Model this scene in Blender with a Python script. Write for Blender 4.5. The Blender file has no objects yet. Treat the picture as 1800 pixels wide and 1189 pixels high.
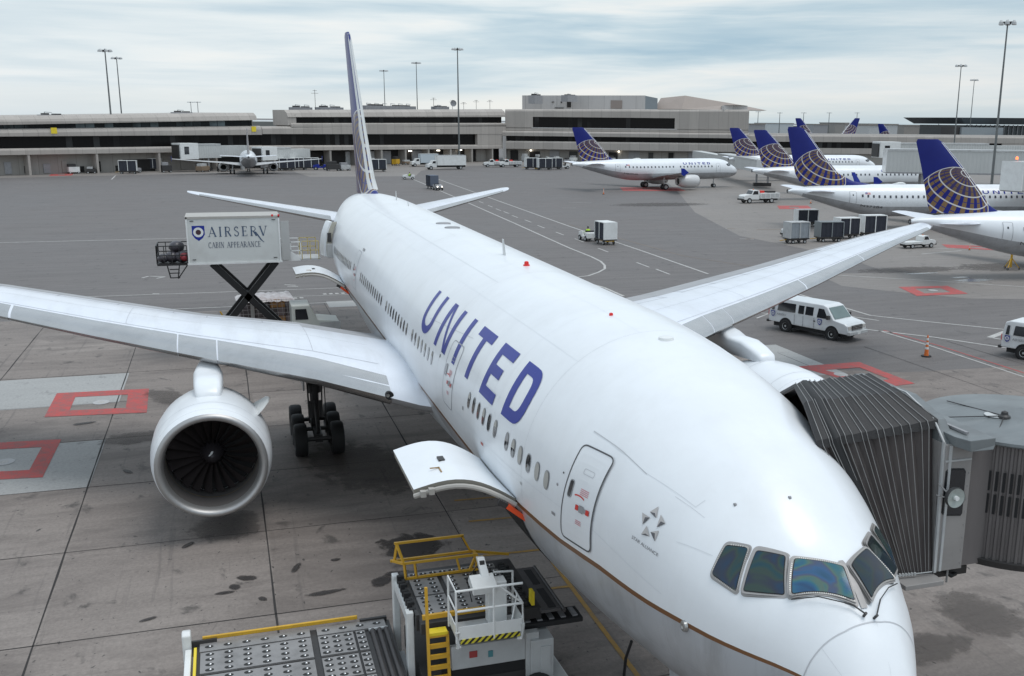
import bpy, bmesh, math, random
from mathutils import Vector, Matrix
random.seed(7)
R = math.radians
S = bpy.context.scene
COL = S.collection
PI = math.pi

# ------------------------------------------------------------------ camera
CAM = Vector((-10.02229, 8.43370, 12.96738))
FW = Vector((0.92031346, -0.31436486, -0.23280438)).normalized()
RT = Vector((-0.32099148, -0.94703054, 0.00988102)).normalized()
UP = RT.cross(FW).normalized()
FOC, PX, PY = 1825.69, 1023.04, 649.71
cd = bpy.data.cameras.new('camera')
cam = bpy.data.objects.new('camera', cd); COL.objects.link(cam)
cam.matrix_world = Matrix(((RT.x, UP.x, -FW.x, CAM.x), (RT.y, UP.y, -FW.y, CAM.y), (RT.z, UP.z, -FW.z, CAM.z), (0, 0, 0, 1)))
cd.sensor_width = 36; cd.lens = 36*FOC/1800
cd.shift_x = -(PX-900)/1800; cd.shift_y = (PY-594.5)/1800
cd.clip_start = .1; cd.clip_end = 20000
S.camera = cam

def ray(px, py):
    return (FW + RT*((px-PX)/FOC) - UP*((py-PY)/FOC)).normalized()
def G(px, py, z=0.):                 # where a sight line meets a level
    v = ray(px, py); return CAM + v*((z-CAM.z)/v.z)
def AX(px, py, ax, val):             # where it meets a plane x = val or y = val
    v = ray(px, py); return CAM + v*((val-CAM[ax])/v[ax])

# ------------------------------------------------------------------ world
SUN_EL, SUN_AZ = R(72), R(215)
W = bpy.data.worlds.new('World'); S.world = W; W.use_nodes = True
nt = W.node_tree; nt.nodes.clear()
def N(t, nt, **k):
    n = nt.nodes.new(t)
    for a, b in k.items(): setattr(n, a, b)
    return n
def mth(nt, op, a, b=None, c=None, clamp=False):
    n = nt.nodes.new('ShaderNodeMath'); n.operation = op; n.use_clamp = clamp
    for i, v in enumerate((a, b, c)):
        if v is None: continue
        if isinstance(v, (int, float)): n.inputs[i].default_value = v
        else: nt.links.new(v, n.inputs[i])
    return n.outputs[0]
def ramp(nt, fac, stops, interp='LINEAR'):
    n = nt.nodes.new('ShaderNodeValToRGB'); n.color_ramp.interpolation = interp
    e = n.color_ramp.elements
    while len(e) < len(stops): e.new(.5)
    for i, (p, c) in enumerate(stops):
        e[i].position = p; e[i].color = (c[0], c[1], c[2], 1) if not isinstance(c, (int, float)) else (c, c, c, 1)
    nt.links.new(fac, n.inputs[0]); return n.outputs[0]
def mixc(nt, fac, a, b, mode='MIX'):
    n = nt.nodes.new('ShaderNodeMix'); n.data_type = 'RGBA'; n.blend_type = mode
    for i, v in ((0, fac), (6, a), (7, b)):
        if isinstance(v, (int, float)): n.inputs[i].default_value = v
        elif isinstance(v, tuple): n.inputs[i].default_value = (*v[:3], 1)
        else: nt.links.new(v, n.inputs[i])
    return n.outputs[2]
def noise(nt, vec, scale, detail=4, rough=.55, dist=0):
    n = nt.nodes.new('ShaderNodeTexNoise'); n.inputs['Scale'].default_value = scale
    n.inputs['Detail'].default_value = detail; n.inputs['Roughness'].default_value = rough; n.inputs['Distortion'].default_value = dist
    if vec is not None: nt.links.new(vec, n.inputs['Vector'])
    return n.outputs[0]
sky = N('ShaderNodeTexSky', nt, sky_type='NISHITA', sun_disc=False)
sky.sun_elevation = SUN_EL; sky.sun_rotation = SUN_AZ; sky.air_density = 1.2; sky.dust_density = 2.5
tc = N('ShaderNodeTexCoord', nt); sp = N('ShaderNodeSeparateXYZ', nt)
nt.links.new(tc.outputs['Generated'], sp.inputs[0])
X_, Y_, Z_ = sp.outputs
el = mth(nt, 'ARCSINE', Z_); az = mth(nt, 'ARCTAN2', Y_, X_)
cb = N('ShaderNodeCombineXYZ', nt)
nt.links.new(mth(nt, 'MULTIPLY', az, 1.7), cb.inputs[0]); nt.links.new(mth(nt, 'MULTIPLY', mth(nt, 'ADD', el, mth(nt, 'MULTIPLY', az, .02)), 17), cb.inputs[1])
n1 = noise(nt, cb.outputs[0], 1.5, 6, .48, .5)
cb2 = N('ShaderNodeCombineXYZ', nt)
nt.links.new(mth(nt, 'MULTIPLY', az, 7), cb2.inputs[0]); nt.links.new(mth(nt, 'MULTIPLY', el, 90), cb2.inputs[1])
n2 = noise(nt, cb2.outputs[0], 1.0, 5, .6, .6)
n12 = mth(nt, 'ADD', mth(nt, 'MULTIPLY', n1, .82), mth(nt, 'MULTIPLY', n2, .18))
# cloud deck: pale cream where thin, blue grey where thick; greyer to the right (negative azimuth)
lowc = ramp(nt, n12, [(.38, (4.2, 5.9, 7.1)), (.46, (5.8, 7.2, 8.0)), (.54, (8.0, 8.8, 9.1)), (.62, (9.8, 9.8, 9.5))])
hor = ramp(nt, mth(nt, 'MULTIPLY', el, 11.46), [(0, .6), (.06, .9), (.16, 1.0), (.24, .8), (.32, .15), (.62, 0)])
lowc = mixc(nt, mth(nt, 'MULTIPLY', hor, .55), lowc, (8.8, 8.9, 8.4))
side = ramp(nt, mth(nt, 'MULTIPLY_ADD', az, -1.0, 0.0), [(.25, .0), (.85, .75)])
lowc = mixc(nt, side, lowc, mixc(nt, .5, lowc, (4.6, 5.6, 6.4)))
left = ramp(nt, mth(nt, 'MULTIPLY_ADD', az, 1.0, 0.5), [(.1, 0.), (.7, .5)])
lowc = mixc(nt, left, lowc, (9.0, 9.4, 9.6))
cb3 = N('ShaderNodeCombineXYZ', nt)
zz = mth(nt, 'ADD', Z_, .15)
nt.links.new(mth(nt, 'DIVIDE', X_, zz), cb3.inputs[0]); nt.links.new(mth(nt, 'DIVIDE', Y_, zz), cb3.inputs[1])
n3 = noise(nt, cb3.outputs[0], 1.3, 5, .5)
hic = ramp(nt, n3, [(.3, (5.5, 6.8, 8.1)), (.7, (8.8, 9.9, 10.8))])
up = ramp(nt, el, [(.13, 0.), (.35, 1.)])
deck = mixc(nt, up, lowc, hic)
allc = mixc(nt, .93, sky.outputs[0], deck)
bg = N('ShaderNodeBackground', nt); bg.inputs[1].default_value = .1
nt.links.new(allc, bg.inputs[0])
wo = N('ShaderNodeOutputWorld', nt); nt.links.new(bg.outputs[0], wo.inputs[0])
sl = bpy.data.lights.new('sun', 'SUN'); sl.energy = 1.5; sl.angle = R(30); sl.color = (1, .985, .96)
so = bpy.data.objects.new('sun', sl); COL.objects.link(so)
sd = Vector((math.cos(SUN_EL)*math.sin(SUN_AZ), math.cos(SUN_EL)*math.cos(SUN_AZ), math.sin(SUN_EL)))
so.rotation_euler = sd.to_track_quat('Z', 'Y').to_euler(); so.location = (0, 0, 60)
S.view_settings.view_transform = 'Standard'; S.view_settings.look = 'None'
S.view_settings.exposure = 0; S.view_settings.gamma = 1

# ------------------------------------------------------------------ materials
MATS = {}
def M(name, col=(.5, .5, .5), rough=.5, metal=0., var=.08, sc=2.5, bump=0., coat=0., emit=0., dirt=None, stretch=None, wave=0., streak=None, spec=.5):
    if name in MATS: return MATS[name]
    m = bpy.data.materials.new(name); m.use_nodes = True; t = m.node_tree
    b = t.nodes['Principled BSDF']; tc = t.nodes.new('ShaderNodeTexCoord'); vec = tc.outputs['Object']
    if stretch:
        mp = t.nodes.new('ShaderNodeMapping'); mp.inputs['Scale'].default_value = stretch
        t.links.new(vec, mp.inputs[0]); vec = mp.outputs[0]
    nz = noise(t, vec, sc, 5)
    c = mixc(t, nz, tuple(v*(1-var) for v in col), tuple(min(1, v*(1+var)) for v in col))
    if dirt:
        d = noise(t, vec, dirt[1], 6, .65)
        f = ramp(t, d, [(.45, 0.), (.75, dirt[2])]); c = mixc(t, f, c, dirt[0])
    if streak:
        mp2 = t.nodes.new('ShaderNodeMapping'); mp2.inputs['Scale'].default_value = streak[1]; t.links.new(tc.outputs['Object'], mp2.inputs[0])
        d = noise(t, mp2.outputs[0], 1.0, 7, .7); c = mixc(t, ramp(t, d, [(.48, 0.), (.72, streak[2])]), c, streak[0])
    t.links.new(c, b.inputs['Base Color']); b.inputs['Specular IOR Level'].default_value = spec
    b.inputs['Roughness'].default_value = rough; b.inputs['Metallic'].default_value = metal
    if wave:
        bp = t.nodes.new('ShaderNodeBump'); bp.inputs['Strength'].default_value = wave; bp.inputs['Distance'].default_value = .03
        t.links.new(noise(t, tc.outputs['Object'], 1.3, 3, .5), bp.inputs['Height']); t.links.new(bp.outputs[0], b.inputs['Normal'])
    b.inputs['Coat Weight'].default_value = coat; b.inputs['Coat Roughness'].default_value = .14 if coat < .55 else .06
    if emit:
        b.inputs['Emission Color'].default_value = (*col, 1); b.inputs['Emission Strength'].default_value = emit
    if bump:
        bp = t.nodes.new('ShaderNodeBump'); bp.inputs['Strength'].default_value = bump; bp.inputs['Distance'].default_value = .02
        t.links.new(noise(t, vec, sc*6, 4), bp.inputs['Height']); t.links.new(bp.outputs[0], b.inputs['Normal'])
    MATS[name] = m; return m
skin_w = M('aircraft_white', (.79, .815, .84), .36, 0, .035, .8, coat=.3, dirt=((.60, .61, .62), .35, .25), wave=.25, streak=((.55, .55, .54), (.9, .9, .12), .16))
skin_g = M('aircraft_grey', (.40, .41, .43), .34, 0, .07, .7, coat=.3, dirt=((.20, .20, .20), .6, .45), wave=.3, streak=((.18, .17, .16), (2.2, 2.2, .3), .4))
skin_f = M('fairing_grey', (.50, .52, .54), .35, 0, .07, .7, coat=.25, dirt=((.3, .3, .3), .5, .35))
gold = M('gold_stripe', (.17, .075, .028), .4, 0, .1, 3)
navy = M('navy_paint', (.014, .030, .27), .34, 0, .05, 2, coat=.0, spec=.3)
alu = M('polished_leading_edge', (.56, .55, .54), .26, .92, .06, 1.5, dirt=((.36, .35, .34), .7, .4))
wing_w = M('wing_white', (.72, .75, .81), .33, 0, .05, .6, coat=.3, dirt=((.50, .51, .53), .35, .35), streak=((.42, .42, .42), (.25, 1.6, 1), .3))
wing_g = M('wing_grey', (.34, .34, .35), .45, 0, .12, 1.2, dirt=((.2, .2, .2), .8, .5))
lipm = M('intake_lip_metal', (.40, .395, .39), .46, .75, .08, 1.2)
black = M('black_rubber', (.018, .018, .019), .7, 0, .2, 6, bump=.2)
dark = M('dark_metal', (.045, .043, .043), .5, .2, .2, 4)
darkint = M('dark_interior', (.012, .012, .013), .8)
glass = M('tinted_glass', (.012, .015, .02), .06, 0, .1, 2, coat=.6)
grey = M('grey_paint', (.30, .30, .31), .45, 0, .1, 2, dirt=((.16, .15, .15), 1.5, .4))
lgrey = M('light_grey_paint', (.48, .49, .49), .4, 0, .08, 2, dirt=((.25, .24, .23), 1.5, .4))
white = M('white_paint', (.74, .75, .74), .36, 0, .05, 2, coat=.2, dirt=((.45, .44, .42), 1.5, .35))
yellow = M('yellow_paint', (.62, .36, .025), .42, 0, .1, 3, dirt=((.25, .15, .03), 2, .4))
byellow = M('bright_yellow_paint', (.78, .60, .03), .4, 0, .08, 3)
orange = M('orange_paint', (.72, .17, .03), .45, 0, .1, 3)
red = M('red_paint', (.62, .035, .025), .4, 0, .08, 3)
steel = M('steel', (.42, .42, .41), .35, .8, .12, 5)
hiviz = M('hi_vis_fabric', (.45, .75, .05), .8, 0, .1, 8)
cloth = M('dark_cloth', (.03, .035, .05), .9, 0, .2, 8)
skinm = M('skin', (.45, .27, .19), .6)
lampw = M('lamp_lens', (1, .93, .8), .3, emit=6)
redlamp = M('red_lamp', (.6, .02, .02), .3, emit=.15)

# ------------------------------------------------------------------ mesh helpers
def tag(o, label=None, cat=None, group=None, kind=None):
    if label: o['label'] = label
    if cat: o['category'] = cat
    if group: o['group'] = group
    if kind: o['kind'] = kind
    return o
def thing(name, label, cat, loc=(0, 0, 0), rz=0., group=None):
    o = bpy.data.objects.new(name, None); COL.objects.link(o)
    o.location = loc; o.rotation_euler = (0, 0, rz); o.empty_display_size = .3
    return tag(o, label, cat, group)
class MB:
    def __init__(s): s.v = []; s.f = []; s.m = []; s.mi = 0
    def add(s, vs, fs, m=None):
        k = len(s.v); s.v += [tuple(v) for v in vs]
        for f in fs: s.f.append(tuple(i+k for i in f)); s.m.append(s.mi if m is None else m)
        return s
    def box(s, x0, x1, y0, y1, z0, z1, m=None):
        return s.add([(x, y, z) for z in (z0, z1) for y in (y0, y1) for x in (x0, x1)],
                     [(0, 2, 3, 1), (4, 5, 7, 6), (0, 1, 5, 4), (2, 6, 7, 3), (0, 4, 6, 2), (1, 3, 7, 5)], m)
    def bar(s, a, b, w, h=None, m=None):        # rectangular bar between two points
        a, b = Vector(a), Vector(b); h = h or w; d = (b-a)
        if d.length < 1e-6: return s
        d.normalize(); u = d.cross(Vector((0, 0, 1)))
        if u.length < .01: u = Vector((1, 0, 0))
        u.normalize(); v = d.cross(u)
        P = [p + u*(w/2*i) + v*(h/2*j) for p in (a, b) for i, j in ((-1, -1), (1, -1), (1, 1), (-1, 1))]
        return s.add(P, [(3, 2, 1, 0), (4, 5, 6, 7), (0, 1, 5, 4), (1, 2, 6, 5), (2, 3, 7, 6), (3, 0, 4, 7)], m)
    def rings(s, rs, closed=True, caps=True, m=None):
        n = len(rs[0]); vs = [p for r in rs for p in r]; fs = []
        for i in range(len(rs)-1):
            for j in range(n if closed else n-1):
                a = i*n+j; b = i*n+(j+1) % n; fs.append((a, b, b+n, a+n))
        if caps and closed: fs += [tuple(range(n-1, -1, -1)), tuple((len(rs)-1)*n+j for j in range(n))]
        return s.add(vs, fs, m)
    def tube(s, pts, r, n=8, m=None, r2=None):
        pts = [Vector(p) for p in pts]; rs = []
        for i, p in enumerate(pts):
            d = (pts[min(i+1, len(pts)-1)] - pts[max(i-1, 0)]).normalized()
            u = d.cross(Vector((0, 0, 1)));
            if u.length < .05: u = d.cross(Vector((1, 0, 0)))
            u.normalize(); v = d.cross(u)
            rr = r if r2 is None else r + (r2-r)*i/(len(pts)-1)
            rs.append([p + u*rr*math.cos(2*PI*k/n) + v*rr*math.sin(2*PI*k/n) for k in range(n)])
        return s.rings(rs, m=m)
    def lathe(s, prof, c, axis='x', n=24, m=None, caps=False):
        rs = []
        for a, r in prof:
            ring = []
            for k in range(n):
                p, q = r*math.cos(2*PI*k/n), r*math.sin(2*PI*k/n)
                ring.append({'x': (c[0]+a, c[1]+p, c[2]+q), 'y': (c[0]+q, c[1]+a, c[2]+p), 'z': (c[0]+p, c[1]+q, c[2]+a)}[axis])
            rs.append(ring)
        return s.rings(rs, caps=caps, m=m)
    def prism(s, poly, a, b, axis='y', m=None):  # polygon in the other two axes, extruded along axis
        f = {'y': lambda u, v, w: (u, w, v), 'x': lambda u, v, w: (w, u, v), 'z': lambda u, v, w: (u, v, w)}[axis]
        return s.rings([[f(u, v, a) for u, v in poly], [f(u, v, b) for u, v in poly]], m=m)
    def build(s, name, mats, parent=None, smooth=False, loc=None, rz=0., bevel=0., fix=True):
        me = bpy.data.meshes.new(name); me.from_pydata(s.v, [], s.f); me.validate()
        if not isinstance(mats, (list, tuple)): mats = [mats]
        for q in mats: me.materials.append(q)
        if len(mats) > 1 and len(me.polygons) == len(s.m): me.polygons.foreach_set('material_index', s.m)
        if fix:
            bm = bmesh.new(); bm.from_mesh(me)
            bmesh.ops.recalc_face_normals(bm, faces=bm.faces); bm.to_mesh(me); bm.free()
        if smooth:
            me.polygons.foreach_set('use_smooth', [True]*len(me.polygons))
            if smooth != 'all': me.set_sharp_from_angle(angle=R(35))
        o = bpy.data.objects.new(name, me); COL.objects.link(o)
        if parent: o.parent = parent
        if loc is not None: o.location = loc
        if rz: o.rotation_euler = (0, 0, rz)
        if bevel:
            b = o.modifiers.new('bevel', 'BEVEL'); b.width = bevel; b.segments = 2; b.limit_method = 'ANGLE'
        return o
def copy_tree(o, parent=None):
    c = o.copy(); COL.objects.link(c); c.parent = parent
    for ch in o.children: copy_tree(ch, c)
    return c
def place(o, loc, rz=0., label=None, group=None):
    o.location = loc; o.rotation_euler = (0, 0, rz); return tag(o, label, None, group)
def text_mesh(txt, size, mat, name, parent=None, mw=None, extrude=.004, sx=1.):
    cu = bpy.data.curves.new(name, 'FONT'); cu.body = txt; cu.size = size; cu.extrude = extrude; cu.align_x = 'CENTER'; cu.align_y = 'CENTER'
    t = bpy.data.objects.new(name+'_tmp', cu); COL.objects.link(t)
    me = bpy.data.meshes.new_from_object(t.evaluated_get(bpy.context.evaluated_depsgraph_get()))
    bpy.data.objects.remove(t); me.materials.clear(); me.materials.append(mat)
    me.transform(Matrix.Diagonal((sx, 1, 1, 1)))
    if mw: me.transform(mw)
    o = bpy.data.objects.new(name, me); COL.objects.link(o)
    if parent: o.parent = parent
    return o
def frame(o, xd, yd):                   # matrix with local x along xd, y along yd, at o
    xd, yd = Vector(xd).normalized(), Vector(yd).normalized(); z = xd.cross(yd)
    return Matrix(((xd.x, yd.x, z.x, o[0]), (xd.y, yd.y, z.y, o[1]), (xd.z, yd.z, z.z, o[2]), (0, 0, 0, 1)))
# ------------------------------------------------------------------ ground
def ground_mat(name, c1, c2, stain, streak, rough=.8, warm=None):
    m = bpy.data.materials.new(name); m.use_nodes = True; t = m.node_tree; b = t.nodes['Principled BSDF']
    ge = t.nodes.new('ShaderNodeNewGeometry'); pos = ge.outputs['Position']
    def mp(s, r=0):
        n = t.nodes.new('ShaderNodeMapping'); n.inputs['Scale'].default_value = s; n.inputs['Rotation'].default_value = (0, 0, r)
        t.links.new(pos, n.inputs[0]); return n.outputs[0]
    big = noise(t, mp((.05, .05, .05)), 1.3, 5, .6)
    c = mixc(t, ramp(t, big, [(.32, 0.), (.68, 1.)]), c1, c2)
    st = noise(t, mp((.35, .03, 1), .15), 3.2, 6, .65, .3)       # long streaks across the apron
    c = mixc(t, ramp(t, st, [(.42, 0.), (.7, streak)]), c, tuple(v*.55 for v in c1))
    st2 = noise(t, mp((.9, .12, 1), -.1), 2.0, 6, .7)
    c = mixc(t, ramp(t, st2, [(.5, 0.), (.8, streak*.8)]), c, tuple(min(1, v*1.5) for v in c2))
    fine = noise(t, mp((1, 1, 1)), 9, 6, .7)
    c = mixc(t, .28, c, ramp(t, fine, [(.3, tuple(v*.55 for v in c1)), (.7, tuple(v*1.5 for v in c2))]))
    sp = noise(t, mp((.8, 1.1, 1)), .95, 6, .62, .4)
    c = mixc(t, ramp(t, sp, [(.60, 0.), (.70, stain)]), c, (.035, .032, .03))
    sp2 = noise(t, mp((2.4, 3.4, 1)), 1.6, 3, .5, .5)
    c = mixc(t, ramp(t, sp2, [(.685, 0.), (.72, stain*1.2)]), c, (.03, .028, .027))
    if warm:
        sx = t.nodes.new('ShaderNodeSeparateXYZ'); t.links.new(pos, sx.inputs[0]); cb = t.nodes.new('ShaderNodeCombineXYZ')
        t.links.new(mth(t, 'FLOOR', mth(t, 'DIVIDE', mth(t, 'SUBTRACT', sx.outputs[0], 4.6), 6.08)), cb.inputs[0]); t.links.new(mth(t, 'FLOOR', mth(t, 'DIVIDE', mth(t, 'SUBTRACT', sx.outputs[1], 1.95), 5.87)), cb.inputs[1])
        wn = t.nodes.new('ShaderNodeTexWhiteNoise'); wn.noise_dimensions = '2D'; t.links.new(cb.outputs[0], wn.inputs['Vector'])
        c = mixc(t, .85, c, mixc(t, wn.outputs[0], (.80, .78, .77), (1.12, 1.12, 1.12)), 'MULTIPLY')
        sm = noise(t, mp((.5, .16, 1), .05), 1.1, 7, .72, .5)
        c = mixc(t, ramp(t, sm, [(.46, 0.), (.64, .55)]), c, (.10, .083, .075))
        ty = noise(t, mp((.06, 1.6, 1), .35), 1.6, 5, .6, .2); c = mixc(t, ramp(t, ty, [(.60, 0.), (.68, .4)]), c, (.085, .075, .07))
    t.links.new(c, b.inputs['Base Color'])
    t.links.new(ramp(t, big, [(.3, rough-.2), (.7, rough)]), b.inputs['Roughness'])
    bp = t.nodes.new('ShaderNodeBump'); bp.inputs['Strength'].default_value = .35; bp.inputs['Distance'].default_value = .015
    t.links.new(noise(t, mp((1, 1, 1)), 26, 5, .7), bp.inputs['Height']); t.links.new(bp.outputs[0], b.inputs['Normal'])
    return m
asph = ground_mat('asphalt', (.118, .107, .103), (.152, .139, .134), .5, .55)
conc = ground_mat('apron_concrete', (.184, .156, .140), (.262, .230, .208), .75, .45, warm=True)
conc2 = ground_mat('far_concrete', (.185, .166, .152), (.235, .214, .198), .5, .4)
pale = ground_mat('pale_slab_concrete', (.30, .30, .295), (.37, .37, .36), .35, .2)
def paint_mat(name, col, wear=.5):
    m = bpy.data.materials.new(name); m.use_nodes = True; t = m.node_tree; b = t.nodes['Principled BSDF']
    ge = t.nodes.new('ShaderNodeNewGeometry')
    n1 = noise(t, ge.outputs['Position'], 2.2, 7, .7); n2 = noise(t, ge.outputs['Position'], 14, 4, .7)
    f = ramp(t, mth(t, 'ADD', mth(t, 'MULTIPLY', n1, .6), mth(t, 'MULTIPLY', n2, .4)), [(.42, 0.), (.66, wear)])
    t.links.new(mixc(t, f, col, (.13, .12, .115)), b.inputs['Base Color']); b.inputs['Roughness'].default_value = .75
    return m
p_white = paint_mat('line_paint_white', (.50, .49, .47), .6); p_red = paint_mat('line_paint_red', (.48, .07, .065), .85)
p_yel = paint_mat('line_paint_yellow', (.40, .23, .045), .7); p_tan = paint_mat('line_paint_tan', (.25, .19, .14), .7)
jointm = M('joint_filler', (.03, .027, .026), .9); cover = M('cover_plate', (.42, .42, .42), .6, 0, .15, 8)
oil = M('oil_stain', (.022, .019, .018), .35, 0, .3, 2)
def sheet(name, pts, z, mat, kind='structure'):
    mb = MB(); mb.add([(p[0], p[1], z) for p in pts], [tuple(range(len(pts)))])
    o = mb.build(name, mat); tag(o, kind=kind); return o
sheet('ground', [(-4000, -9000), (15000, -9000), (15000, 9000), (-4000, 9000)], 0, asph)
sheet('concrete_apron', [G(*q)[:2] for q in ((-500, 590), (0, 566), (640, 533), (1100, 577), (1335, 612), (1368, 611), (1452, 650), (1590, 655), (1800, 643), (2300, 640))] + [(5, -30), (-30, -30), (-30, 50), (10, 60)], .004, conc)
sheet('far_apron', [G(*q)[:2] for q in ((1150, 300), (1192, 338), (1222, 374), (1300, 415), (1485, 452), (1560, 480), (1435, 482), (1480, 503), (1560, 512), (1700, 525), (1850, 527))] + [(40, -70), (60, -200), (260, -220)], .004, conc2)
sheet('terminal_apron', [(200, 140), (238, 60), (262, -8), (236, -10), (236, -34), (262, -40), (290, -60), (300, -110), (340, -120), (300, 140)], .004, conc2)
mb = MB()                                  # pale replacement slabs around the hydrant pits
for x0, x1, y0, y1 in ((41.1, 47.1, 13.75, 30), (29.0, 35.0, 13.75, 30), (64, 66.5, -4.2, 2), (36.4, 44, -22.3, -19.6)):
    mb.add([(x0, y0, .008), (x1, y0, .008), (x1, y1, .008), (x0, y1, .008)], [(0, 1, 2, 3)])
tag(mb.build('pale_slabs', pale), kind='structure')
mb = MB()
def jl(x0, y0, x1, y1, w=.05):
    n = max(2, int(math.hypot(x1-x0, y1-y0)/2.0)); d = Vector((x1-x0, y1-y0)).normalized(); nn = Vector((-d.y, d.x)); P = []
    for i in range(n+1):
        t = i/n; ww = w*random.uniform(.5, 1.3)/2; c = Vector((x0+(x1-x0)*t, y0+(y1-y0)*t)) + nn*random.uniform(-.008, .008)
        P += [(*(c-nn*ww), .011), (*(c+nn*ww), .011)]
    mb.add(P, [(2*i, 2*i+1, 2*i+3, 2*i+2) for i in range(n)])
for k in range(-1, 6): jl(3, 1.95+5.87*k, 66, 1.95+5.87*k + .25, .055)
for k in range(8): jl(4.6+6.08*k, -4, 4.6+6.08*k+.2, 40, .035)
for k in range(-9, -1): jl(25, 1.95+5.87*k, 42, 1.95+5.87*k + .25, .04)
tag(mb.build('pavement_joints', jointm), kind='structure')
def line(mb, pts, w, z=.012, m=0):
    pts = [Vector(p[:2]) for p in pts]
    L, Rr = [], []
    for i, p in enumerate(pts):
        d = (pts[min(i+1, len(pts)-1)]-pts[max(i-1, 0)]).normalized(); nn = Vector((-d.y, d.x))*w/2
        L.append((*(p+nn), z)); Rr.append((*(p-nn), z))
    for i in range(len(pts)-1): mb.add([L[i], L[i+1], Rr[i+1], Rr[i]], [(0, 1, 2, 3)], m)
mb = MB()
line(mb, [(112.2, 60), (112, 12.0)], .28)
line(mb, [(73.5, 45), (73.3, 20), (72.8, 6), (72.6, -3)], .16)
line(mb, [(66.35, 30), (66.2, 20), (66.05, 1.0), (66, -2)], .18); line(mb, [(69.5, 6.0), (69.2, -.5)], .12)
P = [G(*q) for q in ((725, 315), (800, 347), (900, 391), (1000, 436), (1040, 452), (1056, 460), (1063, 467), (1063, 473), (1052, 479), (1035, 485), (1012, 488))]
line(mb, P, .22)
line(mb, [G(*q) for q in ((755, 310), (880, 355), (1000, 398), (1130, 442), (1245, 482))], .22)
line(mb, [G(*q) for q in ((1395, 515), (1530, 555), (1640, 567), (1770, 580))], .2)
line(mb, [G(*q) for q in ((1740, 594), (1774, 581))], .42)
line(mb, [G(*q) for q in ((1740, 594), (1800, 603))], .18)
line(mb, [G(*q) for q in ((1490, 556), (1545, 564))], .18)
line(mb, [G(*q) for q in ((1500, 577), (1640, 593), (1800, 617))], .2)
line(mb, [G(*q) for q in ((1330, 560), (1350, 552), (1300, 545))], .15)
line(mb, [G(*q) for q in ((1545, 582), (1640, 610), (1800, 663))], .14, m=0); line(mb, [G(*q) for q in ((1553, 581), (1650, 608), (1812, 660))], .12, m=1)
line(mb, [G(*q) for q in ((1470, 484), (1640, 494), (1850, 508))], .18)
line(mb, [G(*q) for q in ((1044, 501), (1062, 506), (1096, 521))], .25)
line(mb, [G(*q) for q in ((1000, 395), (1200, 450), (1300, 466), (1480, 484))], .12, m=2)
for a in ((828, 348), (846, 356), (862, 363), (876, 369), (890, 374), (905, 381), (928, 389), (951, 399), (984, 411), (1018, 423), (1060, 440), (1130, 466), (1165, 478)):
    p = G(*a); line(mb, [(p.x+1.7, p.y-.05), (p.x-1.7, p.y+.05)], .18)
for q in (((235, 305), (246, 298)), ((196, 316), (203, 309)), ((1300, 420), (1325, 421)), ((1275, 402), (1291, 402)), ((988, 366), (1012, 366)), ((1620, 447), (1690, 441)), ((1640, 437), (1760, 436)), ((580, 303), (590, 304)), ((640, 300), (648, 297)), ((280, 517), (268, 517)), ((500, 501), (520, 502)), ((505, 504), (524, 504)), ((1000, 356), (1040, 357)), ((262, 486), (290, 487)), ((250, 489), (262, 486)), ((290, 487), (275, 490)), ((0, 426), (0, 426))):
    if q[0] != q[1]: line(mb, [G(*q[0]), G(*q[1])], .22, m=0)
for q in (((1310, 421), (1326, 420)), ((1278, 402), (1292, 402)), ((1330, 404), (1375, 404))): line(mb, [G(*q[0]), G(*q[1])], .3, .016, m=2)
for x, w, y0, n in ((70.2, .5, 1.8, 5), (68.9, .45, 5.4, 5)):          # stencilled letters, worn beyond reading
    for k in range(n): line(mb, [(x, y0-k*.45), (x-.5, y0-k*.45-.05)], .26)
tag(mb.build('road_markings', [p_white, p_red, p_tan]), kind='structure')
mb = MB()                                   # yellow lead-in line and nose-wheel stop bars
line(mb, [(3, -.2), (40, -.2)], .13)
for x, y1 in ((25.3, 1.5), (23.8, 1.55), (21.75, 1.5), (18.9, 1.95), (16.15, 1.5)): line(mb, [(x, y1), (x-.1, -.25)], .13, .016)
tag(mb.build('stand_markings', p_yel), kind='structure')
mb = MB()
def redsq(c, s, w, z=.018, q=None):
    if q is None: q = [(c[0]-s, c[1]-s), (c[0]+s, c[1]-s), (c[0]+s, c[1]+s), (c[0]-s, c[1]+s)]
    q = [Vector(p[:2]) for p in q]; ce = sum(q, Vector((0, 0)))/4; inn = [ce+(p-ce)*w for p in q]
    for i in range(4):
        j = (i+1) % 4; mb.add([(*q[i], z), (*q[j], z), (*inn[j], z), (*inn[i], z)], [(0, 1, 2, 3)], 0)
redsq(0, 0, .56, q=[G(*a) for a in ((78, 734), (258, 726), (262, 684), (100, 692))])
redsq(0, 0, .60, q=[G(*a) for a in ((-75, 848), (75, 840), (108, 773), (-40, 781))])
redsq(0, 0, .55, q=[G(*a) for a in ((1400, 645), (1510, 637), (1608, 675), (1540, 683))])
redsq(0, 0, .52, q=[G(*a) for a in ((1579, 505), (1665, 503), (1702, 517), (1612, 521))])
for a in (((90, 306), (130, 305), (126, 309), (86, 310)), ((1090, 330), (1190, 330), (1205, 336), (1095, 336)), ((1366, 362), (1420, 362), (1428, 368), (1370, 368)), ((1655, 430), (1790, 436), (1800, 443), (1665, 436))):
    redsq(0, 0, .3, q=[G(*b) for b in a])
def disc(c, rx, ry, z, m, n=20, jit=0):
    mb.add([(c[0]+rx*(1+random.uniform(-jit, jit))*math.cos(2*PI*k/n), c[1]+ry*(1+random.uniform(-jit, jit))*math.sin(2*PI*k/n), z) for k in range(n)], [tuple(range(n))], m)
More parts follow.
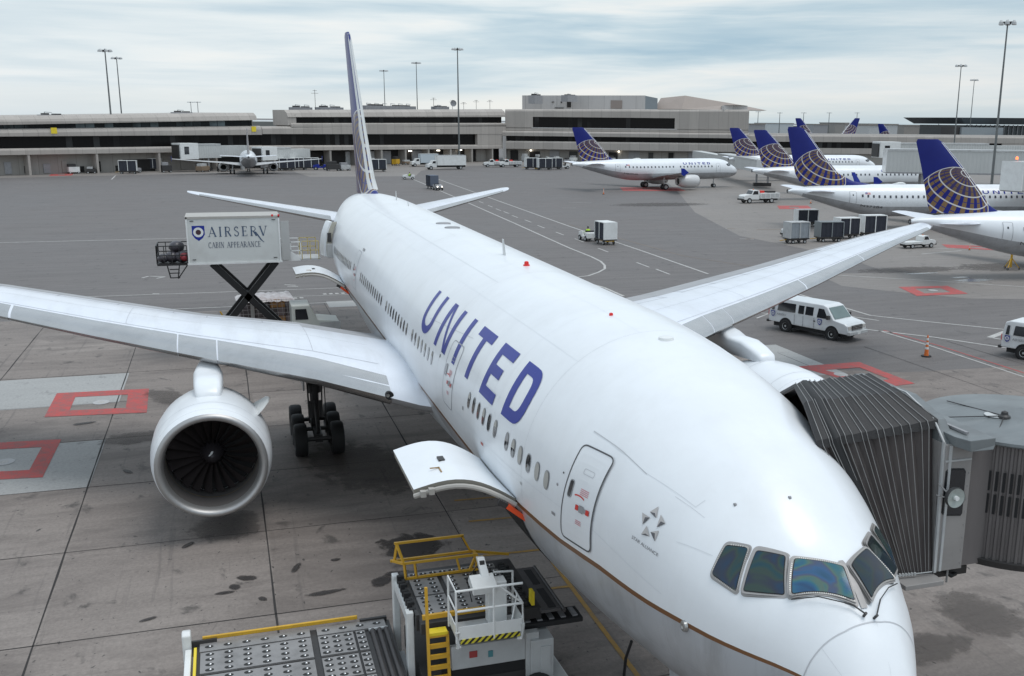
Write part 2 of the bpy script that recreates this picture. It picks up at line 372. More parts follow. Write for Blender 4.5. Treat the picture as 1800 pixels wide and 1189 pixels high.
for a in ((178, 708), (8, 813), (1478, 659), (1640, 511)):
    p = G(*a); disc(p, .42, .36, .022, 1); disc(p, .2, .15, .025, 2)
tag(mb.build('hydrant_markings', [p_red, cover, p_white]), kind='structure')
def stain_mat():
    m = bpy.data.materials.new('wet_stain'); m.use_nodes = True; t = m.node_tree; b = t.nodes['Principled BSDF']
    ge = t.nodes.new('ShaderNodeNewGeometry')
    c = mixc(t, noise(t, ge.outputs['Position'], 1.4, 6, .7), (.014, .012, .011), (.045, .038, .035))
    t.links.new(c, b.inputs['Base Color']); b.inputs['Roughness'].default_value = .5; return m
def soft_mat(name, c1, c2, rough, amax):
    m = bpy.data.materials.new(name); m.use_nodes = True; t = m.node_tree; b = t.nodes['Principled BSDF']
    tc = t.nodes.new('ShaderNodeTexCoord'); ge = t.nodes.new('ShaderNodeNewGeometry')
    ln = t.nodes.new('ShaderNodeVectorMath'); ln.operation = 'LENGTH'; t.links.new(tc.outputs['Object'], ln.inputs[0])
    n1 = noise(t, ge.outputs['Position'], 1.5, 7, .6, .4); n2 = noise(t, ge.outputs['Position'], 6, 5, .7)
    e = mth(t, 'SUBTRACT', mth(t, 'ADD', mth(t, 'MULTIPLY', n1, 1.3), mth(t, 'MULTIPLY', n2, .35)), mth(t, 'ADD', ln.outputs['Value'], -.12))
    t.links.new(ramp(t, e, [(.02, 0.), (.16, amax*.75), (.5, amax)]), b.inputs['Alpha'])
    t.links.new(mixc(t, n2, c1, c2), b.inputs['Base Color']); b.inputs['Roughness'].default_value = rough; return m
oilm = soft_mat('oil_stain', (.022, .018, .017), (.045, .038, .036), .6, .85); oilf = soft_mat('faint_stain', (.07, .06, .055), (.10, .087, .08), .8, .45)
def soft(c, rx, ry, m, name='oil_stain', z=.02, rz=0.):
    mb = MB(); mb.add([(-1.35, -1.35, 0), (1.35, -1.35, 0), (1.35, 1.35, 0), (-1.35, 1.35, 0)], [(0, 1, 2, 3)])
    o = mb.build(name, m, loc=(c[0], c[1], z), rz=rz); o.scale = (rx, ry, 1); tag(o, kind='structure')
for k, (a, rx, ry, r_) in enumerate((((722, 962), 1.15, 1.1, .3), ((672, 1022), .30, .45, .8), ((437, 1017), .36, .20, 1.2), ((412, 1033), .26, .17, .3), ((396, 1043), .34, .12, 1.6), ((575, 1042), .16, .62, .1), ((462, 1054), .2, .12, .5), ((700, 1010), .25, .5, 0), ((520, 1000), .14, .4, 1.2), ((590, 985), .12, .2, 0), ((260, 1090), .1, .25, .4), ((330, 960), .12, .3, .9), ((225, 830), .35, .12, .6), ((150, 745), .2, .5, .2))):
    soft(G(*a), rx, ry, oilm, z=.020+.0004*k, rz=r_)
for k, (a, rx, ry, r_) in enumerate((((400, 925), 1.5, 1.2, 0), ((640, 820), 4, 2.0, .3), ((300, 700), 2.2, 1.0, .5), ((240, 770), 1.0, 1.6, 0), ((1720, 1080), 1.6, 1.2, 0), ((1630, 1140), .8, 1.4, 0))):
    soft(G(*a), rx, ry, oilf, 'grime_patch', z=.026+.0005*k, rz=r_)
puddle = M('puddle_water', (.13, .13, .135), .22, 0, .05, 2, coat=.5)
pudm = soft_mat('puddle_wet', (.22, .23, .24), (.30, .31, .32), .15, .8)
for k, (a, rx, ry) in enumerate((((1712, 493), .9, 1.9), ((1690, 488), .5, 1.0), ((1620, 481), .35, 2.0))): soft(G(*a), rx, ry, pudm, 'puddle', .014+.0005*k)
for k, (a, rx, ry) in enumerate((((1600, 475), 2, 6), ((1760, 470), 3, 5), ((1160, 360), 4, 9))): soft(G(*a), rx, ry, oilf, 'grime_patch', .022+.0005*k)
# water and shore beyond the field
sheet('water', [(900, -2500), (6000, -9000), (6000, 4000), (900, 1500)], .05, M('bay_water', (.20, .24, .27), .15, 0, .1, .01))

HC=5.653
FX=[.78,.9,1.03,1.28,1.78,2.28,2.78,3.28,3.78,4.78,5.78,6.78,8.78,10.78,12.78,44,47,50,53,56,59,61.5,63.5,64.6]
FT=[-1.01,-.68,-.44,-.09,.4,.8,.97,1.27,1.56,2.04,2.32,2.63,2.92,3.05,3.1,3.1,3.1,3.08,3.0,2.85,2.62,2.3,1.9,1.55]
FWID=[0.02,.33,.5,.66,.98,1.28,1.52,1.75,1.92,2.18,2.36,2.56,2.84,3.02,3.1,3.1,3.06,2.93,2.62,2.15,1.6,1.08,.6,.22]
FB=[-1.03,-1.2,-1.35,-1.5,-1.78,-2.0,-2.2,-2.37,-2.5,-2.7,-2.85,-2.95,-3.07,-3.1,-3.1,-3.1,-2.95,-2.5,-1.85,-1.1,-.35,.3,.8,1.1]
FM=[-1.02,-1.0,-.92,-.87,-.79,-.71,-.63,-.55,-.47,-.32,-.16,0,0,0,0,0,.05,.2,.5,.85,1.1,1.3,1.4,1.35]
def _pch(X,Y):
    n=len(X);h=[X[i+1]-X[i] for i in range(n-1)];d=[(Y[i+1]-Y[i])/h[i] for i in range(n-1)]
    m=[d[0]]+[0 if d[i-1]*d[i]<=0 else 3*(h[i-1]+h[i])/((2*h[i]+h[i-1])/d[i-1]+(h[i]+2*h[i-1])/d[i]) for i in range(1,n-1)]+[d[-1]]
    def f(x):
        x=min(max(x,X[0]),X[-1]);i=0
        while i<n-2 and x>X[i+1]: i+=1
        t=(x-X[i])/h[i];t2=t*t;t3=t2*t
        return (2*t3-3*t2+1)*Y[i]+(t3-2*t2+t)*h[i]*m[i]+(-2*t3+3*t2)*Y[i+1]+(t3-t2)*h[i]*m[i+1]
    return f
fT,fW,fB,fM=[_pch(FX,v) for v in (FT,FWID,FB,FM)]
def fus(x,t,off=0.):
    """t: angle from the crown, positive to starboard"""
    m=fM(x);c=math.cos(t);hz=(fT(x)-m) if c>0 else (m-fB(x));w=fW(x)
    y=w*math.sin(t);z=hz*c
    if off:
        nx=math.sin(t)/max(w,.01);nz=c/max(hz,.01);l=math.hypot(nx,nz);y+=off*nx/l;z+=off*nz/l
        if x<8: x-=off*max(0,(8-x)/8)
    return (x,y,HC+m+z)
# ------------------------------------------------------------------ the wide-body airliner
jet = thing('airliner', 'large white wide-body airliner parked nose-in across the foreground with long blue lettering on its side', 'airliner', (0, 0, 0))
ST = _pch([.78, 1.89, 2.95, 3.61, 4.44, 5.5, 6.71, 7.98, 10.37, 13.1, 17, 24, 33, 40, 45.4, 52, 60, 64.6],
          [1.15, 1.348, 1.496, 1.56, 1.632, 1.709, 1.765, 1.79, 1.80, 1.828, 1.86, 1.88, 1.88, 1.88, 1.89, 1.80, 1.7, 1.6])
mb = MB()
xs = [.78, .80, .84, .9, .98, 1.08, 1.2, 1.35, 1.5, 1.7, 1.95, 2.2, 2.45, 2.7, 3, 3.3, 3.6, 4, 4.4, 4.8, 5.3, 5.8, 6.4, 7, 8, 9, 10, 11, 12, 13, 14, 16] + [18+2*i for i in range(13)] + [43+.8*i for i in range(27)] + [64.2, 64.6]
hw = .02
for sgn in (1, -1):
    rs = []
    for x in xs:
        ts = ST(x); dt = hw if x > 1.5 else hw*1.2
        T = [ts-dt]*1
        ring = [(ts-dt)*i/26 for i in range(27)] + [ts+dt] + [ts+dt+(PI-ts-dt)*i/16 for i in range(1, 17)]
        rs.append([fus(x, sgn*t) for t in ring])
    n = len(rs[0]); base = len(mb.v)
    mb.v += [p for r in rs for p in r]
    for i in range(len(rs)-1):
        for j in range(n-1):
            a = base+i*n+j; f = (a, a+1, a+1+n, a+n)
            mb.f.append(f); mb.m.append(0 if j < 26 else 1 if j == 26 else 2)
for i in (0, len(xs)-1): pass
body = mb.build('fuselage', [skin_w, gold, skin_g], jet, smooth='all', fix=False)
bm = bmesh.new(); bm.from_mesh(body.data); bmesh.ops.remove_doubles(bm, verts=bm.verts, dist=.0008); bmesh.ops.holes_fill(bm, edges=bm.edges, sides=0); bmesh.ops.recalc_face_normals(bm, faces=bm.faces); bm.to_mesh(body.data); bm.free()
for p in body.data.polygons: p.use_smooth = True

def surf(pts, name, mat, parent, off=.008, nu=1, nv=1):
    pass
def quadpatch(mb, c, off, nu=6, nv=6, m=0, f=fus):        # bilinear patch between 4 (x, t) corners laid on the skin
    V = []
    for i in range(nu+1):
        for j in range(nv+1):
            u, v = i/nu, j/nv
            x = (1-u)*(1-v)*c[0][0]+u*(1-v)*c[1][0]+u*v*c[2][0]+(1-u)*v*c[3][0]
            t = (1-u)*(1-v)*c[0][1]+u*(1-v)*c[1][1]+u*v*c[2][1]+(1-u)*v*c[3][1]
            V.append(f(x, t, off))
    mb.add(V, [(i*(nv+1)+j, (i+1)*(nv+1)+j, (i+1)*(nv+1)+j+1, i*(nv+1)+j+1) for i in range(nu) for j in range(nv)], m)
def rrect(c, r=.12, n=5):                                  # rounded outline of a 4-corner patch, in (x, t)
    P = []
    for i in range(4):
        a, b, d = c[i-1], c[i], c[(i+1) % 4]
        sc = (1, 3.1)
        def un(p, q):
            v = ((q[0]-p[0])*sc[0], (q[1]-p[1])*sc[1]); l = math.hypot(*v); return (v[0]/l/sc[0], v[1]/l/sc[1]), l
        ua, la = un(b, a); ud, ld = un(b, d); rr = min(r, la*.45, ld*.45)
        p0 = (b[0]+ua[0]*rr, b[1]+ua[1]*rr); p1 = (b[0]+ud[0]*rr, b[1]+ud[1]*rr)
        for k in range(n+1):
            s = k/n; P.append(((1-s)**2*p0[0]+2*s*(1-s)*b[0]+s*s*p1[0], (1-s)**2*p0[1]+2*s*(1-s)*b[1]+s*s*p1[1]))
    # resample long edges so the outline hugs the skin
    Q = []
    for i, a in enumerate(P):
        b = P[(i+1) % len(P)]; k = max(1, int(math.hypot(b[0]-a[0], (b[1]-a[1])*3.1)/.12))
        Q += [(a[0]+(b[0]-a[0])*j/k, a[1]+(b[1]-a[1])*j/k) for j in range(k)]
    return Q
def fan(mb, P, off, m=0, rings=4, off2=None, f=fus):       # fill a convex (x, t) outline
    cx = sum(p[0] for p in P)/len(P); ct = sum(p[1] for p in P)/len(P); n = len(P)
    V = [f(cx, ct, off)]
    for r in range(1, rings+1):
        V += [f(cx+(p[0]-cx)*r/rings, ct+(p[1]-ct)*r/rings, off) for p in P]
    F = [(0, 1+i, 1+(i+1) % n) for i in range(n)]
    for r in range(rings-1):
        F += [(1+r*n+i, 1+(r+1)*n+i, 1+(r+1)*n+(i+1) % n, 1+r*n+(i+1) % n) for i in range(n)]
    mb.add(V, F, m)
def outline(mb, P, w, off, m=0, closed=True, f=fus):       # a band of width w following a (x, t) path
    n = len(P); V = []
    for i in range(n):
        a = P[i-1] if (closed or i) else P[i]; b = P[(i+1) % n] if (closed or i < n-1) else P[i]
        d = (b[0]-a[0], (b[1]-a[1])*3.0); l = math.hypot(*d) or 1; nx, ntt = -d[1]/l*w/2, d[0]/l*w/2/3.0
        V += [f(P[i][0]+nx, P[i][1]+ntt, off), f(P[i][0]-nx, P[i][1]-ntt, off)]
    k = n if closed else n-1
    mb.add(V, [(2*i, 2*i+1, 2*((i+1) % n)+1, 2*((i+1) % n)) for i in range(k)], m)
seam = M('panel_seam', (.50, .51, .53), .5, 0, .1, 3); dseam = M('door_seam', (.17, .17, .18), .5, 0, .1, 3); fseam = M('faint_seam', (.66, .68, .70), .4, 0, .05, 3); pseam = M('painted_door_seam', (.36, .37, .40), .5)
rim = M('window_rim', (.36, .37, .38), .35, .3, .1, 4); shade = M('window_shade', (.40, .39, .36), .4, 0, .1, 4)
# cabin windows, starboard
wx = [8.60, 9.08, 9.57, 10.05, 10.50, 10.95] + [11.82+.51*i for i in range(6)] + [19.29+.558*i for i in range(7)] + [23.72+.57*i for i in range(9)] + [29.55+.579*i for i in range(12)] + [39.7+.562*i for i in range(15)]
rw = random.Random(5)
for i, x in enumerate(wx):
    t0 = 1.43 - .004*max(0, min(x, 12)-8.6)*3 if x < 12 else 1.39 if x < 40 else 1.40 + .008*(x-40)
    hx = .125 + .0004*x; ht = .068
    P = [(x+hx*(abs(math.cos(a))**.75)*(1 if math.cos(a) > 0 else -1), t0+ht*(abs(math.sin(a))**.85)*(1 if math.sin(a) > 0 else -1)) for a in [2*PI*k/22 for k in range(22)]]
    mb = MB(); fan(mb, P, .006, 0, 1); Q = [(x+(p[0]-x)*.80, t0+(p[1]-t0)*.86) for p in P]; fan(mb, Q, .010, 1, 1)
    o = mb.build('cabin_window', [rim, glass], jet, fix=False)
    if rw.random() < (.75 if x < 12 else .25) :
        k = rw.choice((.35, .5, 1.0)); mb = MB(); tb = t0-ht*.86
        Z = [(p[0], min(p[1], tb+2*ht*.86*k)) for p in Q]; fan(mb, Z, .013, 0, 1); mb.build('window_blind', shade, o, fix=False)
# passenger doors
def pdoor(c, label=None, marks=True, r=.16, w=.035, dm=None, po=.014):
    mb = MB(); P = rrect(c, r); fan(mb, P, po, 0, 6); outline(mb, P, w, po+.005, 1)
    if w > .03: outline(mb, [(p[0], p[1]+.006) for p in P[-60:]+P[:20]] if False else P, w*.35, po+.008, 2)
    o = mb.build('passenger_door', [skin_w, dm or dseam, dark], jet, fix=False)
    if label: o['label'] = label
    ax = lambda u, v: ((1-u)*(1-v)*c[0][0]+u*(1-v)*c[1][0]+u*v*c[2][0]+(1-u)*v*c[3][0], (1-u)*(1-v)*c[0][1]+u*(1-v)*c[1][1]+u*v*c[2][1]+(1-u)*v*c[3][1])
    wnd = [ax(.12, .38), ax(.25, .38), ax(.25, .56), ax(.12, .56)]
    mb = MB(); P = rrect(wnd, .07, 4); fan(mb, P, .020, 0, 2); outline(mb, P, .025, .023, 1); mb.build('door_window', [glass, rim], o, fix=False)
    hd = [ax(.46, .60), ax(.86, .60), ax(.86, .645), ax(.46, .645)]
    mb = MB(); quadpatch(mb, hd, .026, 8, 2); quadpatch(mb, [ax(.58, .585), ax(.72, .585), ax(.72, .66), ax(.58, .66)], .028, 4, 2, 0)
    quadpatch(mb, [ax(.46, .595), ax(.56, .595), ax(.56, .65), ax(.46, .65)], .030, 2, 2, 1); quadpatch(mb, [ax(.80, .595), ax(.90, .595), ax(.90, .65), ax(.80, .65)], .030, 2, 2, 1)
    mb.build('door_handle', [grey, red], o, fix=False)
    mb = MB()
    arc = [ax(.5+.22*math.sin(a), .55-.05*math.cos(a)) for a in [-.7+1.6*k/8 for k in range(9)]]; outline(mb, arc, .03, .021, 0, False)
    mb.build('door_arrow', red, o, fix=False); mb = MB()
    for k in range(4): quadpatch(mb, [ax(.50, .42+.018*k), ax(.76, .42+.018*k), ax(.76, .43+.018*k), ax(.50, .43+.018*k)], .020, 4, 1, 1)
    mb.build('door_notice', [red, M('pink_lettering', (.62, .30, .32), .5)], o, fix=False); mb = MB()
    for k in range(3): quadpatch(mb, [ax(.50, .75+.018*k), ax(.68, .75+.018*k), ax(.68, .76+.018*k), ax(.50, .76+.018*k)], .020, 4, 1, 1)
    mb.build('door_notice', [red, M('pink_lettering')], o, fix=False)
    P = rrect([ax(.40, .22), ax(.72, .22), ax(.72, .275), ax(.40, .275)], .04, 3); mb = MB(); outline(mb, P, .012, .020); mb.build('door_hatch_seam', seam, o, fix=False)
    return o
pdoor([(7.64, 1.045), (6.56, .989), (6.66, 1.70), (7.86, 1.725)])
pdoor([(17.44, 1.08), (16.2, 1.075), (16.29, 1.65), (17.46, 1.65)], r=.2, w=.03, dm=pseam, po=.003)
pdoor([(38.6, 1.09), (37.5, 1.09), (37.5, 1.66), (38.6, 1.66)], r=.2, w=.022, dm=pseam, po=.004)
# the rear door stands open beside the cabin lifter
mb = MB(); c = [(51.2, 1.09), (50.1, 1.09), (50.1, 1.70), (51.2, 1.70)]; P = rrect(c, .2); fan(mb, P, .012, 0, 6); outline(mb, P, .08, .018, 1)
mb.build('door_opening', [darkint, rim], jet, fix=False)
lin = M('door_lining', (.42, .40, .34), .6, 0, .2, 5)
root = thing('open_door', None, None, (0, 0, 0)); root.parent = jet
mb = MB(); P = [fus(50.0, t, .32) for t in [1.08+.62*k/10 for k in range(11)]]
mb.rings([[(x0_, p[1]+o_, p[2]) for x0_, o_ in ((49.3, .02), (49.3, .16), (50.3, .30), (50.3, .16))] for p in P]); mb.build('door_panel', skin_w, root, smooth=True)
mb = MB(); mb.rings([[(x0_, p[1]+o_, p[2]) for x0_, o_ in ((49.22, -.22), (49.22, .04), (49.32, .04), (49.32, -.22))] for p in P]); mb.build('door_lining', lin, root)
mb = MB(); c_ = P[5]; mb.box(49.12, 49.22, c_[1]-.18, c_[1]+.02, c_[2]-.15, c_[2]+.35); mb.build('door_mechanism', dark, root)
mb = MB(); c_ = P[8]; mb.box(49.10, 49.22, c_[1]-.30, c_[1]+.02, c_[2]-.45, c_[2]+.35); mb.build('slide_pack', lgrey, root, bevel=.03)
# panel seams
mb = MB()
def sl_(pts, w=.012): 
    Q = []
    for a, b in zip(pts[:-1], pts[1:]):
        k = max(1, int(math.hypot(b[0]-a[0], (b[1]-a[1])*3)/.25)); Q += [(a[0]+(b[0]-a[0])*j/k, a[1]+(b[1]-a[1])*j/k) for j in range(k)]
    Q.append(pts[-1]); outline(mb, Q, w, .004, 0, False)
for x in (9.9, 18.4, 28.5, 39.2, 49.0): sl_([(x, -1.1), (x, 1.72)], .006)
sl_([(18.4, .42), (49, .42)], .006)
sl_([(7.6, .935), (5.75, .897)], .022); sl_([(21.0, 1.10), (18.5, 1.035), (16.0, .965)], .012)
P = [(1.80, -1.6), (1.80, -1.3), (1.76, -.9), (1.70, -.5), (1.66, -.2), (1.66, .1), (1.68, .45), (1.74, .8), (1.78, 1.1), (1.80, 1.35), (1.85, 1.8)]
sl_(P, .016); sl_([(1.74, .86), (1.25, .95), (1.0, 1.1)], .008); sl_([(1.67, -.12), (1.2, -.1), (.95, 0)], .008)
sl_([(4.9, .86), (4.2, .80)], .006); sl_([(3.2, 1.95), (5.2, 2.05), (9.0, 2.1)], .008); sl_([(4.35, 1.80), (4.35, 2.4)], .008); sl_([(6.9, 1.85), (6.9, 2.5)], .008)
mb.build('panel_seams', seam, jet, fix=False)
mb = MB()
sl_([(5.79, .895), (4.45, .80), (4.4, .71)], .010); sl_([(4.4, 1.087), (3.7, .95)], .010); sl_([(5.6, 1.52), (16, 1.60)], .008); sl_([(4.4, 1.50), (5.6, 1.52)], .008)
for k in range(18): x = 12.1+2.1*k; sl_([(x, -1.2), (x, 1.7)], .006)
for t in (.12, -.35, .62, 1.17, 1.60): sl_([(9.9 if t != 1.17 else 12, t), (48, t)], .005)
mb.build('skin_joints', fseam, jet, fix=False)
mb = MB(); rv = random.Random(2)
for t in (1.55, .93): 
    for k in range(60): x = 8.6+.22*k; p = Vector(fus(x, t, .005)); q = Vector(fus(x+.014, t, .005)); u_ = Vector(fus(x, t+.004, .005)); mb.add([p, q, q+(u_-p), u_], [(0, 1, 2, 3)])
mb.build('rivets', fseam, jet, fix=False)['kind'] = 'stuff'
for k, (x, t, w, h) in enumerate(((8.2, 1.62, .16, .02), (12.8, 1.60, .22, .02), (14.9, 1.50, .10, .03), (9.9, 1.60, .10, .02), (18.3, 1.30, .08, .03), (7.95, 1.30, .05, .012))):
    mb = MB(); quadpatch(mb, [(x+w/2, t-h/2), (x-w/2, t-h/2), (x-w/2, t+h/2), (x+w/2, t+h/2)], .008, 2, 2); mb.build('placard', (grey, M('placard_red', (.45, .12, .1), .5), grey, lgrey, dark, dark)[k], jet, fix=False)
# flight deck glazing: each pane with its riveted frame
def iri(name, k, sc, base):
    m = bpy.data.materials.new(name); m.use_nodes = True; t = m.node_tree; b = t.nodes['Principled BSDF']
    tc = t.nodes.new('ShaderNodeTexCoord'); n = noise(t, tc.outputs['Object'], sc, 2, .45, 1.4)
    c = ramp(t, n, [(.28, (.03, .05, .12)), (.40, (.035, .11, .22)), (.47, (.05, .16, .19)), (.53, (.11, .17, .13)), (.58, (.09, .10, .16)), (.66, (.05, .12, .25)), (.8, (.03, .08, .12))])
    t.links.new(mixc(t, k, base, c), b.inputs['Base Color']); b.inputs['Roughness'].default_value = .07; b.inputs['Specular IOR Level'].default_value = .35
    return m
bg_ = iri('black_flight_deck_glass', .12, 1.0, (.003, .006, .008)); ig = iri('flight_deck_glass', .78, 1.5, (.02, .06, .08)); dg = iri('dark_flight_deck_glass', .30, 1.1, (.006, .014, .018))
wframe = M('windshield_frame', (.36, .345, .335), .5, .3, .1, 6); rivet = M('rivet_paint', (.60, .58, .54), .4, .3)
gasket = M('window_gasket', (.012, .012, .013), .6)
panes = [([(3.61, .807), (3.33, .674), (3.09, 1.018), (3.54, 1.057)], dg, 'side_window', .035),
         ([(3.23, .635), (2.91, .453), (2.5, .736), (2.99, .969)], dg, 'side_window', .05),
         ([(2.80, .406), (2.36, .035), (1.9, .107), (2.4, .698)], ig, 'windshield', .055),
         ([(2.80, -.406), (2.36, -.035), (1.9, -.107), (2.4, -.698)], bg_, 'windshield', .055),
         ([(3.23, -.635), (2.91, -.453), (2.5, -.736), (2.99, -.969)], bg_, 'side_window', .05),
         ([(3.61, -.807), (3.33, -.674), (3.09, -1.018), (3.54, -1.057)], dg, 'side_window', .035)]
def wmap(x, t):                        # world -> metric (arc along t, along x) for offsetting outlines
    return Vector(fus(x, t))
def grow(c, d):                        # push the corners of a patch outward by d metres
    cx = sum(p[0] for p in c)/4; ct = sum(p[1] for p in c)/4; o = Vector(fus(cx, ct)); out = []
    for p in c:
        l = (Vector(fus(*p))-o).length; k = 1+d/l; out.append((cx+(p[0]-cx)*k, ct+(p[1]-ct)*k))
    return out
def rr2(c, r):
    cx = sum(p[0] for p in c)/4; P = []
    for i in range(4):
        a, b, d = c[i-1], c[i], c[(i+1) % 4]; A, B, D = (Vector(fus(*q)) for q in (a, b, d))
        ka = r/(A-B).length; kd = r/(D-B).length
        p0 = (b[0]+(a[0]-b[0])*ka, b[1]+(a[1]-b[1])*ka); p1 = (b[0]+(d[0]-b[0])*kd, b[1]+(d[1]-b[1])*kd)
        for k in range(6):
            s = k/5; P.append(((1-s)**2*p0[0]+2*s*(1-s)*b[0]+s*s*p1[0], (1-s)**2*p0[1]+2*s*(1-s)*b[1]+s*s*p1[1]))
    Q = []
    for i, a in enumerate(P):
        b = P[(i+1) % len(P)]; k = max(1, int((Vector(fus(*a))-Vector(fus(*b))).length/.06)); Q += [(a[0]+(b[0]-a[0])*j/k, a[1]+(b[1]-a[1])*j/k) for j in range(k)]
    return Q
def flat(c, k):
    C4 = [Vector(fus(*p)) for p in c]; o = sum(C4, Vector())/4; n = (C4[2]-C4[0]).cross(C4[3]-C4[1]).normalized()
    if n.dot(o-Vector((o.x+1, 0, HC))) < 0: n = -n
    sag = max((Vector(fus(c[0][0]*(1-u)*(1-v)+c[1][0]*u*(1-v)+c[2][0]*u*v+c[3][0]*(1-u)*v, c[0][1]*(1-u)*(1-v)+c[1][1]*u*(1-v)+c[2][1]*u*v+c[3][1]*(1-u)*v))-o).dot(n) for u in (.2, .5, .8) for v in (.2, .5, .8))
    def f(x, t, off=0.):
        p = Vector(fus(x, t)); h = (p-o).dot(n); return p+n*(k*(sag-h)+off)
    return f
for k, (c, gm, nm, fr) in enumerate(panes):
    ff = flat(c, .75)
    mb = MB(); P = rr2(grow(c, fr+.045), .09); fan(mb, P, .006, 0, 5); mb.build('window_surround', wframe, jet, fix=False)
    mb = MB(); P = rr2(grow(c, fr+.005), .07); fan(mb, P, .008, 0, 5, f=ff)
    outline(mb, P, .05, -.012, 0, f=ff); P2 = rr2(grow(c, .012), .05); fan(mb, P2, .014, 1, 5, f=ff)
    if k in (0, 2, 3, 5):
        Q = rr2(grow(c, fr*.62), .08); L = len(Q)
        for i in range(0, L):
            a, b = Q[i], Q[(i+1) % L]; 
            for s in (.0, .5):
                x, t = a[0]+(b[0]-a[0])*s, a[1]+(b[1]-a[1])*s; p = ff(x, t, .013); e = ff(x+(b[0]-a[0])*.25, t+(b[1]-a[1])*.25, .013); d = (e-p); 
                if d.length < .004: continue
                nrm = (Vector(fus(x, t, .05))-p).normalized(); sd_ = d.cross(nrm).normalized()*.011
                mb.add([p-sd_, e-sd_, e+sd_, p+sd_], [(0, 1, 2, 3)], 2)
    o = mb.build('window_frame', [wframe, gasket, rivet], jet, fix=False)
    mb = MB(); P = rr2(grow(c, -.008), .035); fan(mb, P, .020, 0, 5, f=ff); pa = mb.build(nm, gm, o, fix=False, smooth='all')
# centre post and wipers
mb = MB(); quadpatch(mb, [(2.52, -.03), (2.52, .03), (1.82, .05), (1.82, -.05)], .016, 2, 8); mb.build('centre_post', wframe, jet, fix=False)
for s in (1, -1):
    mb = MB()
    if s == 1: pts = [(2.36, .73), (2.14, .50), (1.93, .27), (1.86, .17), (1.74, .06)]
    else: pts = [(2.32, -.70), (2.10, -.47), (1.90, -.26), (1.82, -.20), (1.70, -.10)]
    mb.tube([fus(x, t, .06) for x, t in pts[:4]], .009, 6); mb.tube([fus(x, t, .06) for x, t in pts[2:]], .012, 6)
    p = fus(pts[-1][0], pts[-1][1], 0); q = fus(pts[-1][0], pts[-1][1], .08); mb.tube([p, q], .022, 8); mb.build('wiper', dark, jet)
# airline titles: strokes as quads in (x, t)
TT, TB = .822, 1.262
def VV(v): return TT+(TB-TT)*v           # v: 0 top .. 1 bottom
def title_letters():
    L = {}
    def q(a, b, c, d): return [a, b, c, d]
    U0, U1 = 21.86, 20.34; s = .33; st = []
    st += [q((U0, 0), (U0-s, 0), (U0-s, .62), (U0, .62)), q((U1+s, 0), (U1, 0), (U1, .62), (U1+s, .62))]
    cx = (U0+U1)/2; ro = (U0-U1)/2; ri = ro-s
    for k in range(12):
        a, b = PI*k/12, PI*(k+1)/12; e = lambda r, rv, g: (cx+r*math.cos(g), .62+rv*math.sin(g))
        st.append([e(ro, .38, a), e(ri, .20, a), e(ri, .20, b), e(ro, .38, b)])
    L['U'] = st
    a, b = 19.44, 17.86; s = .34
    L['N'] = [q((a, 0), (a-s, 0), (a-s, 1), (a, 1)), q((b+s, 0), (b, 0), (b, 1), (b+s, 1)), q((a-s, 0), (a-s*.0-.0-.02, .0), (b+.0, 1), (b+s, 1))]
    L['N'] = [q((a, 0), (a-s, 0), (a-s, 1), (a, 1)), q((b+s, 0), (b, 0), (b, 1), (b+s, 1)), q((a-s+.12, 0), (a-s-.10, 0), (b+s-.12, 1), (b+s+.10, 1))]
    L['I'] = [q((16.93, 0), (16.58, 0), (16.58, 1), (16.93, 1))]
    L['T'] = [q((15.83, 0), (14.40, 0), (14.40, .2), (15.83, .2)), q((15.29, .2), (14.94, .2), (14.94, 1), (15.29, 1))]
    L['E'] = [q((13.68, 0), (13.33, 0), (13.33, 1), (13.68, 1)), q((13.33, 0), (12.38, 0), (12.38, .2), (13.33, .2)), q((13.33, .40), (12.62, .40), (12.62, .59), (13.33, .59)), q((13.33, .81), (12.38, .81), (12.38, 1), (13.33, 1))]
    x0 = 11.68; s = .34; st = [q((x0, 0), (x0-s, 0), (x0-s, 1), (x0, 1)), q((x0-s, 0), (x0-.62, 0), (x0-.62, .19), (x0-s, .19)), q((x0-s, .81), (x0-.62, .81), (x0-.62, 1), (x0-s, 1))]
    for k in range(14):
        a, b = -PI/2+PI*k/14, -PI/2+PI*(k+1)/14
        def e(rx, rv, g):
            c, s_ = math.cos(g), math.sin(g); c = c**.7 if c > 0 else 0; s2 = (abs(s_)**.8)*(1 if s_ > 0 else -1); return (x0-.62-rx*c, .5+rv*s2)
        st.append([e(.66, .5, a), e(.31, .31, a), e(.31, .31, b), e(.66, .5, b)])
    L['D'] = st
    return L
TL = title_letters()
for ch in 'UNITED':
    mb = MB()
    for c in TL[ch]:
        quadpatch(mb, [(p[0], VV(p[1])) for p in c], .0075, 3, 8)
    mb.build('title_letter', navy, jet, fix=False, smooth='all')
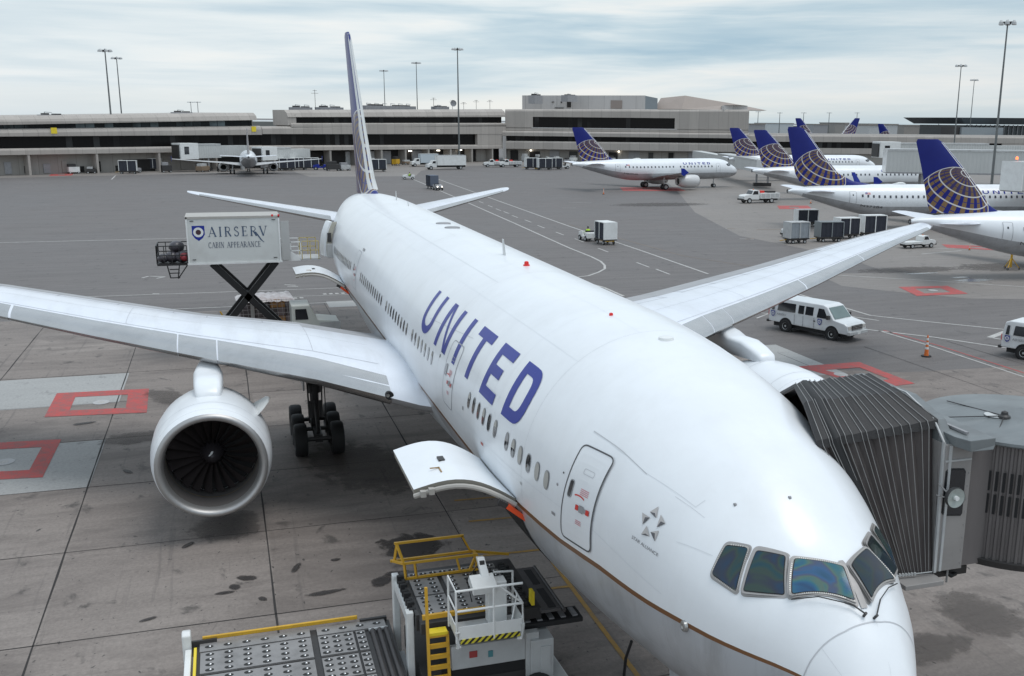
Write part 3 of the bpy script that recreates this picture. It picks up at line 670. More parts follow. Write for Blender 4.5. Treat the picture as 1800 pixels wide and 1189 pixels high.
# five-pointed emblem of folded triangles with its caption
star_l = M('emblem_light', (.46, .44, .43), .4); star_d = M('emblem_dark', (.10, .10, .11), .4)
mb = MB()
for (a, b_, c_, f_) in (((5.09, .999), (5.21, 1.074), (5.01, 1.073), (5.085, 1.052)), ((4.95, 1.028), (4.77, 1.051), (4.91, 1.119), (4.88, 1.064)), ((4.83, 1.124), (5.0, 1.178), (4.83, 1.207), (4.89, 1.16)), ((5.14, 1.165), (4.99, 1.21), (5.2, 1.245), (5.10, 1.215)), ((5.37, 1.118), (5.15, 1.104), (5.25, 1.182), (5.26, 1.128))):
    for tri, m in (((a, b_, f_), 0), ((a, f_, c_), 0), ((b_, c_, f_), 1)):
        mb.add([fus(x, t, .012) for x, t in tri], [(0, 1, 2)], m)
mb.build('star_emblem', [star_l, star_d], jet, fix=False)
def fus_text(txt, xa, xb, t0, hgt, mat, name, sl=0.):
    cu = bpy.data.curves.new(name, 'FONT'); cu.body = txt; cu.size = 1; cu.align_x = 'LEFT'
    o = bpy.data.objects.new('tmp', cu); COL.objects.link(o); me = bpy.data.meshes.new_from_object(o.evaluated_get(bpy.context.evaluated_depsgraph_get())); bpy.data.objects.remove(o)
    w = max(v.co.x for v in me.vertices)
    for v in me.vertices:
        u = v.co.x/w; v.co = Vector(fus(xa+(xb-xa)*u, t0+sl*u-v.co.y*hgt/2.9, .010))
    me.materials.clear(); me.materials.append(mat); o = bpy.data.objects.new(name, me); COL.objects.link(o); o.parent = jet; return o
fus_text('STAR ALLIANCE', 5.42, 4.66, 1.325, .095, M('caption_grey', (.16, .16, .17), .5), 'emblem_caption', -.045)
# roof fittings
def fitting(name, mats, fn): mb = MB(); fn(mb); mb.build(name, mats, jet, smooth=True)
def blade(x, t, h=.42, l=.34):
    def f(mb):
        p = Vector(fus(x, t)); 
        mb.rings([[p+Vector((a*(1-.45*s)+.18*s, b*(1-.5*s), h*s-.03)) for a, b in ((-l/2, 0), (-l/4, .022), (l/3, .02), (l/2, 0), (l/3, -.02), (-l/4, -.022))] for s in (0, .5, 1)])
    fitting('antenna', white, f)
blade(22.3, .02, .52, .4); blade(46.2, -.07, .5, .38); blade(42.2, -.06, .25, .25)
def bc(mb): p = Vector(fus(19.7, .02)); mb.lathe([(-.02, .10), (.03, .10), (.04, .07), (.11, .065), (.13, .04), (.135, .001)], p, 'z', 14)
fitting('beacon', redlamp, bc)
for x, t in ((33.0, -.03), (31.2, -.03)):
    def fd(mb): mb.lathe([(0, .30), (.035, .26), (.05, .001)], Vector(fus(x, t)), 'z', 16)
    mb = MB(); mb.lathe([(-.02, .32), (.03, .30), (.045, .22), (.05, .001)], (fus(x, t)), 'z', 18); mb.build('roof_fitting', grey, jet, smooth=True)
mb = MB(); mb.lathe([(-.02, .17), (.04, .15), (.06, .08), (.065, .001)], fus(9.25, .01), 'z', 16); mb.build('roof_fitting', white, jet, smooth=True)
mb = MB(); mb.lathe([(-.02, .05), (.05, .04), (.06, .001)], fus(11.6, .12), 'z', 10); mb.build('roof_light', redlamp, jet, smooth=True)
mb = MB(); quadpatch(mb, [(37.6, 1.02), (37.1, 1.02), (37.1, 1.06), (37.6, 1.06)], .02, 2, 2); mb.build('vent', grey, jet)
for x, t in ((3.82, 1.60),):
    mb = MB(); c = Vector(fus(x, t)); mb.lathe([(-.02, .10), (.03, .09), (.04, .05), (.02, .02), (.02, .001)], c, 'y', 16); mb.build('sensor_port', steel, jet, smooth=True)
for x, t in ((8.1, 1.40), (4.0, .55), (3.7, .12)):
    mb = MB(); c = Vector(fus(x, t)); mb.lathe([(-.02, .03), (.015, .03), (.02, .001)], c, 'y', 8); mb.build('sensor_port', grey, jet)
mb = MB(); mb.tube([fus(3.1, 2.05, 0), fus(3.1, 2.05, .12), fus(2.8, 2.07, .16)], .018, 6); mb.build('probe', steel, jet)
# fairing round the wing root
mb = MB(); rs = []
for i in range(37):
    x = 16.6+i*.75; u = i/36; b = math.sin(PI*min(1, u*2.2)/2)**1.2*math.sin(PI*min(1, (1-u)*3)/2)
    ring = []
    for j in range(41):
        t = 1.90 + (2*PI-3.80)*j/40
        w = math.sin(PI*min(1, (t-1.90)/.5)/2) if t < PI else math.sin(PI*min(1, (2*PI-1.90-t)/.5)/2)
        ring.append(fus(x, t, .012-.05*(1-b)+(.17+.55*max(0, 1-abs(t-PI)/1.1))*b*w))
    rs.append(ring)
mb.rings(rs, closed=False); mb.build('wing_fairing', skin_f, jet, smooth='all')
# ------------------------------------------------------------------ wings
AF = [(1, 0), (.9, .012), (.75, .032), (.6, .048), (.45, .058), (.3, .061), (.2, .057), (.12, .047), (.07, .036), (.03, .024), (.01, .013), (0, 0), (.01, -.011), (.03, -.019), (.07, -.027), (.15, -.036), (.3, -.045), (.5, -.042), (.7, -.028), (.85, -.014)]
def afring(le, ch, th, axis='y', twist=0., uv=None):
    out = []
    for u, v in AF:
        x = le[0]+u*ch; d = v*th*ch; tw = -twist*u
        out.append((x, le[1], le[2]+d+tw) if axis == 'y' else (x, le[1]+(v*th*ch*.9), le[2]))
    return out
def lerp(T, y): 
    for (a, b) in zip(T[:-1], T[1:]):
        if y <= b[0]: return a[1]+(b[1]-a[1])*(y-a[0])/(b[0]-a[0])
    return T[-1][1]
LEX = [(0, 19.2), (3.1, 21.2), (27.5, 38.3), (29.6, 39.9), (30.2, 40.7), (30.48, 41.6)]
TEX = [(0, 34.4), (3.1, 34.3), (10, 34.4), (28, 41.4), (30.48, 42.3)]
ZT = {1: [(0, 4.0), (3.1, 4.28), (6, 4.82), (9.6, 5.25), (13, 5.68), (17, 6.25), (21, 6.7), (25, 7.1), (30.5, 7.7)],
      -1: [(0, 4.0), (3.1, 4.28), (6, 4.75), (9.6, 5.18), (13, 5.48), (17, 5.88), (21, 6.36), (25, 6.8), (29, 7.15), (30.5, 7.28)]}
YS = [0, 2, 3.1, 4.5, 6, 7.8, 9.6, 11.3, 13, 15, 17, 19, 21, 23, 25, 27, 28.5, 29.4, 30, 30.3, 30.48]
def wst(s, y):
    xl, xt, z = lerp(LEX, y), lerp(TEX, y), lerp(ZT[s], y); th = 1.05 if y < 8 else 1.05-.25*(y-8)/20
    return xl, xt-xl, z, th, .35*max(0, 1-y/12)
for s in (1, -1):
    mb = MB(); rs = []
    for y in YS:
        xl, ch, z, th, tw = wst(s, y); rs.append(afring((xl, s*y, z), ch, th, 'y', tw))
    n = len(AF); vs = [p for r in rs for p in r]; mb.v += vs
    for i in range(len(rs)-1):
        for j in range(n):
            a = i*n+j; b = i*n+(j+1) % n; mb.f.append((a, b, b+n, a+n)); ym = (YS[i]+YS[i+1])/2
            up_ = j < 11
            mb.m.append(1 if (not up_) or (j < 1) or (j == 1 and ym < 21) or (j == 2 and s > 0 and 2.5 < ym < 6) else 0)
    wing = mb.build('wing', [wing_w, wing_g], jet, smooth=True)
    def afx(y, u):
        xl, ch, z, th, tw = wst(s, y); top = AF[:12][::-1]
        for (u0, v0), (u1, v1) in zip(top[:-1], top[1:]):
            if u0 <= u <= u1: v = v0+(v1-v0)*(u-u0)/(u1-u0); break
        return Vector((xl+u*ch, s*y, z+v*th*ch-tw*u))
    def afp(y, u, off=0.):
        for a, b in zip(YS[:-1], YS[1:]):
            if y <= b: break
        p = afx(a, u).lerp(afx(b, u), (y-a)/(b-a)); p.z += off; return tuple(p)
    def lep(y):
        for a, b in zip(YS[:-1], YS[1:]):
            if y <= b: break
        A, B = wst(s, a), wst(s, b); f = (y-a)/(b-a); return tuple(p+(q-p)*f for p, q in zip(A, B))
    # slats
    seg = [(3.9, 9.0), (10.3, 15.8), (15.9, 21.2), (21.3, 26), (26.1, 29.3)] if s > 0 else [(3.9, 9.0), (10.3, 15.8), (15.9, 21.2), (21.3, 29.3)]
    if True: seg.insert(1, (9.05, 10.25))
    for ya, yb in seg:
        mb = MB(); rs = []
        for y in [ya]+[q for q in YS if ya+.05 < q < yb-.05]+[yb]:
            xl, ch, z, th, tw = lep(y); r = []
            kk = 1.0 if y > 9 else .62+.38*(y-3.9)/5.1
            for (u, v) in [(.13*kk, None), (.12*kk, None), (.07*kk, None), (.03*kk, None), (.01, None)]:
                p = afp(y, u, .016 if u < .125*kk else .004); r.append((p[0], p[1], p[2]))
            r += [(xl-.015, s*y, z), (xl+.01*ch-.01, s*y, z-.012*th*ch-.01), (xl+.04*ch*kk, s*y, z-.021*th*ch-.014), (xl+.06*ch*kk, s*y, z-.024*th*ch+.02), (xl+.06*ch*kk, s*y, z+.01*ch)]
            rs.append(r)
        mb.rings(rs); mb.build('slat', alu, wing, smooth=True)
    # seams on the upper skin, spoilers and flap gaps
    mb = MB()
    def ws(a, b, w=.03, m=0):
        k = 12; P = [afp(a[0]+(b[0]-a[0])*i/k, a[1]+(b[1]-a[1])*i/k, .008) for i in range(k+1)]; L = []
        for i, p in enumerate(P):
            d = (Vector(P[min(i+1, k)])-Vector(P[max(i-1, 0)])).normalized(); nn = Vector((-d.y, d.x, 0)).normalized()*w/2; L += [Vector(p)+nn, Vector(p)-nn]
        mb.add(L, [(2*i, 2*i+1, 2*i+3, 2*i+2) for i in range(k)], m)
    ws((4.5, .66), (9.5, .62)); ws((10.5, .66), (27, .70)); ws((4.5, .78), (9.5, .76)); ws((10.5, .78), (26, .80))
    for y in (5.5, 7.4, 9.4, 10.6, 12.6, 14.8, 17, 19.2, 21.4): ws((y, .64), (y, .79), .025)
    ws((4, .155), (28, .155), .02); ws((4, .38), (28, .42), .012)
    for y in (6, 12, 18, 24): ws((y, .16), (y, .62), .01)
    mb.build('wing_seams', M('wing_seam', (.33, .33, .35), .6), wing, fix=False)
    for y in (6.2, 13.2, 17.6, 22.2):        # flap track fairings below the trailing edge
        xl, ch, z, th, tw = wst(s, y); L = 3.6 if y < 10 else 2.6
        mb = MB(); mb.rings([[(xl+ch-L*.75+L*q, s*y+.17*r*math.cos(a), z-tw-.25-.1*q+.26*r*math.sin(a)) for a in [2*PI*k/10 for k in range(10)]] for q, r in ((0, .1), (.12, .6), (.35, 1), (.65, .85), (.88, .45), (1, .08))])
        mb.build('flap_track_fairing', wing_g, wing, smooth='all')
    if s > 0:                                # landing light at the root
        mb = MB(); q_ = Vector(afx(3.95, 0)); q_.x += .0; q_.z += .06
        mb.lathe([(-.03, .13), (.2, .13)], q_, 'x', 20, caps=True); mb.lathe([(-.045, .06), (-.04, .001)], q_+Vector((0, .06, .02)), 'x', 12, m=1)
        mb.build('landing_light', [darkint, steel], jet, smooth=True)
# tailplanes
for s in (1, -1):
    mb = MB(); rs = []
    for y, xl, ch in ((0, 52.6, 8.6), (1.2, 53.9, 7.9), (2.2, 55.1, 7.1), (10.0, 61.3, 2.7), (10.5, 61.9, 2.2), (10.75, 62.6, 1.3)):
        rs.append(afring((xl, s*y, 6.55+.155*y), ch, .8, 'y', 0))
    mb.rings(rs); o = mb.build('tailplane', wing_w, jet, smooth=True)
    mb = MB(); rs = []
    for k in range(6):
        y = 2.4+(10.0-2.4)*k/5; xl = 55.26+(61.3-55.26)*k/5; ch = 7-4.3*k/5
        rs.append([(xl+.07*ch, s*y, 6.55+.155*y+.032*ch), (xl+.02*ch, s*y, 6.55+.155*y+.02*ch), (xl-.02, s*y, 6.55+.155*y), (xl+.02*ch, s*y, 6.55+.155*y-.02*ch), (xl+.06*ch, s*y, 6.55+.155*y)])
    mb.rings(rs); mb.build('leading_edge', alu, o, smooth=True)
# fin with the globe livery
def fin_mat(name, cx, cz, rad, tilt, turn=0.):
    m = bpy.data.materials.new(name); m.use_nodes = True; t = m.node_tree; b = t.nodes['Principled BSDF']
    tc = t.nodes.new('ShaderNodeTexCoord'); sx = t.nodes.new('ShaderNodeSeparateXYZ'); t.links.new(tc.outputs['Object'], sx.inputs[0])
    a = mth(t, 'DIVIDE', mth(t, 'SUBTRACT', sx.outputs[0], cx), -rad); bb = mth(t, 'DIVIDE', mth(t, 'SUBTRACT', sx.outputs[2], cz), rad)   # a to the nose, b up
    r2 = mth(t, 'ADD', mth(t, 'MULTIPLY', a, a), mth(t, 'MULTIPLY', bb, bb))
    c = mth(t, 'SQRT', mth(t, 'MAXIMUM', mth(t, 'SUBTRACT', 1, r2), 0.0001))
    pole = Vector(tilt).normalized(); e1 = pole.cross(Vector((0, 0, 1))).normalized(); e2 = pole.cross(e1)
    def dot(v): return mth(t, 'ADD', mth(t, 'ADD', mth(t, 'MULTIPLY', a, v[0]), mth(t, 'MULTIPLY', bb, v[1])), mth(t, 'MULTIPLY', c, v[2]))
    lat = mth(t, 'ARCCOSINE', dot(pole)); lon = mth(t, 'ARCTAN2', dot(e1), dot(e2))
    inside = mth(t, 'LESS_THAN', r2, 1.0); edge = mth(t, 'MULTIPLY', mth(t, 'GREATER_THAN', r2, .965), inside)
    fl = mth(t, 'ABSOLUTE', mth(t, 'SUBTRACT', mth(t, 'FRACT', mth(t, 'MULTIPLY', lat, 3.4)), .5)); wl = mth(t, 'LESS_THAN', fl, .055)
    fm = mth(t, 'GREATER_THAN', mth(t, 'FRACT', mth(t, 'MULTIPLY', lon, 3.5)), .48)
    ck = mth(t, 'GREATER_THAN', mth(t, 'FRACT', mth(t, 'MULTIPLY', lat, 6.8)), .12)
    base = mixc(t, mth(t, 'MULTIPLY', fm, ck), (.012, .018, .17), (.20, .125, .06))
    near = mth(t, 'LESS_THAN', lat, .75); base = mixc(t, mth(t, 'MULTIPLY', near, .35), base, (.10, .07, .05))
    g = mixc(t, mth(t, 'MAXIMUM', wl, edge), base, (.60, .58, .56))
    nz = noise(t, tc.outputs['Object'], .8, 4)
    col = mixc(t, inside, mixc(t, nz, (.010, .016, .15), (.014, .022, .19)), g)
    t.links.new(col, b.inputs['Base Color']); b.inputs['Roughness'].default_value = .34; b.inputs['Specular IOR Level'].default_value = .28
    return m
fm = fin_mat('fin_livery', 57.6, 9.0, 4.6, (.35, .75, .45))
mb = MB(); rs = []
for z, xl, ch in ((8.2, 50.8, 11.3), (8.9, 53.2, 8.9), (9.5, 54.3, 8.0), (12, 56.75, 6.35), (15, 59.5, 4.75), (17.8, 62.1, 3.35), (18.35, 62.7, 2.9), (18.55, 63.2, 2.1)):
    rs.append(afring((xl, 0, z), ch, 1.0 if z > 9 else .9, 'z'))
mb.rings(rs); fin = mb.build('fin', fm, jet, smooth=True)
mb = MB(); rs = []
for z, xl, ch in ((8.85, 53.1, 8.9), (9.5, 54.3, 8.0), (12, 56.75, 6.35), (15, 59.5, 4.75), (17.8, 62.1, 3.35), (18.4, 62.8, 2.8)):
    rs.append([(xl+.075*ch, .036*ch*.9+.006, z), (xl+.03*ch, .024*ch+.006, z), (xl-.02, 0, z), (xl+.03*ch, -.024*ch-.006, z), (xl+.075*ch, -.036*ch*.9-.006, z), (xl+.08*ch, 0, z)])
mb.rings(rs); mb.build('fin_leading_edge', M('fin_edge', (.66, .66, .64), .35, .3), fin, smooth=True)
# ------------------------------------------------------------------ engines
def engine(s, x0, y0, z0, xle, zle):
    root = thing('engine', None, None, (x0, s*y0, z0)); root.parent = jet; root.scale = (.95, .93, .93)
    mb = MB()   # x measured aft from the lip
    mb.lathe([(.10, 1.78), (.35, 1.86), (.8, 1.93), (1.5, 1.97), (2.4, 1.96), (3.4, 1.86), (4.3, 1.68), (5.0, 1.50), (5.0, 1.44), (4.2, 1.5)], (0, 0, 0), 'x', 56)
    o = mb.build('nacelle', skin_w, root, smooth='all')
    mb = MB(); mb.lathe([(.10, 1.786), (.03, 1.74), (0, 1.69), (.01, 1.63), (.06, 1.575), (.16, 1.53), (.32, 1.50)], (0, 0, 0), 'x', 56); mb.build('intake_lip', lipm, o, smooth='all')
    mb = MB(); mb.lathe([(.32, 1.50), (.9, 1.47), (1.25, 1.50), (1.7, 1.52), (2.0, 1.52)], (0, 0, 0), 'x', 48); mb.build('intake_duct', [M('intake_liner', (.13, .12, .115), .55, .2)], o, smooth='all')
    mb = MB(); mb.lathe([(1.22, 1.502), (1.26, 1.492), (1.30, 1.502)], (0, 0, 0), 'x', 48); mb.build('duct_ring', M('ring_brass', (.30, .22, .12), .4, .6), o, smooth='all')
    mb = MB(); mb.lathe([(2.1, 1.52), (2.1, .02)], (0, 0, 0), 'x', 32); mb.build('fan_backplate', dark, root, smooth=True)
    mb = MB(); mb.lathe([(4.6, 1.1), (5.6, .95), (6.6, .62), (7.4, .5), (7.5, .02)], (0, 0, 0), 'x', 32); mb.build('core', dark, root, smooth=True)
    fb = MB()
    for k in range(22):
        a0 = 2*PI*k/22; vs = []
        for i in range(7):
            r = .34+(1.47-.34)*i/6; tw = R(20+38*i/6); cw = .30+.10*math.sin(PI*i/6)+.05*i/6; sw = .10*math.sin(PI*i/6*.9)
            for e in (-1, 1):
                xx = 1.62+e*cw/2*math.cos(tw); aa = a0+e*cw/2*math.sin(tw)/r*.9+sw/r*.6
                vs.append((xx, r*math.cos(aa), r*math.sin(aa)))
        fb.add(vs, [(2*i, 2*i+1, 2*i+3, 2*i+2) for i in range(6)])
    fb.build('fan', M('fan_blades', (.07, .058, .058), .45, .5, .15, 3), root, smooth='all', fix=False)
    mb = MB(); mb.lathe([(1.0, .01), (1.03, .07), (1.15, .19), (1.35, .31), (1.6, .39), (1.75, .41)], (0, 0, 0), 'x', 24)
    sp_ = mb.build('spinner', M('spinner_grey', (.05, .045, .05), .35, .4), root, smooth='all')
    mb = MB(); mb.add([(1.14, -.05, .17), (1.06, .0, .105), (1.04, .07, .05), (1.085, .12, .035), (1.13, .08, .11), (1.155, .0, .19)], [(0, 1, 2, 3, 4, 5)])
    for v in range(len(mb.v)): x_, y_, z_ = mb.v[v]; mb.v[v] = (x_-.03, y_, z_)
    mb.build('spinner_mark', white, sp_, fix=False)
    # pylon
    dx, dz = (xle-x0)/.95, (zle-z0)/.93
    mb = MB(); rs = []
    xs0 = 1.7 if s > 0 else 3.3; k_ = (dx-xs0)
    for x, zb, zt, w in ((xs0, 1.76, 1.95, .30), (xs0+.06*k_, 1.76, 2.12, .40), (xs0+.25*k_, 1.76, 2.05+.30*(dz-2), .45), (xs0+.5*k_, 1.70, 2.0+.55*(dz-2), .48), (xs0+.85*k_, 1.65, dz-.38, .50), (dx+.1, 1.6, dz-.26, .50), (dx+.8, 1.5, dz-.15, .38), (dx+2.5, 1.1, dz-.3, .25), (dx+4.5, 1.5, dz-.5, .05)):
        hh = min(.30, zt-zb-.02); rs.append([(x, -w*.96, zb)]+[(x, -w*math.copysign(abs(math.cos(a))**.5, math.cos(a)), zt-hh+hh*math.sin(a)**.6) for a in [PI*q/12 for q in range(0, 13)]]+[(x, w*.96, zb)])
    mb.rings(rs); mb.build('pylon', skin_w, root, smooth='all')
    mb = MB()
    for xx in (.42, 1.0, 3.2): mb.lathe([(xx-.008, 1.868+.0 if xx < .5 else 1.95 if xx < 2 else 1.885), (xx+.008, 1.874 if xx < .5 else 1.952 if xx < 2 else 1.885)], (0, 0, 0), 'x', 56)
    for a in (R(35), R(145), R(78), R(102)):
        mb.add([(.4, 1.873*math.cos(a-.006), 1.873*math.sin(a-.006)), (.4, 1.873*math.cos(a+.006), 1.873*math.sin(a+.006)), (3.3, 1.885*math.cos(a+.006), 1.885*math.sin(a+.006)), (3.3, 1.885*math.cos(a-.006), 1.885*math.sin(a-.006))], [(0, 1, 2, 3)])
    mb.build('nacelle_seams', seam, root, fix=False)
    # strake on the inboard shoulder
    if s < 0: return
    a = R(38); cy, cz = -s*math.cos(a)*1.93, math.sin(a)*1.93; d = Vector((0, -s*math.cos(a), math.sin(a))); t_ = Vector((0, s*math.sin(a), math.cos(a)))*.02
    mb = MB(); P = [Vector((1.5, cy, cz))-d*.08, Vector((1.75, cy, cz))+d*.30, Vector((2.1, cy, cz))+d*.56, Vector((2.5, cy, cz))+d*.62, Vector((2.9, cy, cz))+d*.50, Vector((3.4, cy, cz))-d*.10]
    mb.rings([[p+t_ for p in P], [p-t_ for p in P]]); mb.build('strake', white, root)
engine(1, 22.2, 9.36, 2.55, 25.4, 5.12)
engine(-1, 19.9, 10.1, 2.72, 26.0, 5.25)
# ------------------------------------------------------------------ landing gear
def wheel(mb, c, r, w, axis='y', n=26):
    mb.lathe([(-w/2, r*.55), (-w/2, r*.9), (-w*.36, r*.98), (0, r), (w*.36, r*.98), (w/2, r*.9), (w/2, r*.55)], c, axis, n, 0)
    mb.lathe([(-w/2, r*.55), (-w*.38, r*.5), (-w*.3, r*.2), (-w*.42, r*.15), (-w*.42, .001)], c, axis, n, 1); mb.lathe([(w/2, r*.55), (w*.38, r*.5), (w*.3, r*.2), (w*.42, r*.15), (w*.42, .001)], c, axis, n, 1)
for s in (1, -1):
    g = thing('main_gear', None, None, (0, 0, 0)); g.parent = jet; gx, gy = 31.9, 5.55*s
    mb = MB(); mb.tube([(gx, gy, .7), (gx, gy, 2.4)], .17, 12); mb.tube([(gx, gy, 2.2), (gx, gy, 4.4)], .27, 14); mb.bar((gx-1.5, gy, .68), (gx+1.5, gy, .68), .28, .32)
    mb.build('strut', dark, g, smooth=True)
    mb = MB(); mb.tube([(gx, gy, 2.4), (gx-.2, gy-1.5*s, 4.1)], .11, 8); mb.tube([(gx-.2, gy, 2.6), (gx-2.2, gy-.3*s, 4.3)], .11, 8); mb.tube([(gx-.28, gy+.25, 1.0), (gx-.4, gy+.3, 3.8)], .035, 6); mb.tube([(gx-.28, gy-.25, 1.2), (gx-.35, gy-.3, 3.8)], .03, 6); mb.tube([(gx-.3, gy+.12, .9), (gx-.42, gy+.18, 2.2), (gx-.3, gy+.2, 3.6)], .028, 6); mb.tube([(gx-1.3, gy, .85), (gx-.3, gy, 1.9)], .07, 8); mb.tube([(gx+1.3, gy, .85), (gx+.3, gy, 1.9)], .07, 8); mb.bar((gx-.5, gy-.2, 1.25), (gx-.25, gy-.2, 1.9), .12); mb.bar((gx-.5, gy+.2, 1.25), (gx-.25, gy+.2, 1.9), .12); mb.tube([(gx-.3, gy-.4, .75), (gx-.35, gy-.38, 2.6)], .02, 6); mb.tube([(gx-.1, gy+1.3*s*0, 3.0), (gx-.9, gy-1.1*s, 4.0)], .09, 8); mb.build('brace', dark, g, smooth=True)
    mb = MB(); mb.box(gx-1.6, gx+1.6, gy+.72*s-.03, gy+.72*s+.03, 2.2, 4.3) if False else mb.box(gx-.9, gx+.9, gy+.42*s, gy+.48*s, 2.5, 4.4); mb.build('gear_door', skin_g, g)
    for ax in (-1.46, 0, 1.46):
        mb = MB(); mb.tube([(gx+ax, gy-.75, .66), (gx+ax, gy+.75, .66)], .09, 8); mb.build('axle', dark, g)
        for e in (-.70, .70):
            mb = MB(); wheel(mb, (gx+ax, gy+e, .66), .66, .48); mb.build('wheel', [black, dark], g, smooth=True)
g = thing('nose_gear', None, None, (0, 0, 0)); g.parent = jet
mb = MB(); mb.tube([(6.6, 0, .5), (6.6, 0, 3.2)], .13, 10); mb.tube([(6.5, 0, 1.2), (5.4, 0, 3.0)], .07, 8); mb.build('strut', white, g, smooth=True)
for e in (-.36, .36): mb = MB(); wheel(mb, (6.6, e, .53), .53, .4); mb.build('wheel', [black, lgrey], g, smooth=True)
mb = MB(); wheel(mb, (6.6, 0, .53), .05, .1); 
for e in (-.75, .75): mb = MB(); mb.box(4.9, 6.9, e-.02, e+.02, 1.7, 2.9); mb.build('gear_door', skin_g, g)
# ------------------------------------------------------------------ open cargo doors
def cargo_door(xa, xb, dxo, yo, zo, th, arm):
    """hinge line at x = xa..xb on the skin, outer edge shifted aft by dxo"""
    h0 = Vector(fus(xa, th, .02)); H = lambda x: Vector(fus(x, th, .02))
    root = thing('cargo_door', None, None, (0, 0, 0)); root.parent = jet
    n = 12; top = []
    for i in range(n+1):
        u = i/n; row = []
        for j in range(9):
            v = j/8; p = H(xa+(xb-xa)*v); o = Vector((xa+(xb-xa)*v+dxo*u, p.y+(yo-p.y)*u, p.z+(zo-p.z)*u + .36*math.sin(PI*u)*(1-.15*u)))
            row.append(o)
        top.append(row)
    mb = MB(); mb.rings(top, closed=False); mb.build('door_skin', skin_w, root, smooth='all')
    mb = MB(); lo = [[p-Vector((0, 0, .17)) + Vector(((.05 if j == 0 else -.05 if j == 8 else 0), -.03, 0)) for j, p in enumerate(r)] for r in top]
    mb.rings([[p-Vector((0, 0, .012)) for p in r] for r in top], closed=False, m=1); mb.rings(lo, closed=False)
    for j in (0, 8):
        for i in range(n): mb.add([top[i][j], top[i+1][j], lo[i+1][j], lo[i][j]], [(0, 1, 2, 3)])
    for i in (n,):
        for j in range(8): mb.add([top[i][j], top[i][j+1], lo[i][j+1], lo[i][j]], [(0, 1, 2, 3)])
    mb.build('door_inner_frame', [M('door_liner', (.33, .31, .27), .6, 0, .15, 4), dark], root)
    e = [top[i][0]-Vector((.07, 0, .13)) for i in range(n+1)]
    mb = MB(); mb.tube(e, .06, 8); 
    for i in (10, 11): mb.box(e[i].x-.12, e[i].x+.02, e[i].y-.06, e[i].y+.06, e[i].z-.05, e[i].z+.08)
    mb.build('door_edge_rib', M('rib_grey', (.38, .36, .33), .5), root, smooth=True)
    q = top[7][4]; mb = MB(); mb.box(q.x-.14, q.x+.14, q.y-.07, q.y+.07, q.z-.01, q.z+.03); mb.build('latch_window', dark, root)
    q = top[8][2]; mb = MB(); mb.box(q.x-.18, q.x+.16, q.y-.015, q.y+.015, q.z, q.z+.02); mb.box(q.x+.12, q.x+.15, q.y-.02, q.y+.2, q.z, q.z+.02); mb.build('latch_handle', M('brass', (.35, .22, .08), .45, .5), root)
    a = H(xa)+Vector((-.12, .10, -.12))
    mb = MB(); mb.bar(a+Vector((0, .12, .02)), a+Vector((-.02, -.30, -.32)), .12, .10); mb.build('lift_arm', M('warning_orange', (.85, .09, .02), .5), root)
    mb = MB(); mb.bar(a+Vector((0, .12, .02)), a+Vector((.02, .30, .13)), .11, .12); mb.bar(a+Vector((0, -.32, -.34)), a+Vector((0, -.45, -.55)), .09); mb.build('arm_link', dark, root)
    return root
cargo_door(10.35, 13.25, .95, 4.98, 5.15, 1.76, 1)
cargo_door(43.3, 46.0, 2.3, 5.22, 5.05, 1.86, 1)
for c_, o_ in (([(10.35, 1.86), (13.1, 1.86), (13.1, 2.40), (10.35, 2.40)], .012), ([(43.3, 1.95), (46.0, 1.95), (46.0, 2.45), (43.3, 2.45)], .02)):
    mb = MB(); quadpatch(mb, c_, o_, 6, 6); mb.build('cargo_opening', darkint, jet, fix=False)
# ------------------------------------------------------------------ terminal buildings
def panel_mat(name, col, px=3.1):
    m = bpy.data.materials.new(name); m.use_nodes = True; t = m.node_tree; b = t.nodes['Principled BSDF']
    tc = t.nodes.new('ShaderNodeTexCoord'); sx = t.nodes.new('ShaderNodeSeparateXYZ'); t.links.new(tc.outputs['Object'], sx.inputs[0])
    f = mth(t, 'LESS_THAN', mth(t, 'FRACT', mth(t, 'DIVIDE', sx.outputs[0], px)), .035)
    wn = t.nodes.new('ShaderNodeTexWhiteNoise'); wn.noise_dimensions = '1D'; t.links.new(mth(t, 'FLOOR', mth(t, 'DIVIDE', sx.outputs[0], px)), wn.inputs['W'])
    c = mixc(t, wn.outputs[0], tuple(v*.93 for v in col), tuple(v*1.06 for v in col))
    mp = t.nodes.new('ShaderNodeMapping'); mp.inputs['Scale'].default_value = (1.2, 1, .12); t.links.new(tc.outputs['Object'], mp.inputs[0])
    st = noise(t, mp.outputs[0], 1.0, 6, .65); c = mixc(t, ramp(t, st, [(.5, 0.), (.75, .35)]), c, tuple(v*.62 for v in col))
    c = mixc(t, mth(t, 'MULTIPLY', f, .45), c, tuple(v*.45 for v in col))
    t.links.new(c, b.inputs['Base Color']); b.inputs['Roughness'].default_value = .85; return m
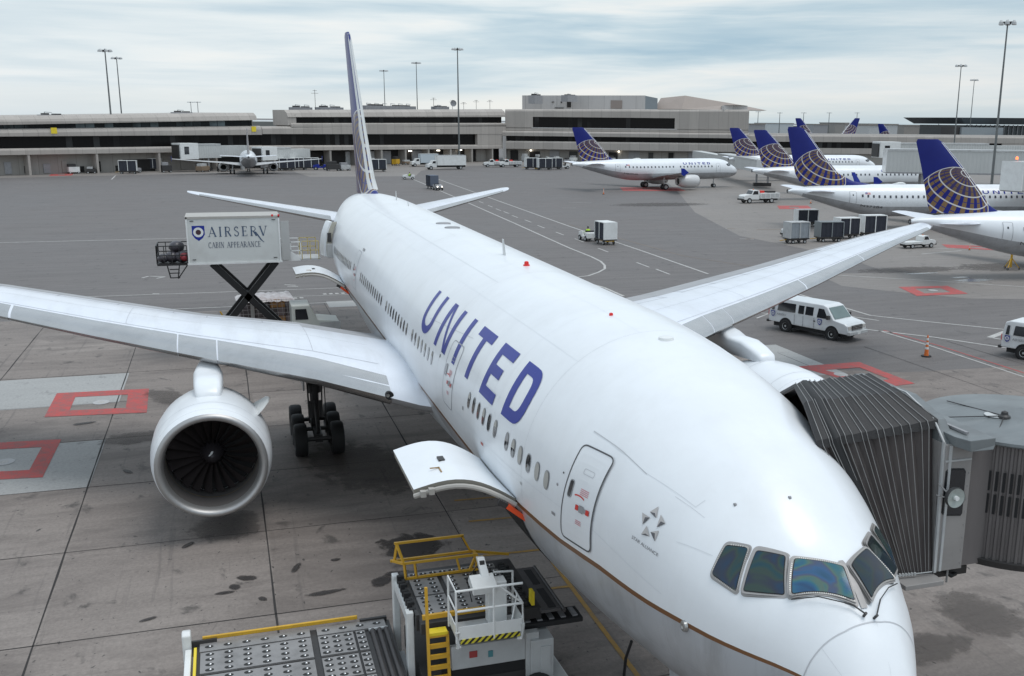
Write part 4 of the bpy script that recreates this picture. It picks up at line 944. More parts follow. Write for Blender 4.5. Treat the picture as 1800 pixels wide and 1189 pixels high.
def tglass(name, lo, hi, px=1.55, frac=.8):
    m = bpy.data.materials.new(name); m.use_nodes = True; t = m.node_tree; b = t.nodes['Principled BSDF']
    tc = t.nodes.new('ShaderNodeTexCoord'); sx = t.nodes.new('ShaderNodeSeparateXYZ'); t.links.new(tc.outputs['Object'], sx.inputs[0])
    wn = t.nodes.new('ShaderNodeTexWhiteNoise'); wn.noise_dimensions = '1D'; t.links.new(mth(t, 'FLOOR', mth(t, 'DIVIDE', sx.outputs[0], px)), wn.inputs['W'])
    big = noise(t, tc.outputs['Object'], .09, 3)
    k = mth(t, 'MULTIPLY', ramp(t, wn.outputs[0], [(frac-.1, 0.), (frac+.1, 1.)]), ramp(t, big, [(.42, 0.), (.6, 1.)]))
    c = mixc(t, k, lo, hi)
    f = mth(t, 'LESS_THAN', mth(t, 'FRACT', mth(t, 'DIVIDE', sx.outputs[0], px)), .08)
    c = mixc(t, f, c, (.008, .008, .008))
    t.links.new(c, b.inputs['Base Color']); b.inputs['Roughness'].default_value = .22; b.inputs['IOR'].default_value = 1.25; return m
bwall = panel_mat('precast_panel', (.40, .368, .338)); bwall2 = panel_mat('penthouse_panel', (.47, .455, .445), 5.2); lwall = panel_mat('lower_wall', (.33, .31, .285), 4.2)
tg1 = tglass('terminal_glass', (.010, .009, .009), (.05, .05, .05)); tg2 = tglass('see_through_glass', (.014, .017, .018), (.16, .20, .21), 2.2, .45)
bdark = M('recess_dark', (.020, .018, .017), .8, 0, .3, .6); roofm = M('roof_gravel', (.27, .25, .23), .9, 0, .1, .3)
def sbox(mb, u0, u1, y0, y1, b0, b1, t0, t1, m=None, ch=0):
    r = []
    for u, b, t in ((u0, b0, t0), (u1, b1, t1)):
        if ch: r.append([(u, y0, b), (u, y0, t-ch*1.1), (u, y0+ch*.3, t-ch*.45), (u, y0+ch, t), (u, y1, t), (u, y1, b)])
        else: r.append([(u, y0, b), (u, y0, t), (u, y1, t), (u, y1, b)])
    mb.rings(r, m=m)
def facade(name, label, P0, P1, roof, wins, bands, depth=32, upper=True, group=None, low=True, lowdark=()):
    P0, P1 = Vector(P0), Vector(P1); L = (P1-P0).length; a = math.atan2(P1.y-P0.y, P1.x-P0.x)
    t = thing(name, label, 'building', (P0.x, P0.y, 0), a, group)
    mb = MB()
    for (z0a, z0b, z1a, z1b, y, ua, ub, ch) in bands: sbox(mb, ua*L, ub*L, y, depth, z0a, z0b, z1a, z1b, ch=ch)
    mb.build('wall', bwall, t)
    for (z0a, z0b, z1a, z1b, y, ua, ub, gm) in wins:
        mb = MB(); sbox(mb, ua*L, ub*L, y, y+1, z0a, z0b, z1a, z1b); mb.build('window_band', gm, t)
    return t, L
A = Vector((248, 54.5)); D = Vector((77, -135.5)).normalized()
Pu = lambda u: A + D*u
# left concourse
t, L = facade('concourse_building', 'long low beige concourse at the far left, its upper storey ending in a rounded corner', Pu(-75), Pu(64.5), None,
    [(9.9-.9, 10.85, 11.6-.9, 12.35, .9, 0, .985, tg2), (5.75, 5.9, 8.35, 8.6, .9, 0, 1, tg1)],
    [(11.5-.9, 12.3, 12.6-1.8, 14.15, -.2, 0, .992, 1.6), (8.3, 8.6, 9.9-.9, 10.85, -.3, 0, 1, .8), (4.45, 4.5, 5.75, 5.9, -.3, 0, 1, .4), (9.5, 10.5, 11.8, 12.6, 1.6, 0, .99, 0)])
mb = MB(); mb.box(0, L, 2.2, 30, 0, 4.6); mb.build('lower_wall', lwall, t)
for a_ in ((L-12.5, L, 2.0, 2.2, .1, 4.3), (L*.74, L*.80, 2.0, 2.2, .1, 2.9)): mb = MB(); mb.box(*a_); mb.build('service_door', bdark, t)
rr = random.Random(3)
for k in range(34):
    u = 3+k*4.1; mb = MB(); w = rr.uniform(.5, 1.6); h = rr.uniform(1.2, 2.6); mb.box(u, u+w, 2.02, 2.2, .3, .3+h); mb.build('service_panel', rr.choice((dark, grey, lwall, bdark, bdark)), t)
for k in range(9): mb = MB(); mb.box(6+k*15, 6.5+k*15, -.2, 2.4, 0, 4.5); mb.build('pillar', bwall, t)
for u, zz in ((11.5, 9.0), (61.5, 9.4)): mb = MB(); mb.box(u+75-64.5*0, u+76.3, -.40, -.32, zz, zz+1.3); mb.build('gate_sign', byellow, t)
# middle terminal
t2, L2 = facade('terminal_building', 'middle terminal block with two dark ribbon windows, directly behind the foreground airliner fin', Pu(64.6), Pu(153), None,
    [(11.55, 12.05, 13.2, 13.9, .9, .12, .99, tg1), (5.85, 5.2, 8.75, 8.55, .9, 0, .86, tg1)],
    [(13.2, 13.9, 15.0, 16.35, -.2, .09, 1, 1.7), (8.8, 8.55, 10.6, 12.05, -.3, 0, 1, .5), (10.6, 10.9, 11.6, 12.05, -.3, .10, 1, .3), (4.5, 4.0, 5.85, 5.2, -.3, 0, 1, .4), (5.2, 5.0, 8.8, 8.6, -.2, .86, 1, 0), (11.4, 11.9, 13.4, 14.0, 1.7, .10, 1, 0), (11.0, 11.3, 13.2, 13.9, .0, .09, .12, 0)], depth=7)
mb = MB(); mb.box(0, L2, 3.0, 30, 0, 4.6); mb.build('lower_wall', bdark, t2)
for u0, u1, m_ in ((6, 12, lwall), (28, 38, lgrey), (40, 44, grey), (52, 58, grey), (66, 70, lwall), (78, 84, lwall), (14, 24, bdark)):
    mb = MB(); mb.box(u0, u1, 2.6, 3.0, .1, 3.8); mb.build('loading_door', m_, t2)
for k in range(10): mb = MB(); mb.box(3+k*8.8, 3.6+k*8.8, -.2, 3.1, 0, 4.3); mb.build('pillar', lwall, t2)
for u in (50.5, 61.5, 70.5): mb = MB(); mb.box(u, u+.7, 1.8, 2.5, 3.55, 3.8); mb.build('ceiling_lamp', lampw, t2)
# right terminal, turning toward the camera
Q0, Q1 = Pu(153), Vector((293, -150.))
t3, L3 = facade('terminal_building', 'right terminal block with a long dark upper window and a plain grey rooftop penthouse', Q0, Q1, None,
    [(10.75, 10.75, 14.05, 14.05, .5, .115, .70, tg1), (6.45, 6.45, 8.05, 8.05, .9, 0, .985, tg1)],
    [(8.1, 8.1, 16.3, 16.9, 1.5, 0, 1, 0), (14.05, 14.05, 16.35, 16.9, 0, 0, 1, .6), (10.4, 10.4, 14.05, 14.05, 0, 0, .115, 0), (10.4, 10.4, 14.05, 14.05, 0, .70, 1, 0), (9.7, 9.7, 10.75, 10.75, 0, 0, 1, 0), (8.05, 8.05, 9.6, 9.6, -1.6, -.05, 1, .5), (4.0, 3.8, 6.45, 6.45, -1.6, -.05, 1, .4)], depth=34)
mb = MB(); mb.box(0, L3, 1.2, 30, 0, 4.2); mb.build('lower_wall', lwall, t3)
for k in range(12):
    u = 1.5+k*6.4; mb = MB(); mb.box(u, u+rr.uniform(1.5, 4.2), .9, 1.2, .1, rr.uniform(2.6, 3.6)); mb.build('loading_door', rr.choice((bdark, dark, grey, bdark)), t3)
for u in (8, 29, 36.5): mb = MB(); mb.box(u, u+.5, .3, .8, 3.3, 3.6); mb.build('ceiling_lamp', lampw, t3)
mb = MB(); mb.box(-.6, .4, -1.7, 2, 0, 8); mb.box(L3*.11, L3*.71, -.12, .5, 10.45, 10.75); mb.build('ledge', bwall2, t3)
# penthouse, its windows and the faceted roof beyond
mb = MB(); sbox(mb, 4.2, L3*.575, 10, 34, 16, 16, 20.9, 21.2); pw = mb.build('penthouse', bwall2, t3)
mb = MB(); mb.box(L3*.245, L3*.262, 9.8, 10, 17.2, 19.4); mb.build('door', bdark, pw)
mb = MB(); mb.box(L3*.43, L3*.478, 9.8, 10, 17.0, 19.6); mb.build('louvre', M('louvre', (.26, .22, .20), .7), pw)
mb = MB(); mb.box(14, 14.8, 9.7, 10, 18.8, 19.0); mb.box(17, 17.4, 9.7, 10, 18.6, 19.1); mb.box(15, 18, 9.6, 10, 17.0, 17.15); mb.build('wall_fitting', dark, pw)
mb = MB(); u0 = L3*.575
mb.add([(u0, 10, 16.8), (u0+4, 12, 16.8), (u0+4, 12, 20.4), (u0, 10, 21.1), (u0, 22, 21.1)], [(0, 1, 2, 3), (3, 2, 4)])
mb.build('glazed_corner', M('blue_grey_panel', (.20, .23, .25), .5), t3)
mb = MB(); rf = [(u0+3, 14, 17.0), (u0+12, 11, 17.0), (u0+40, 16, 16.9), (u0+40, 30, 16.9), (u0+3, 30, 17.0)]; 
mb.add(rf+[(u0+5, 18, 20.6), (u0+13, 15, 21.4), (u0+30, 20, 18.9)], [(0, 1, 6, 5), (1, 2, 7, 6), (2, 3, 7), (3, 4, 5, 6, 7), (4, 0, 5)])
mb.build('faceted_roof', M('copper_roof', (.33, .28, .25), .7, 0, .1, .3), t3)
mb = MB(); mb.rings([[(L3-8, -.02, 14), (L3-8, -.02, 18.2), (L3-3, 3, 18.4), (L3, 8, 18.2), (L3, 8, 14)], [(L3-8, 30, 14), (L3-8, 30, 18.2), (L3-3, 30, 18.4), (L3, 30, 18.2), (L3, 30, 14)]]); mb.build('corner_block', bwall2, t3)
# low concourse continuing to the right
R0, R1 = Vector((293, -150.)), Vector((262, -300.))
t4, L4 = facade('concourse_building', 'low flat-roofed concourse running to the right behind the row of blue tails', R0, R1, None,
    [(5.2, 5.2, 7.1, 7.1, .6, 0, .56, tg1)], [(7.1, 7.1, 9.2, 9.2, 0, 0, 1, .4), (3.4, 3.4, 5.2, 5.2, 0, 0, 1, 0), (5.2, 5.2, 7.1, 7.1, .1, .56, 1, 0)], depth=55)
mb = MB(); mb.box(0, L4, 1, 50, 0, 3.5); mb.build('lower_wall', lwall, t4)
mb = MB(); mb.box(1, L4-1, 1, 54, 9.2, 9.25); mb.build('roof', roofm, t4)
# dark modern building with an overhanging roof at the far right
t5 = thing('terminal_building', 'dark glazed building with a sloping overhanging roof behind the tall mast at the right edge', 'building', (330, -262, 0), R(-87))
mb = MB(); mb.box(3, 60, 4, 30, 0, 12.8); mb.build('wall', M('dark_curtain_wall', (.045, .055, .06), .3, 0, .2, .5), t5)
mb = MB(); mb.rings([[(-2.5, 0, 15.6), (-2.5, 34, 15.6), (1.5, 32, 13.2), (1.5, 2, 13.2)], [(70, 0, 15.9), (70, 34, 15.9), (70, 32, 13.2), (70, 2, 13.2)]]); mb.build('roof', M('dark_roof', (.075, .09, .10), .5), t5)
for k in range(24): mb = MB(); mb.box(4+k*2.3, 4.25+k*2.3, 3.6, 4, 5, 13); mb.build('mullion', grey, t5)
mb = MB(); mb.box(-6, 14, -5, 3, 8.5, 12.0); mb.build('annex', M('annex_grey', (.24, .27, .29), .5), t5); mb = MB(); mb.box(-9, -5.6, -4, 3, 8.2, 12.3); mb.build('annex_end', dark, t5)
# rooftop plant and masts
def roofunit(px, py, X, w, h, label, mat=grey, n=1, group='rooftop plant units'):
    p = AX(px, py, 0, X); t = thing('rooftop_unit', label, 'rooftop unit', (p.x, p.y, p.z-h), R(-62), group)
    mb = MB(); mb.box(0, w, 0, 3, -1.5, h*.7); mb.build('housing', mat, t)
    mb = MB(); mb.box(w*.1, w*.35, .3, 2, h*.7, h); mb.build('vent', dark, t); mb = MB(); mb.box(w*.6, w*.9, .5, 2.4, h*.7, h*.92); mb.build('vent', dark, t)
    for k in range(int(w/3)): mb = MB(); mb.bar((1+3*k, 1, h*.7), (1+3*k, 1, h*1.25), .15); mb.bar((1+3*k, 1, h*1.2), (2.6+3*k, 1, h*1.1), .15); mb.build('pipe', lgrey, t)
    return t
for a in (((73, 199), 262, 5, 1.2, 'small grey unit on the far left concourse roof'), ((309, 195), 282, 4.5, 1.1, 'grey box unit on the left concourse roof near its rounded end'),
          ((517, 186), 308, 6, 1.4, 'rooftop unit at the left end of the middle terminal roof'), ((563, 186), 312, 8, 1.4, 'rooftop unit just left of the foreground fin'),
          ((643, 183), 318, 19, 1.4, 'long row of rooftop plant right of the foreground fin'), ((768, 186), 325, 5, .9, 'low rooftop unit left of the antenna cluster'),
          ((940, 165), 322, 3.5, 1.6, 'plant unit on the penthouse roof, left one'), ((998, 166), 318, 4.5, .8, 'flat vent cowl on the penthouse roof')):
    roofunit(*a[0], *a[1:])
def antenna(px, py, X, h, label):
    p = AX(px, py, 0, X); t = thing('antenna', label, 'antenna', (p.x, p.y, p.z-h), 0, 'rooftop antennas')
    mb = MB(); mb.tube([(0, 0, -1), (0, 0, h)], .06, 6); mb.build('pole', dark, t)
    mb = MB(); mb.bar((0, -1, h*.8), (0, 1, h*.8), .08); mb.bar((0, -.6, h*.95), (0, .6, h*.95), .08); mb.build('aerial', dark, t)
for a in ((553, 158, 310, 5, 'thin aerial pole on the roof left of the foreground fin'), (795, 176, 325, 3.2, 'aerial with round dish on the middle roof beside the tall mast'), (815, 180, 326, 2.4, 'cross-armed aerial right of the tall mast'), (837, 176, 326, 3.0, 'cross-armed aerial, tallest between mast and penthouse'), (762, 172, 326, 3.2, 'thin aerial left of the dish aerial'), (861, 176, 327, 2.8, 'aerial nearest the penthouse')): antenna(*a)
mb = MB(); p = AX(797, 182, 0, 324); mb.lathe([(0, 1.0), (.25, .8), (.35, .01)], (p.x, p.y, p.z), 'x', 14); o = mb.build('dish_antenna', grey, smooth=True); tag(o, 'round dish beside the aerial pole on the middle terminal roof', 'antenna')
# ------------------------------------------------------------------ light masts
def mast(px, py, X, label, hw=1.5, r=.22, group='apron light masts', ground=None):
    p = AX(px, py, 0, X); t = thing('light_mast', label, 'light mast', (p.x, p.y, 0), 0, group)
    mb = MB(); mb.tube([(0, 0, 0), (0, 0, p.z*.5), (0, 0, p.z)], r, 8, r2=r*.45); mb.build('pole', M('mast_grey', (.16, .17, .17), .5, .4), t)
    mb = MB(); mb.lathe([(-.15, hw*.5), (.15, hw*.5)], (0, 0, p.z-.5), 'z', 12, caps=True); mb.build('head_ring', dark, t)
    for k in range(6):
        a = PI*k/3+.3; c = (hw*math.cos(a), hw*math.sin(a), p.z-.35); mb = MB(); mb.lathe([(-.35, hw*.33), (0, hw*.28), (.25, hw*.12)], c, 'z', 8, caps=True); mb.build('floodlight', lgrey, t)
        mb = MB(); mb.bar((0, 0, p.z-.3), c, .12); mb.build('arm', dark, t)
mast(184, 86, 270, 'tall light mast at the far left, nearer of the pair', 1.3, .28); mast(204.5, 100, 345, 'tall light mast behind the far left concourse', 1.3, .26)
mast(804, 84, 290, 'tallest light mast in the middle, standing in front of the terminal', 1.3, .3); mast(731.5, 109, 420, 'light mast rising behind the middle terminal roof, taller of two', 1.5, .26); mast(674.5, 123, 470, 'light mast behind the middle terminal, just right of the fin', 1.5, .26)
mast(1772, 35, 118, 'tallest light mast at the right edge', 1.0, .22); mast(1690, 113, 235, 'light mast left of the dark modern building', 1.3, .22); mast(1713, 139, 330, 'light mast rising behind the dark modern building roof', 1.3, .22)
for px, py, n in ((335, 179, 'left'), (347, 179, 'right')): mast(px, py, 900, 'tiny distant light mast over the left concourse, %s of a pair' % n, 2.2, .4, 'distant light masts')
for px, py, n in ((1333, 196, 'first'), (1371, 198, 'second'), (1413, 198, 'third'), (1458, 198, 'fourth'), (1507, 198, 'fifth'), (1651, 209, 'sixth')): mast(px, py, 900, 'tiny distant light mast beyond the blue tails, %s from the left' % n, 2.2, .5, 'distant light masts')
# distant field buildings
def farb(px0, px1, pyt, X, h0, label, mat):
    a, b = AX(px0, pyt, 0, X), AX(px1, pyt, 0, X); t = thing('distant_building', label, 'building', (a.x, a.y, 0), 0, 'low buildings on the far side of the field')
    w = abs(b.y-a.y); mb = MB(); mb.box(0, 30, -w, 0, 0, a.z); mb.build('wall', mat, t); mb = MB(); mb.box(-.5, 30.5, -w-.5, .5, a.z, a.z+.8); mb.build('roof', roofm, t)
for i, (a, b, y, X, m_) in enumerate(((1318, 1345, 219, 800, grey), (1348, 1395, 217.5, 1100, lgrey), (1430, 1455, 219.5, 900, grey), (1468, 1492, 217, 950, roofm), (1520, 1545, 219, 800, dark), (1528, 1556, 221, 620, lgrey), (1562, 1578, 220, 640, lgrey), (1590, 1680, 221, 900, roofm))):
    farb(a, b, y, X, 0, ['low grey hangar right beside the terminal end', 'long pale shed on the far side of the field', 'grey shed between the two far tails', 'brown-roofed block near the far right tail', 'dark shed right of the far tails', 'pale block left of the lone far tail', 'small pale block right of the lone far tail', 'long low brown block at the far right'][i], m_)
mb = MB(); mb.rings([[(1600, -2500, 0), (1600, -2500, 9), (1700, -2500, 9), (1700, -2500, 0)], [(1600, 200, 0), (1600, 200, 7), (1700, 200, 7), (1700, 200, 0)]]); tag(mb.build('shore', M('shore_land', (.16, .16, .15), .9, 0, .2, .01)), kind='structure')
# ------------------------------------------------------------------ parked narrow-body jets
def jetliner(label, L=33.84, r=1.98, zc=3.75, boeing=False, group='airliners of the same livery parked at the gates', reg=None, flag=True, near=False, rear=False, suffix='far'):
    root = thing('airliner', label, 'airliner', (0, 0, 0), 0, group)
    X = [0, .12, .4, .9, 1.6, 2.4, 3.2, 4.2, 5.5, 7.0, L-13, L-11, L-9, L-7, L-5, L-3, L-1.4, L-.5, L]
    if boeing: Tp = [-.7, -.35, -.05, .3, .62, 1.15, 1.55, 1.82, 1.95, 2.0, 2.0, 2.0, 1.98, 1.93, 1.85, 1.72, 1.55, 1.4, 1.1]
    else: Tp = [-.55, -.2, .12, .5, .9, 1.45, 1.75, 1.95, 2.05, 2.07, 2.07, 2.07, 2.05, 2.0, 1.9, 1.75, 1.6, 1.45, 1.3]
    Bt = [-.75, -1.05, -1.3, -1.55, -1.75, -1.88, -1.95, -2.0, -2.05, -2.07, -2.07, -1.95, -1.6, -1.1, -.5, .1, .6, .85, .95]
    Wd = [.02, .35, .65, .95, 1.25, 1.5, 1.68, 1.82, 1.93, r, r, r, 1.9, 1.7, 1.4, 1.0, .62, .42, .25]
    Md = [-.65, -.6, -.55, -.45, -.35, -.22, -.12, -.05, 0, 0, 0, .05, .2, .45, .75, 1.0, 1.15, 1.2, 1.15]
    ft, fb, fw, fm_ = (_pch(X, q) for q in (Tp, Bt, Wd, Md))
    def f2(x, t, off=0.):
        m = fm_(x); c = math.cos(t); hz = (ft(x)-m) if c > 0 else (m-fb(x)); w = fw(x); y = w*math.sin(t); z = hz*c
        if off: l = math.hypot(math.sin(t), c); y += off*math.sin(t); z += off*c
        return (x, y, zc+m+z)
    mb = MB(); xs = [0, .05, .12, .25, .4, .65, .9, 1.25, 1.6, 2, 2.4, 2.8, 3.2, 3.7, 4.2, 5, 6, 7]+[7+(L-20)*i/6 for i in range(1, 7)]+[L-13+.8*i for i in range(1, 15)]+[L-1.4, L-.9, L-.5, L-.2, L]
    nn = 36
    ring = [[f2(x, 2*PI*k/nn) for k in range(nn)] for x in xs]; mb.rings(ring); mb.m = []
    for i in range(len(xs)-1):
        for j in range(nn): mb.m.append(1 if 11 <= j < 25 and xs[i] < L-2 else 0)
    mb.m += [0, 1]
    mb.build('fuselage', [skin_w, skin_g], root, smooth='all')
    # wings
    wl, sp_ = (.335*L if not boeing else .32*L), 17.0
    for s in (1, -1):
        mb = MB(); rs = []
        for y, xl, ch, z in ((0, wl, 7.5, zc-1.35), (1.9, wl+.9, 6.6, zc-1.3), (6.2, wl+3.2, 4.2, zc-.85), (12, wl+6.2, 2.8, zc-.3), (sp_-.3, wl+8.8, 1.6, zc+.2), (sp_, wl+9.1, 1.1, zc+.23)): rs.append(afring((xl, s*y, z), ch, .95, 'y', .2 if y < 6 else 0))
        mb.rings(rs); w = mb.build('wing', [M('wing_underside', (.42, .42, .42), .4)], root, smooth=True)
        if boeing:
            mb = MB(); a = Vector((wl+9.2, s*sp_, zc+.25)); mb.rings([[a, a+Vector((.7, .03, 0)), a+Vector((1.5, 0, 0)), a+Vector((.7, -.03, 0))], [a+Vector((.5, s*.25, .4)), a+Vector((1.1, s*.25+.02, .4)), a+Vector((1.6, s*.25, .4)), a+Vector((1.1, s*.25-.02, .4))], [a+Vector((1.7, s*.7, 2.4)), a+Vector((2.0, s*.7+.02, 2.4)), a+Vector((2.25, s*.7, 2.4)), a+Vector((2.0, s*.7-.02, 2.4))]]); mb.build('winglet', navy, w)
        else:
            mb = MB(); a = (wl+9.0, s*sp_, zc+.2); mb.prism([(a[0], a[2]), (a[0]+.9, a[2]+.75), (a[0]+1.5, a[2]+.8), (a[0]+1.4, a[2]-.3), (a[0]+.9, a[2]-.6)], s*sp_-.03, s*sp_+.03, 'y'); mb.build('winglet', navy, w)
        e = thing('engine', None, None, (wl+.6, s*5.75, zc-2.05)); e.parent = root; e.scale = (1.15, 1.12, 1.12)
        mb = MB(); mb.lathe([(.12, 1.0), (.5, 1.09), (1.4, 1.12), (2.4, 1.05), (3.2, .85), (3.6, .7), (3.3, .6)], (0, 0, 0), 'x', 26); mb.build('nacelle', M('nacelle_grey', (.60, .60, .60), .35, 0, .05, 1, coat=.3), e, smooth='all')
        mb = MB(); mb.lathe([(.12, 1.0), (0, .92), (.1, .84), (.8, .84)], (0, 0, 0), 'x', 26); mb.build('intake_lip', lipm, e, smooth='all')
        mb = MB(); mb.lathe([(.8, .85), (.8, .3), (.35, .02)], (0, 0, 0), 'x', 20); mb.build('fan', dark, e, smooth=True)
        mb = MB(); mb.rings([[(1.0+q*4, -.18*w_, .95-.1*q), (1.0+q*4, -.18*w_, 1.15+.25*q), (1.0+q*4, .18*w_, 1.15+.25*q), (1.0+q*4, .18*w_, .95-.1*q)] for q, w_ in ((0, .1), (.25, 1), (.7, 1), (1, .1))]); mb.build('pylon', wing_g, e)
        mb = MB(); rs = []
        for y, xl, ch in ((0, L-6.6, 4.2), (1.0, L-6.0, 3.7), (6.0, L-2.6, 1.5), (6.2, L-2.2, 1.1)): rs.append(afring((xl, s*y, zc+.95+.09*y), ch, .85, 'y'))
        mb.rings(rs); mb.build('tailplane', wing_w, root, smooth=True)
        g = thing('main_gear', None, None, (0, 0, 0)); g.parent = root; gx = .335*L+6.2
        mb = MB(); mb.tube([(gx, s*3.8, .6), (gx, s*3.6, zc-1.2)], .14, 8); mb.build('strut', lgrey, g)
        for d in (-.42, .42): mb = MB(); wheel(mb, (gx, s*3.8+d, .58), .58, .4, n=16); mb.build('wheel', [black, lgrey], g, smooth=True)
    g = thing('nose_gear', None, None, (0, 0, 0)); g.parent = root
    mb = MB(); mb.tube([(5.0, 0, .4), (5.0, 0, 2.2)], .1, 8); mb.build('strut', lgrey, g)
    for d in (-.25, .25): mb = MB(); wheel(mb, (5.0, d, .38), .38, .22, n=14); mb.build('wheel', [black, lgrey], g, smooth=True)
    # fin
    top = 12.5 if boeing else 11.76; zb = zc+1.6
    mb = MB(); rs = []
    if boeing: st = ((zc+1.85, L-11.9, 9.6), (zc+2.35, L-8.6, 7.1), (zc+3.3, L-6.6, 5.7), (8.8, L-4.7, 4.3), (top-.35, L-1.9, 2.3), (top, L-1.2, 1.5))
    else: st = ((zc+1.85, L-8.2, 6.4), (zc+2.5, L-7.1, 5.6), (7.4, L-6.2, 5.0), (9.4, L-4.4, 3.75), (top-.25, L-2.35, 2.35), (top, L-1.9, 1.8))
    for z, xl, ch in st: rs.append(afring((xl, 0, z), ch, 1.0, 'z'))
    cz_ = 6.1 if not boeing else 6.2
    fmat = fin_mat(suffix+'_fin_livery', L-3.5 if not boeing else L-3.9, cz_, 3.4 if not boeing else 3.6, (.32, .80, .42))
    mb.rings(rs); fn = mb.build('fin', fmat, root, smooth=True)
    mb = MB(); rs = []
    for z, xl, ch in (st[1:-1] if not boeing else st[2:-1]): rs.append([(xl+.07*ch, .036*ch+.004, z), (xl-.03, 0, z), (xl+.07*ch, -.036*ch-.004, z), (xl+.08*ch, 0, z)])
    mb.rings(rs); mb.build('fin_edge', white, fn)
    # windows (shared mesh), doors, cockpit glazing, titles
    tw = 1.30; a = f2(10, tw, .012); mb = MB(); mb.add([(-.12, 0, -.17), (.12, 0, -.17), (.12, 0, .17), (-.12, 0, .17)], [(0, 1, 2, 3)])
    wpan = mb.build('cabin_window', M('far_window', (.06, .065, .08), .3), root, fix=False)
    def wpos(o, x): p = Vector(f2(x, tw, .015)); o.location = p; o.rotation_euler = (-(tw-PI/2), 0, 0)
    xw = []; x = 6.6
    while x < L-9.0:
        if not (.40*L < x < .43*L): xw.append(x)
        x += .74
    wpos(wpan, xw[0])
    for x in xw[1:]: c = wpan.copy(); COL.objects.link(c); c.parent = root; wpos(c, x)
    for x in (5.2, L-8.0):
        mb = MB(); P = rrect([(x+.42, 1.02), (x-.42, 1.02), (x-.42, 1.92), (x+.42, 1.92)], .12, 3); fan(mb, P, .01, 0, 4, f=f2); outline(mb, P, .045, .016, 1, f=f2); d = mb.build('door', [skin_w, M('door_line', (.35, .36, .38), .5)], root, fix=False)
        mb = MB(); quadpatch(mb, [(x+.07, 1.25), (x-.07, 1.25), (x-.07, 1.36), (x+.07, 1.36)], .02, 1, 1, f=f2); mb.build('door_window', glass, d, fix=False)
    for c in (([(2.72, .80), (2.30, .50), (1.95, .72), (2.25, 1.05)]), ([(2.25, .44), (2.05, .05), (1.55, .08), (1.85, .70)]), ([(3.25, .98), (2.82, .84), (2.35, 1.08), (2.9, 1.16)])):
        for s in (1, -1):
            mb = MB(); quadpatch(mb, [(p[0], s*p[1]) for p in c], .02, 4, 4, f=f2); mb.build('cockpit_window', glass, root, fix=False)
    x0, x1 = (12.6, 6.9) if not boeing else (14.2, 7.5); ta, tb = (.86, 1.10)
    for ch in 'UNITED':
        mb = MB()
        for c in TL[ch]: quadpatch(mb, [(x1+(x0-x1)*(p[0]-10.4)/(21.86-10.4), ta+(tb-ta)*p[1]) for p in c], .012, 2, 3, f=f2)
        mb.build('title_letter', navy, root, fix=False)
    mb = MB(); mb.lathe([(-.6, .01), (-.5, .10), (-.2, .2), (.3, .2), (.9, .06), (1.2, .01)], (L*.62, 0, zc+2.06), 'x', 10); mb.build('roof_fairing', white, root, smooth=True)
    # flag on the rear fuselage
    mb = MB(); c = [(L-9.6, 1.05), (L-10.3, 1.05), (L-10.3, 1.18), (L-9.6, 1.18)]
    for k in range(5): quadpatch(mb, [(c[0][0], 1.05+.026*k), (c[1][0], 1.05+.026*k), (c[1][0], 1.05+.026*(k+1)), (c[0][0], 1.05+.026*(k+1))], .012, 1, 1, k % 2, f=f2)
    quadpatch(mb, [(L-9.6, 1.05), (L-9.9, 1.05), (L-9.9, 1.13), (L-9.6, 1.13)], .016, 1, 1, 2, f=f2)
    mb.build('flag', [red, white, navy], root, fix=False)
    cu = bpy.data.curves.new('reg', 'FONT'); cu.body = reg or 'N37284'; cu.size = 1; o = bpy.data.objects.new('tmp', cu); COL.objects.link(o); me = bpy.data.meshes.new_from_object(o.evaluated_get(bpy.context.evaluated_depsgraph_get())); bpy.data.objects.remove(o)
    w = max(v.co.x for v in me.vertices)
    for v in me.vertices: v.co = Vector(f2(L-9.0-3.0*v.co.x/w if boeing else L-9.2-2.8*v.co.x/w, 2.05-v.co.y*.22, .014))
    me.materials.clear(); me.materials.append(dark); o = bpy.data.objects.new('registration', me); COL.objects.link(o); o.parent = root
    mb = MB(); mb.lathe([(0, .26), (.06, .2), (.0, .02)], (L-.02, 0, zc+1.13), 'x', 12); mb.build('exhaust', dark, root, smooth=True)
    return root
j1 = jetliner('white airliner with blue fin seen whole from its right side before the right terminal', reg='N829UA')
j3 = copy_tree(j1); j5 = copy_tree(j1); j2 = copy_tree(j1)
def setj(j, tail, head, label, sc=1.0):
    """tail: ground point under the tail cone; head: heading angle"""
    L = 33.84 if 'boeing' not in j else 39.5
    d = Vector((math.cos(head), math.sin(head))); n = Vector(tail)+d*L*sc
    j.location = (n.x, n.y, 0); j.rotation_euler = (0, 0, head+PI); j.scale = (sc, 1, 1); j['label'] = label
setj(j1, (180.5, -54.2), R(-81), j1['label'], 1.13)
setj(j2, (206, -99.8), R(-92), 'mostly hidden airliner with the leftmost tail fin of the four in the right-hand row', 1.12)
setj(j3, (152, -77.3), R(-94), 'airliner whose blue fin is second from the left in the right-hand row of tails', 1.12)
j4 = jetliner('airliner with a long row of square windows, third blue fin of the right-hand row', L=39.5, r=1.88, zc=3.5, boeing=True, reg='N37284', suffix='mid'); j4['boeing'] = 1
setj(j4, (107, -58.6), R(-101), j4['label']); del j4['boeing']
setj(j5, (65.2, -46.6), R(-101), 'nearest airliner of the right-hand row, its rear fuselage cut by the right edge')
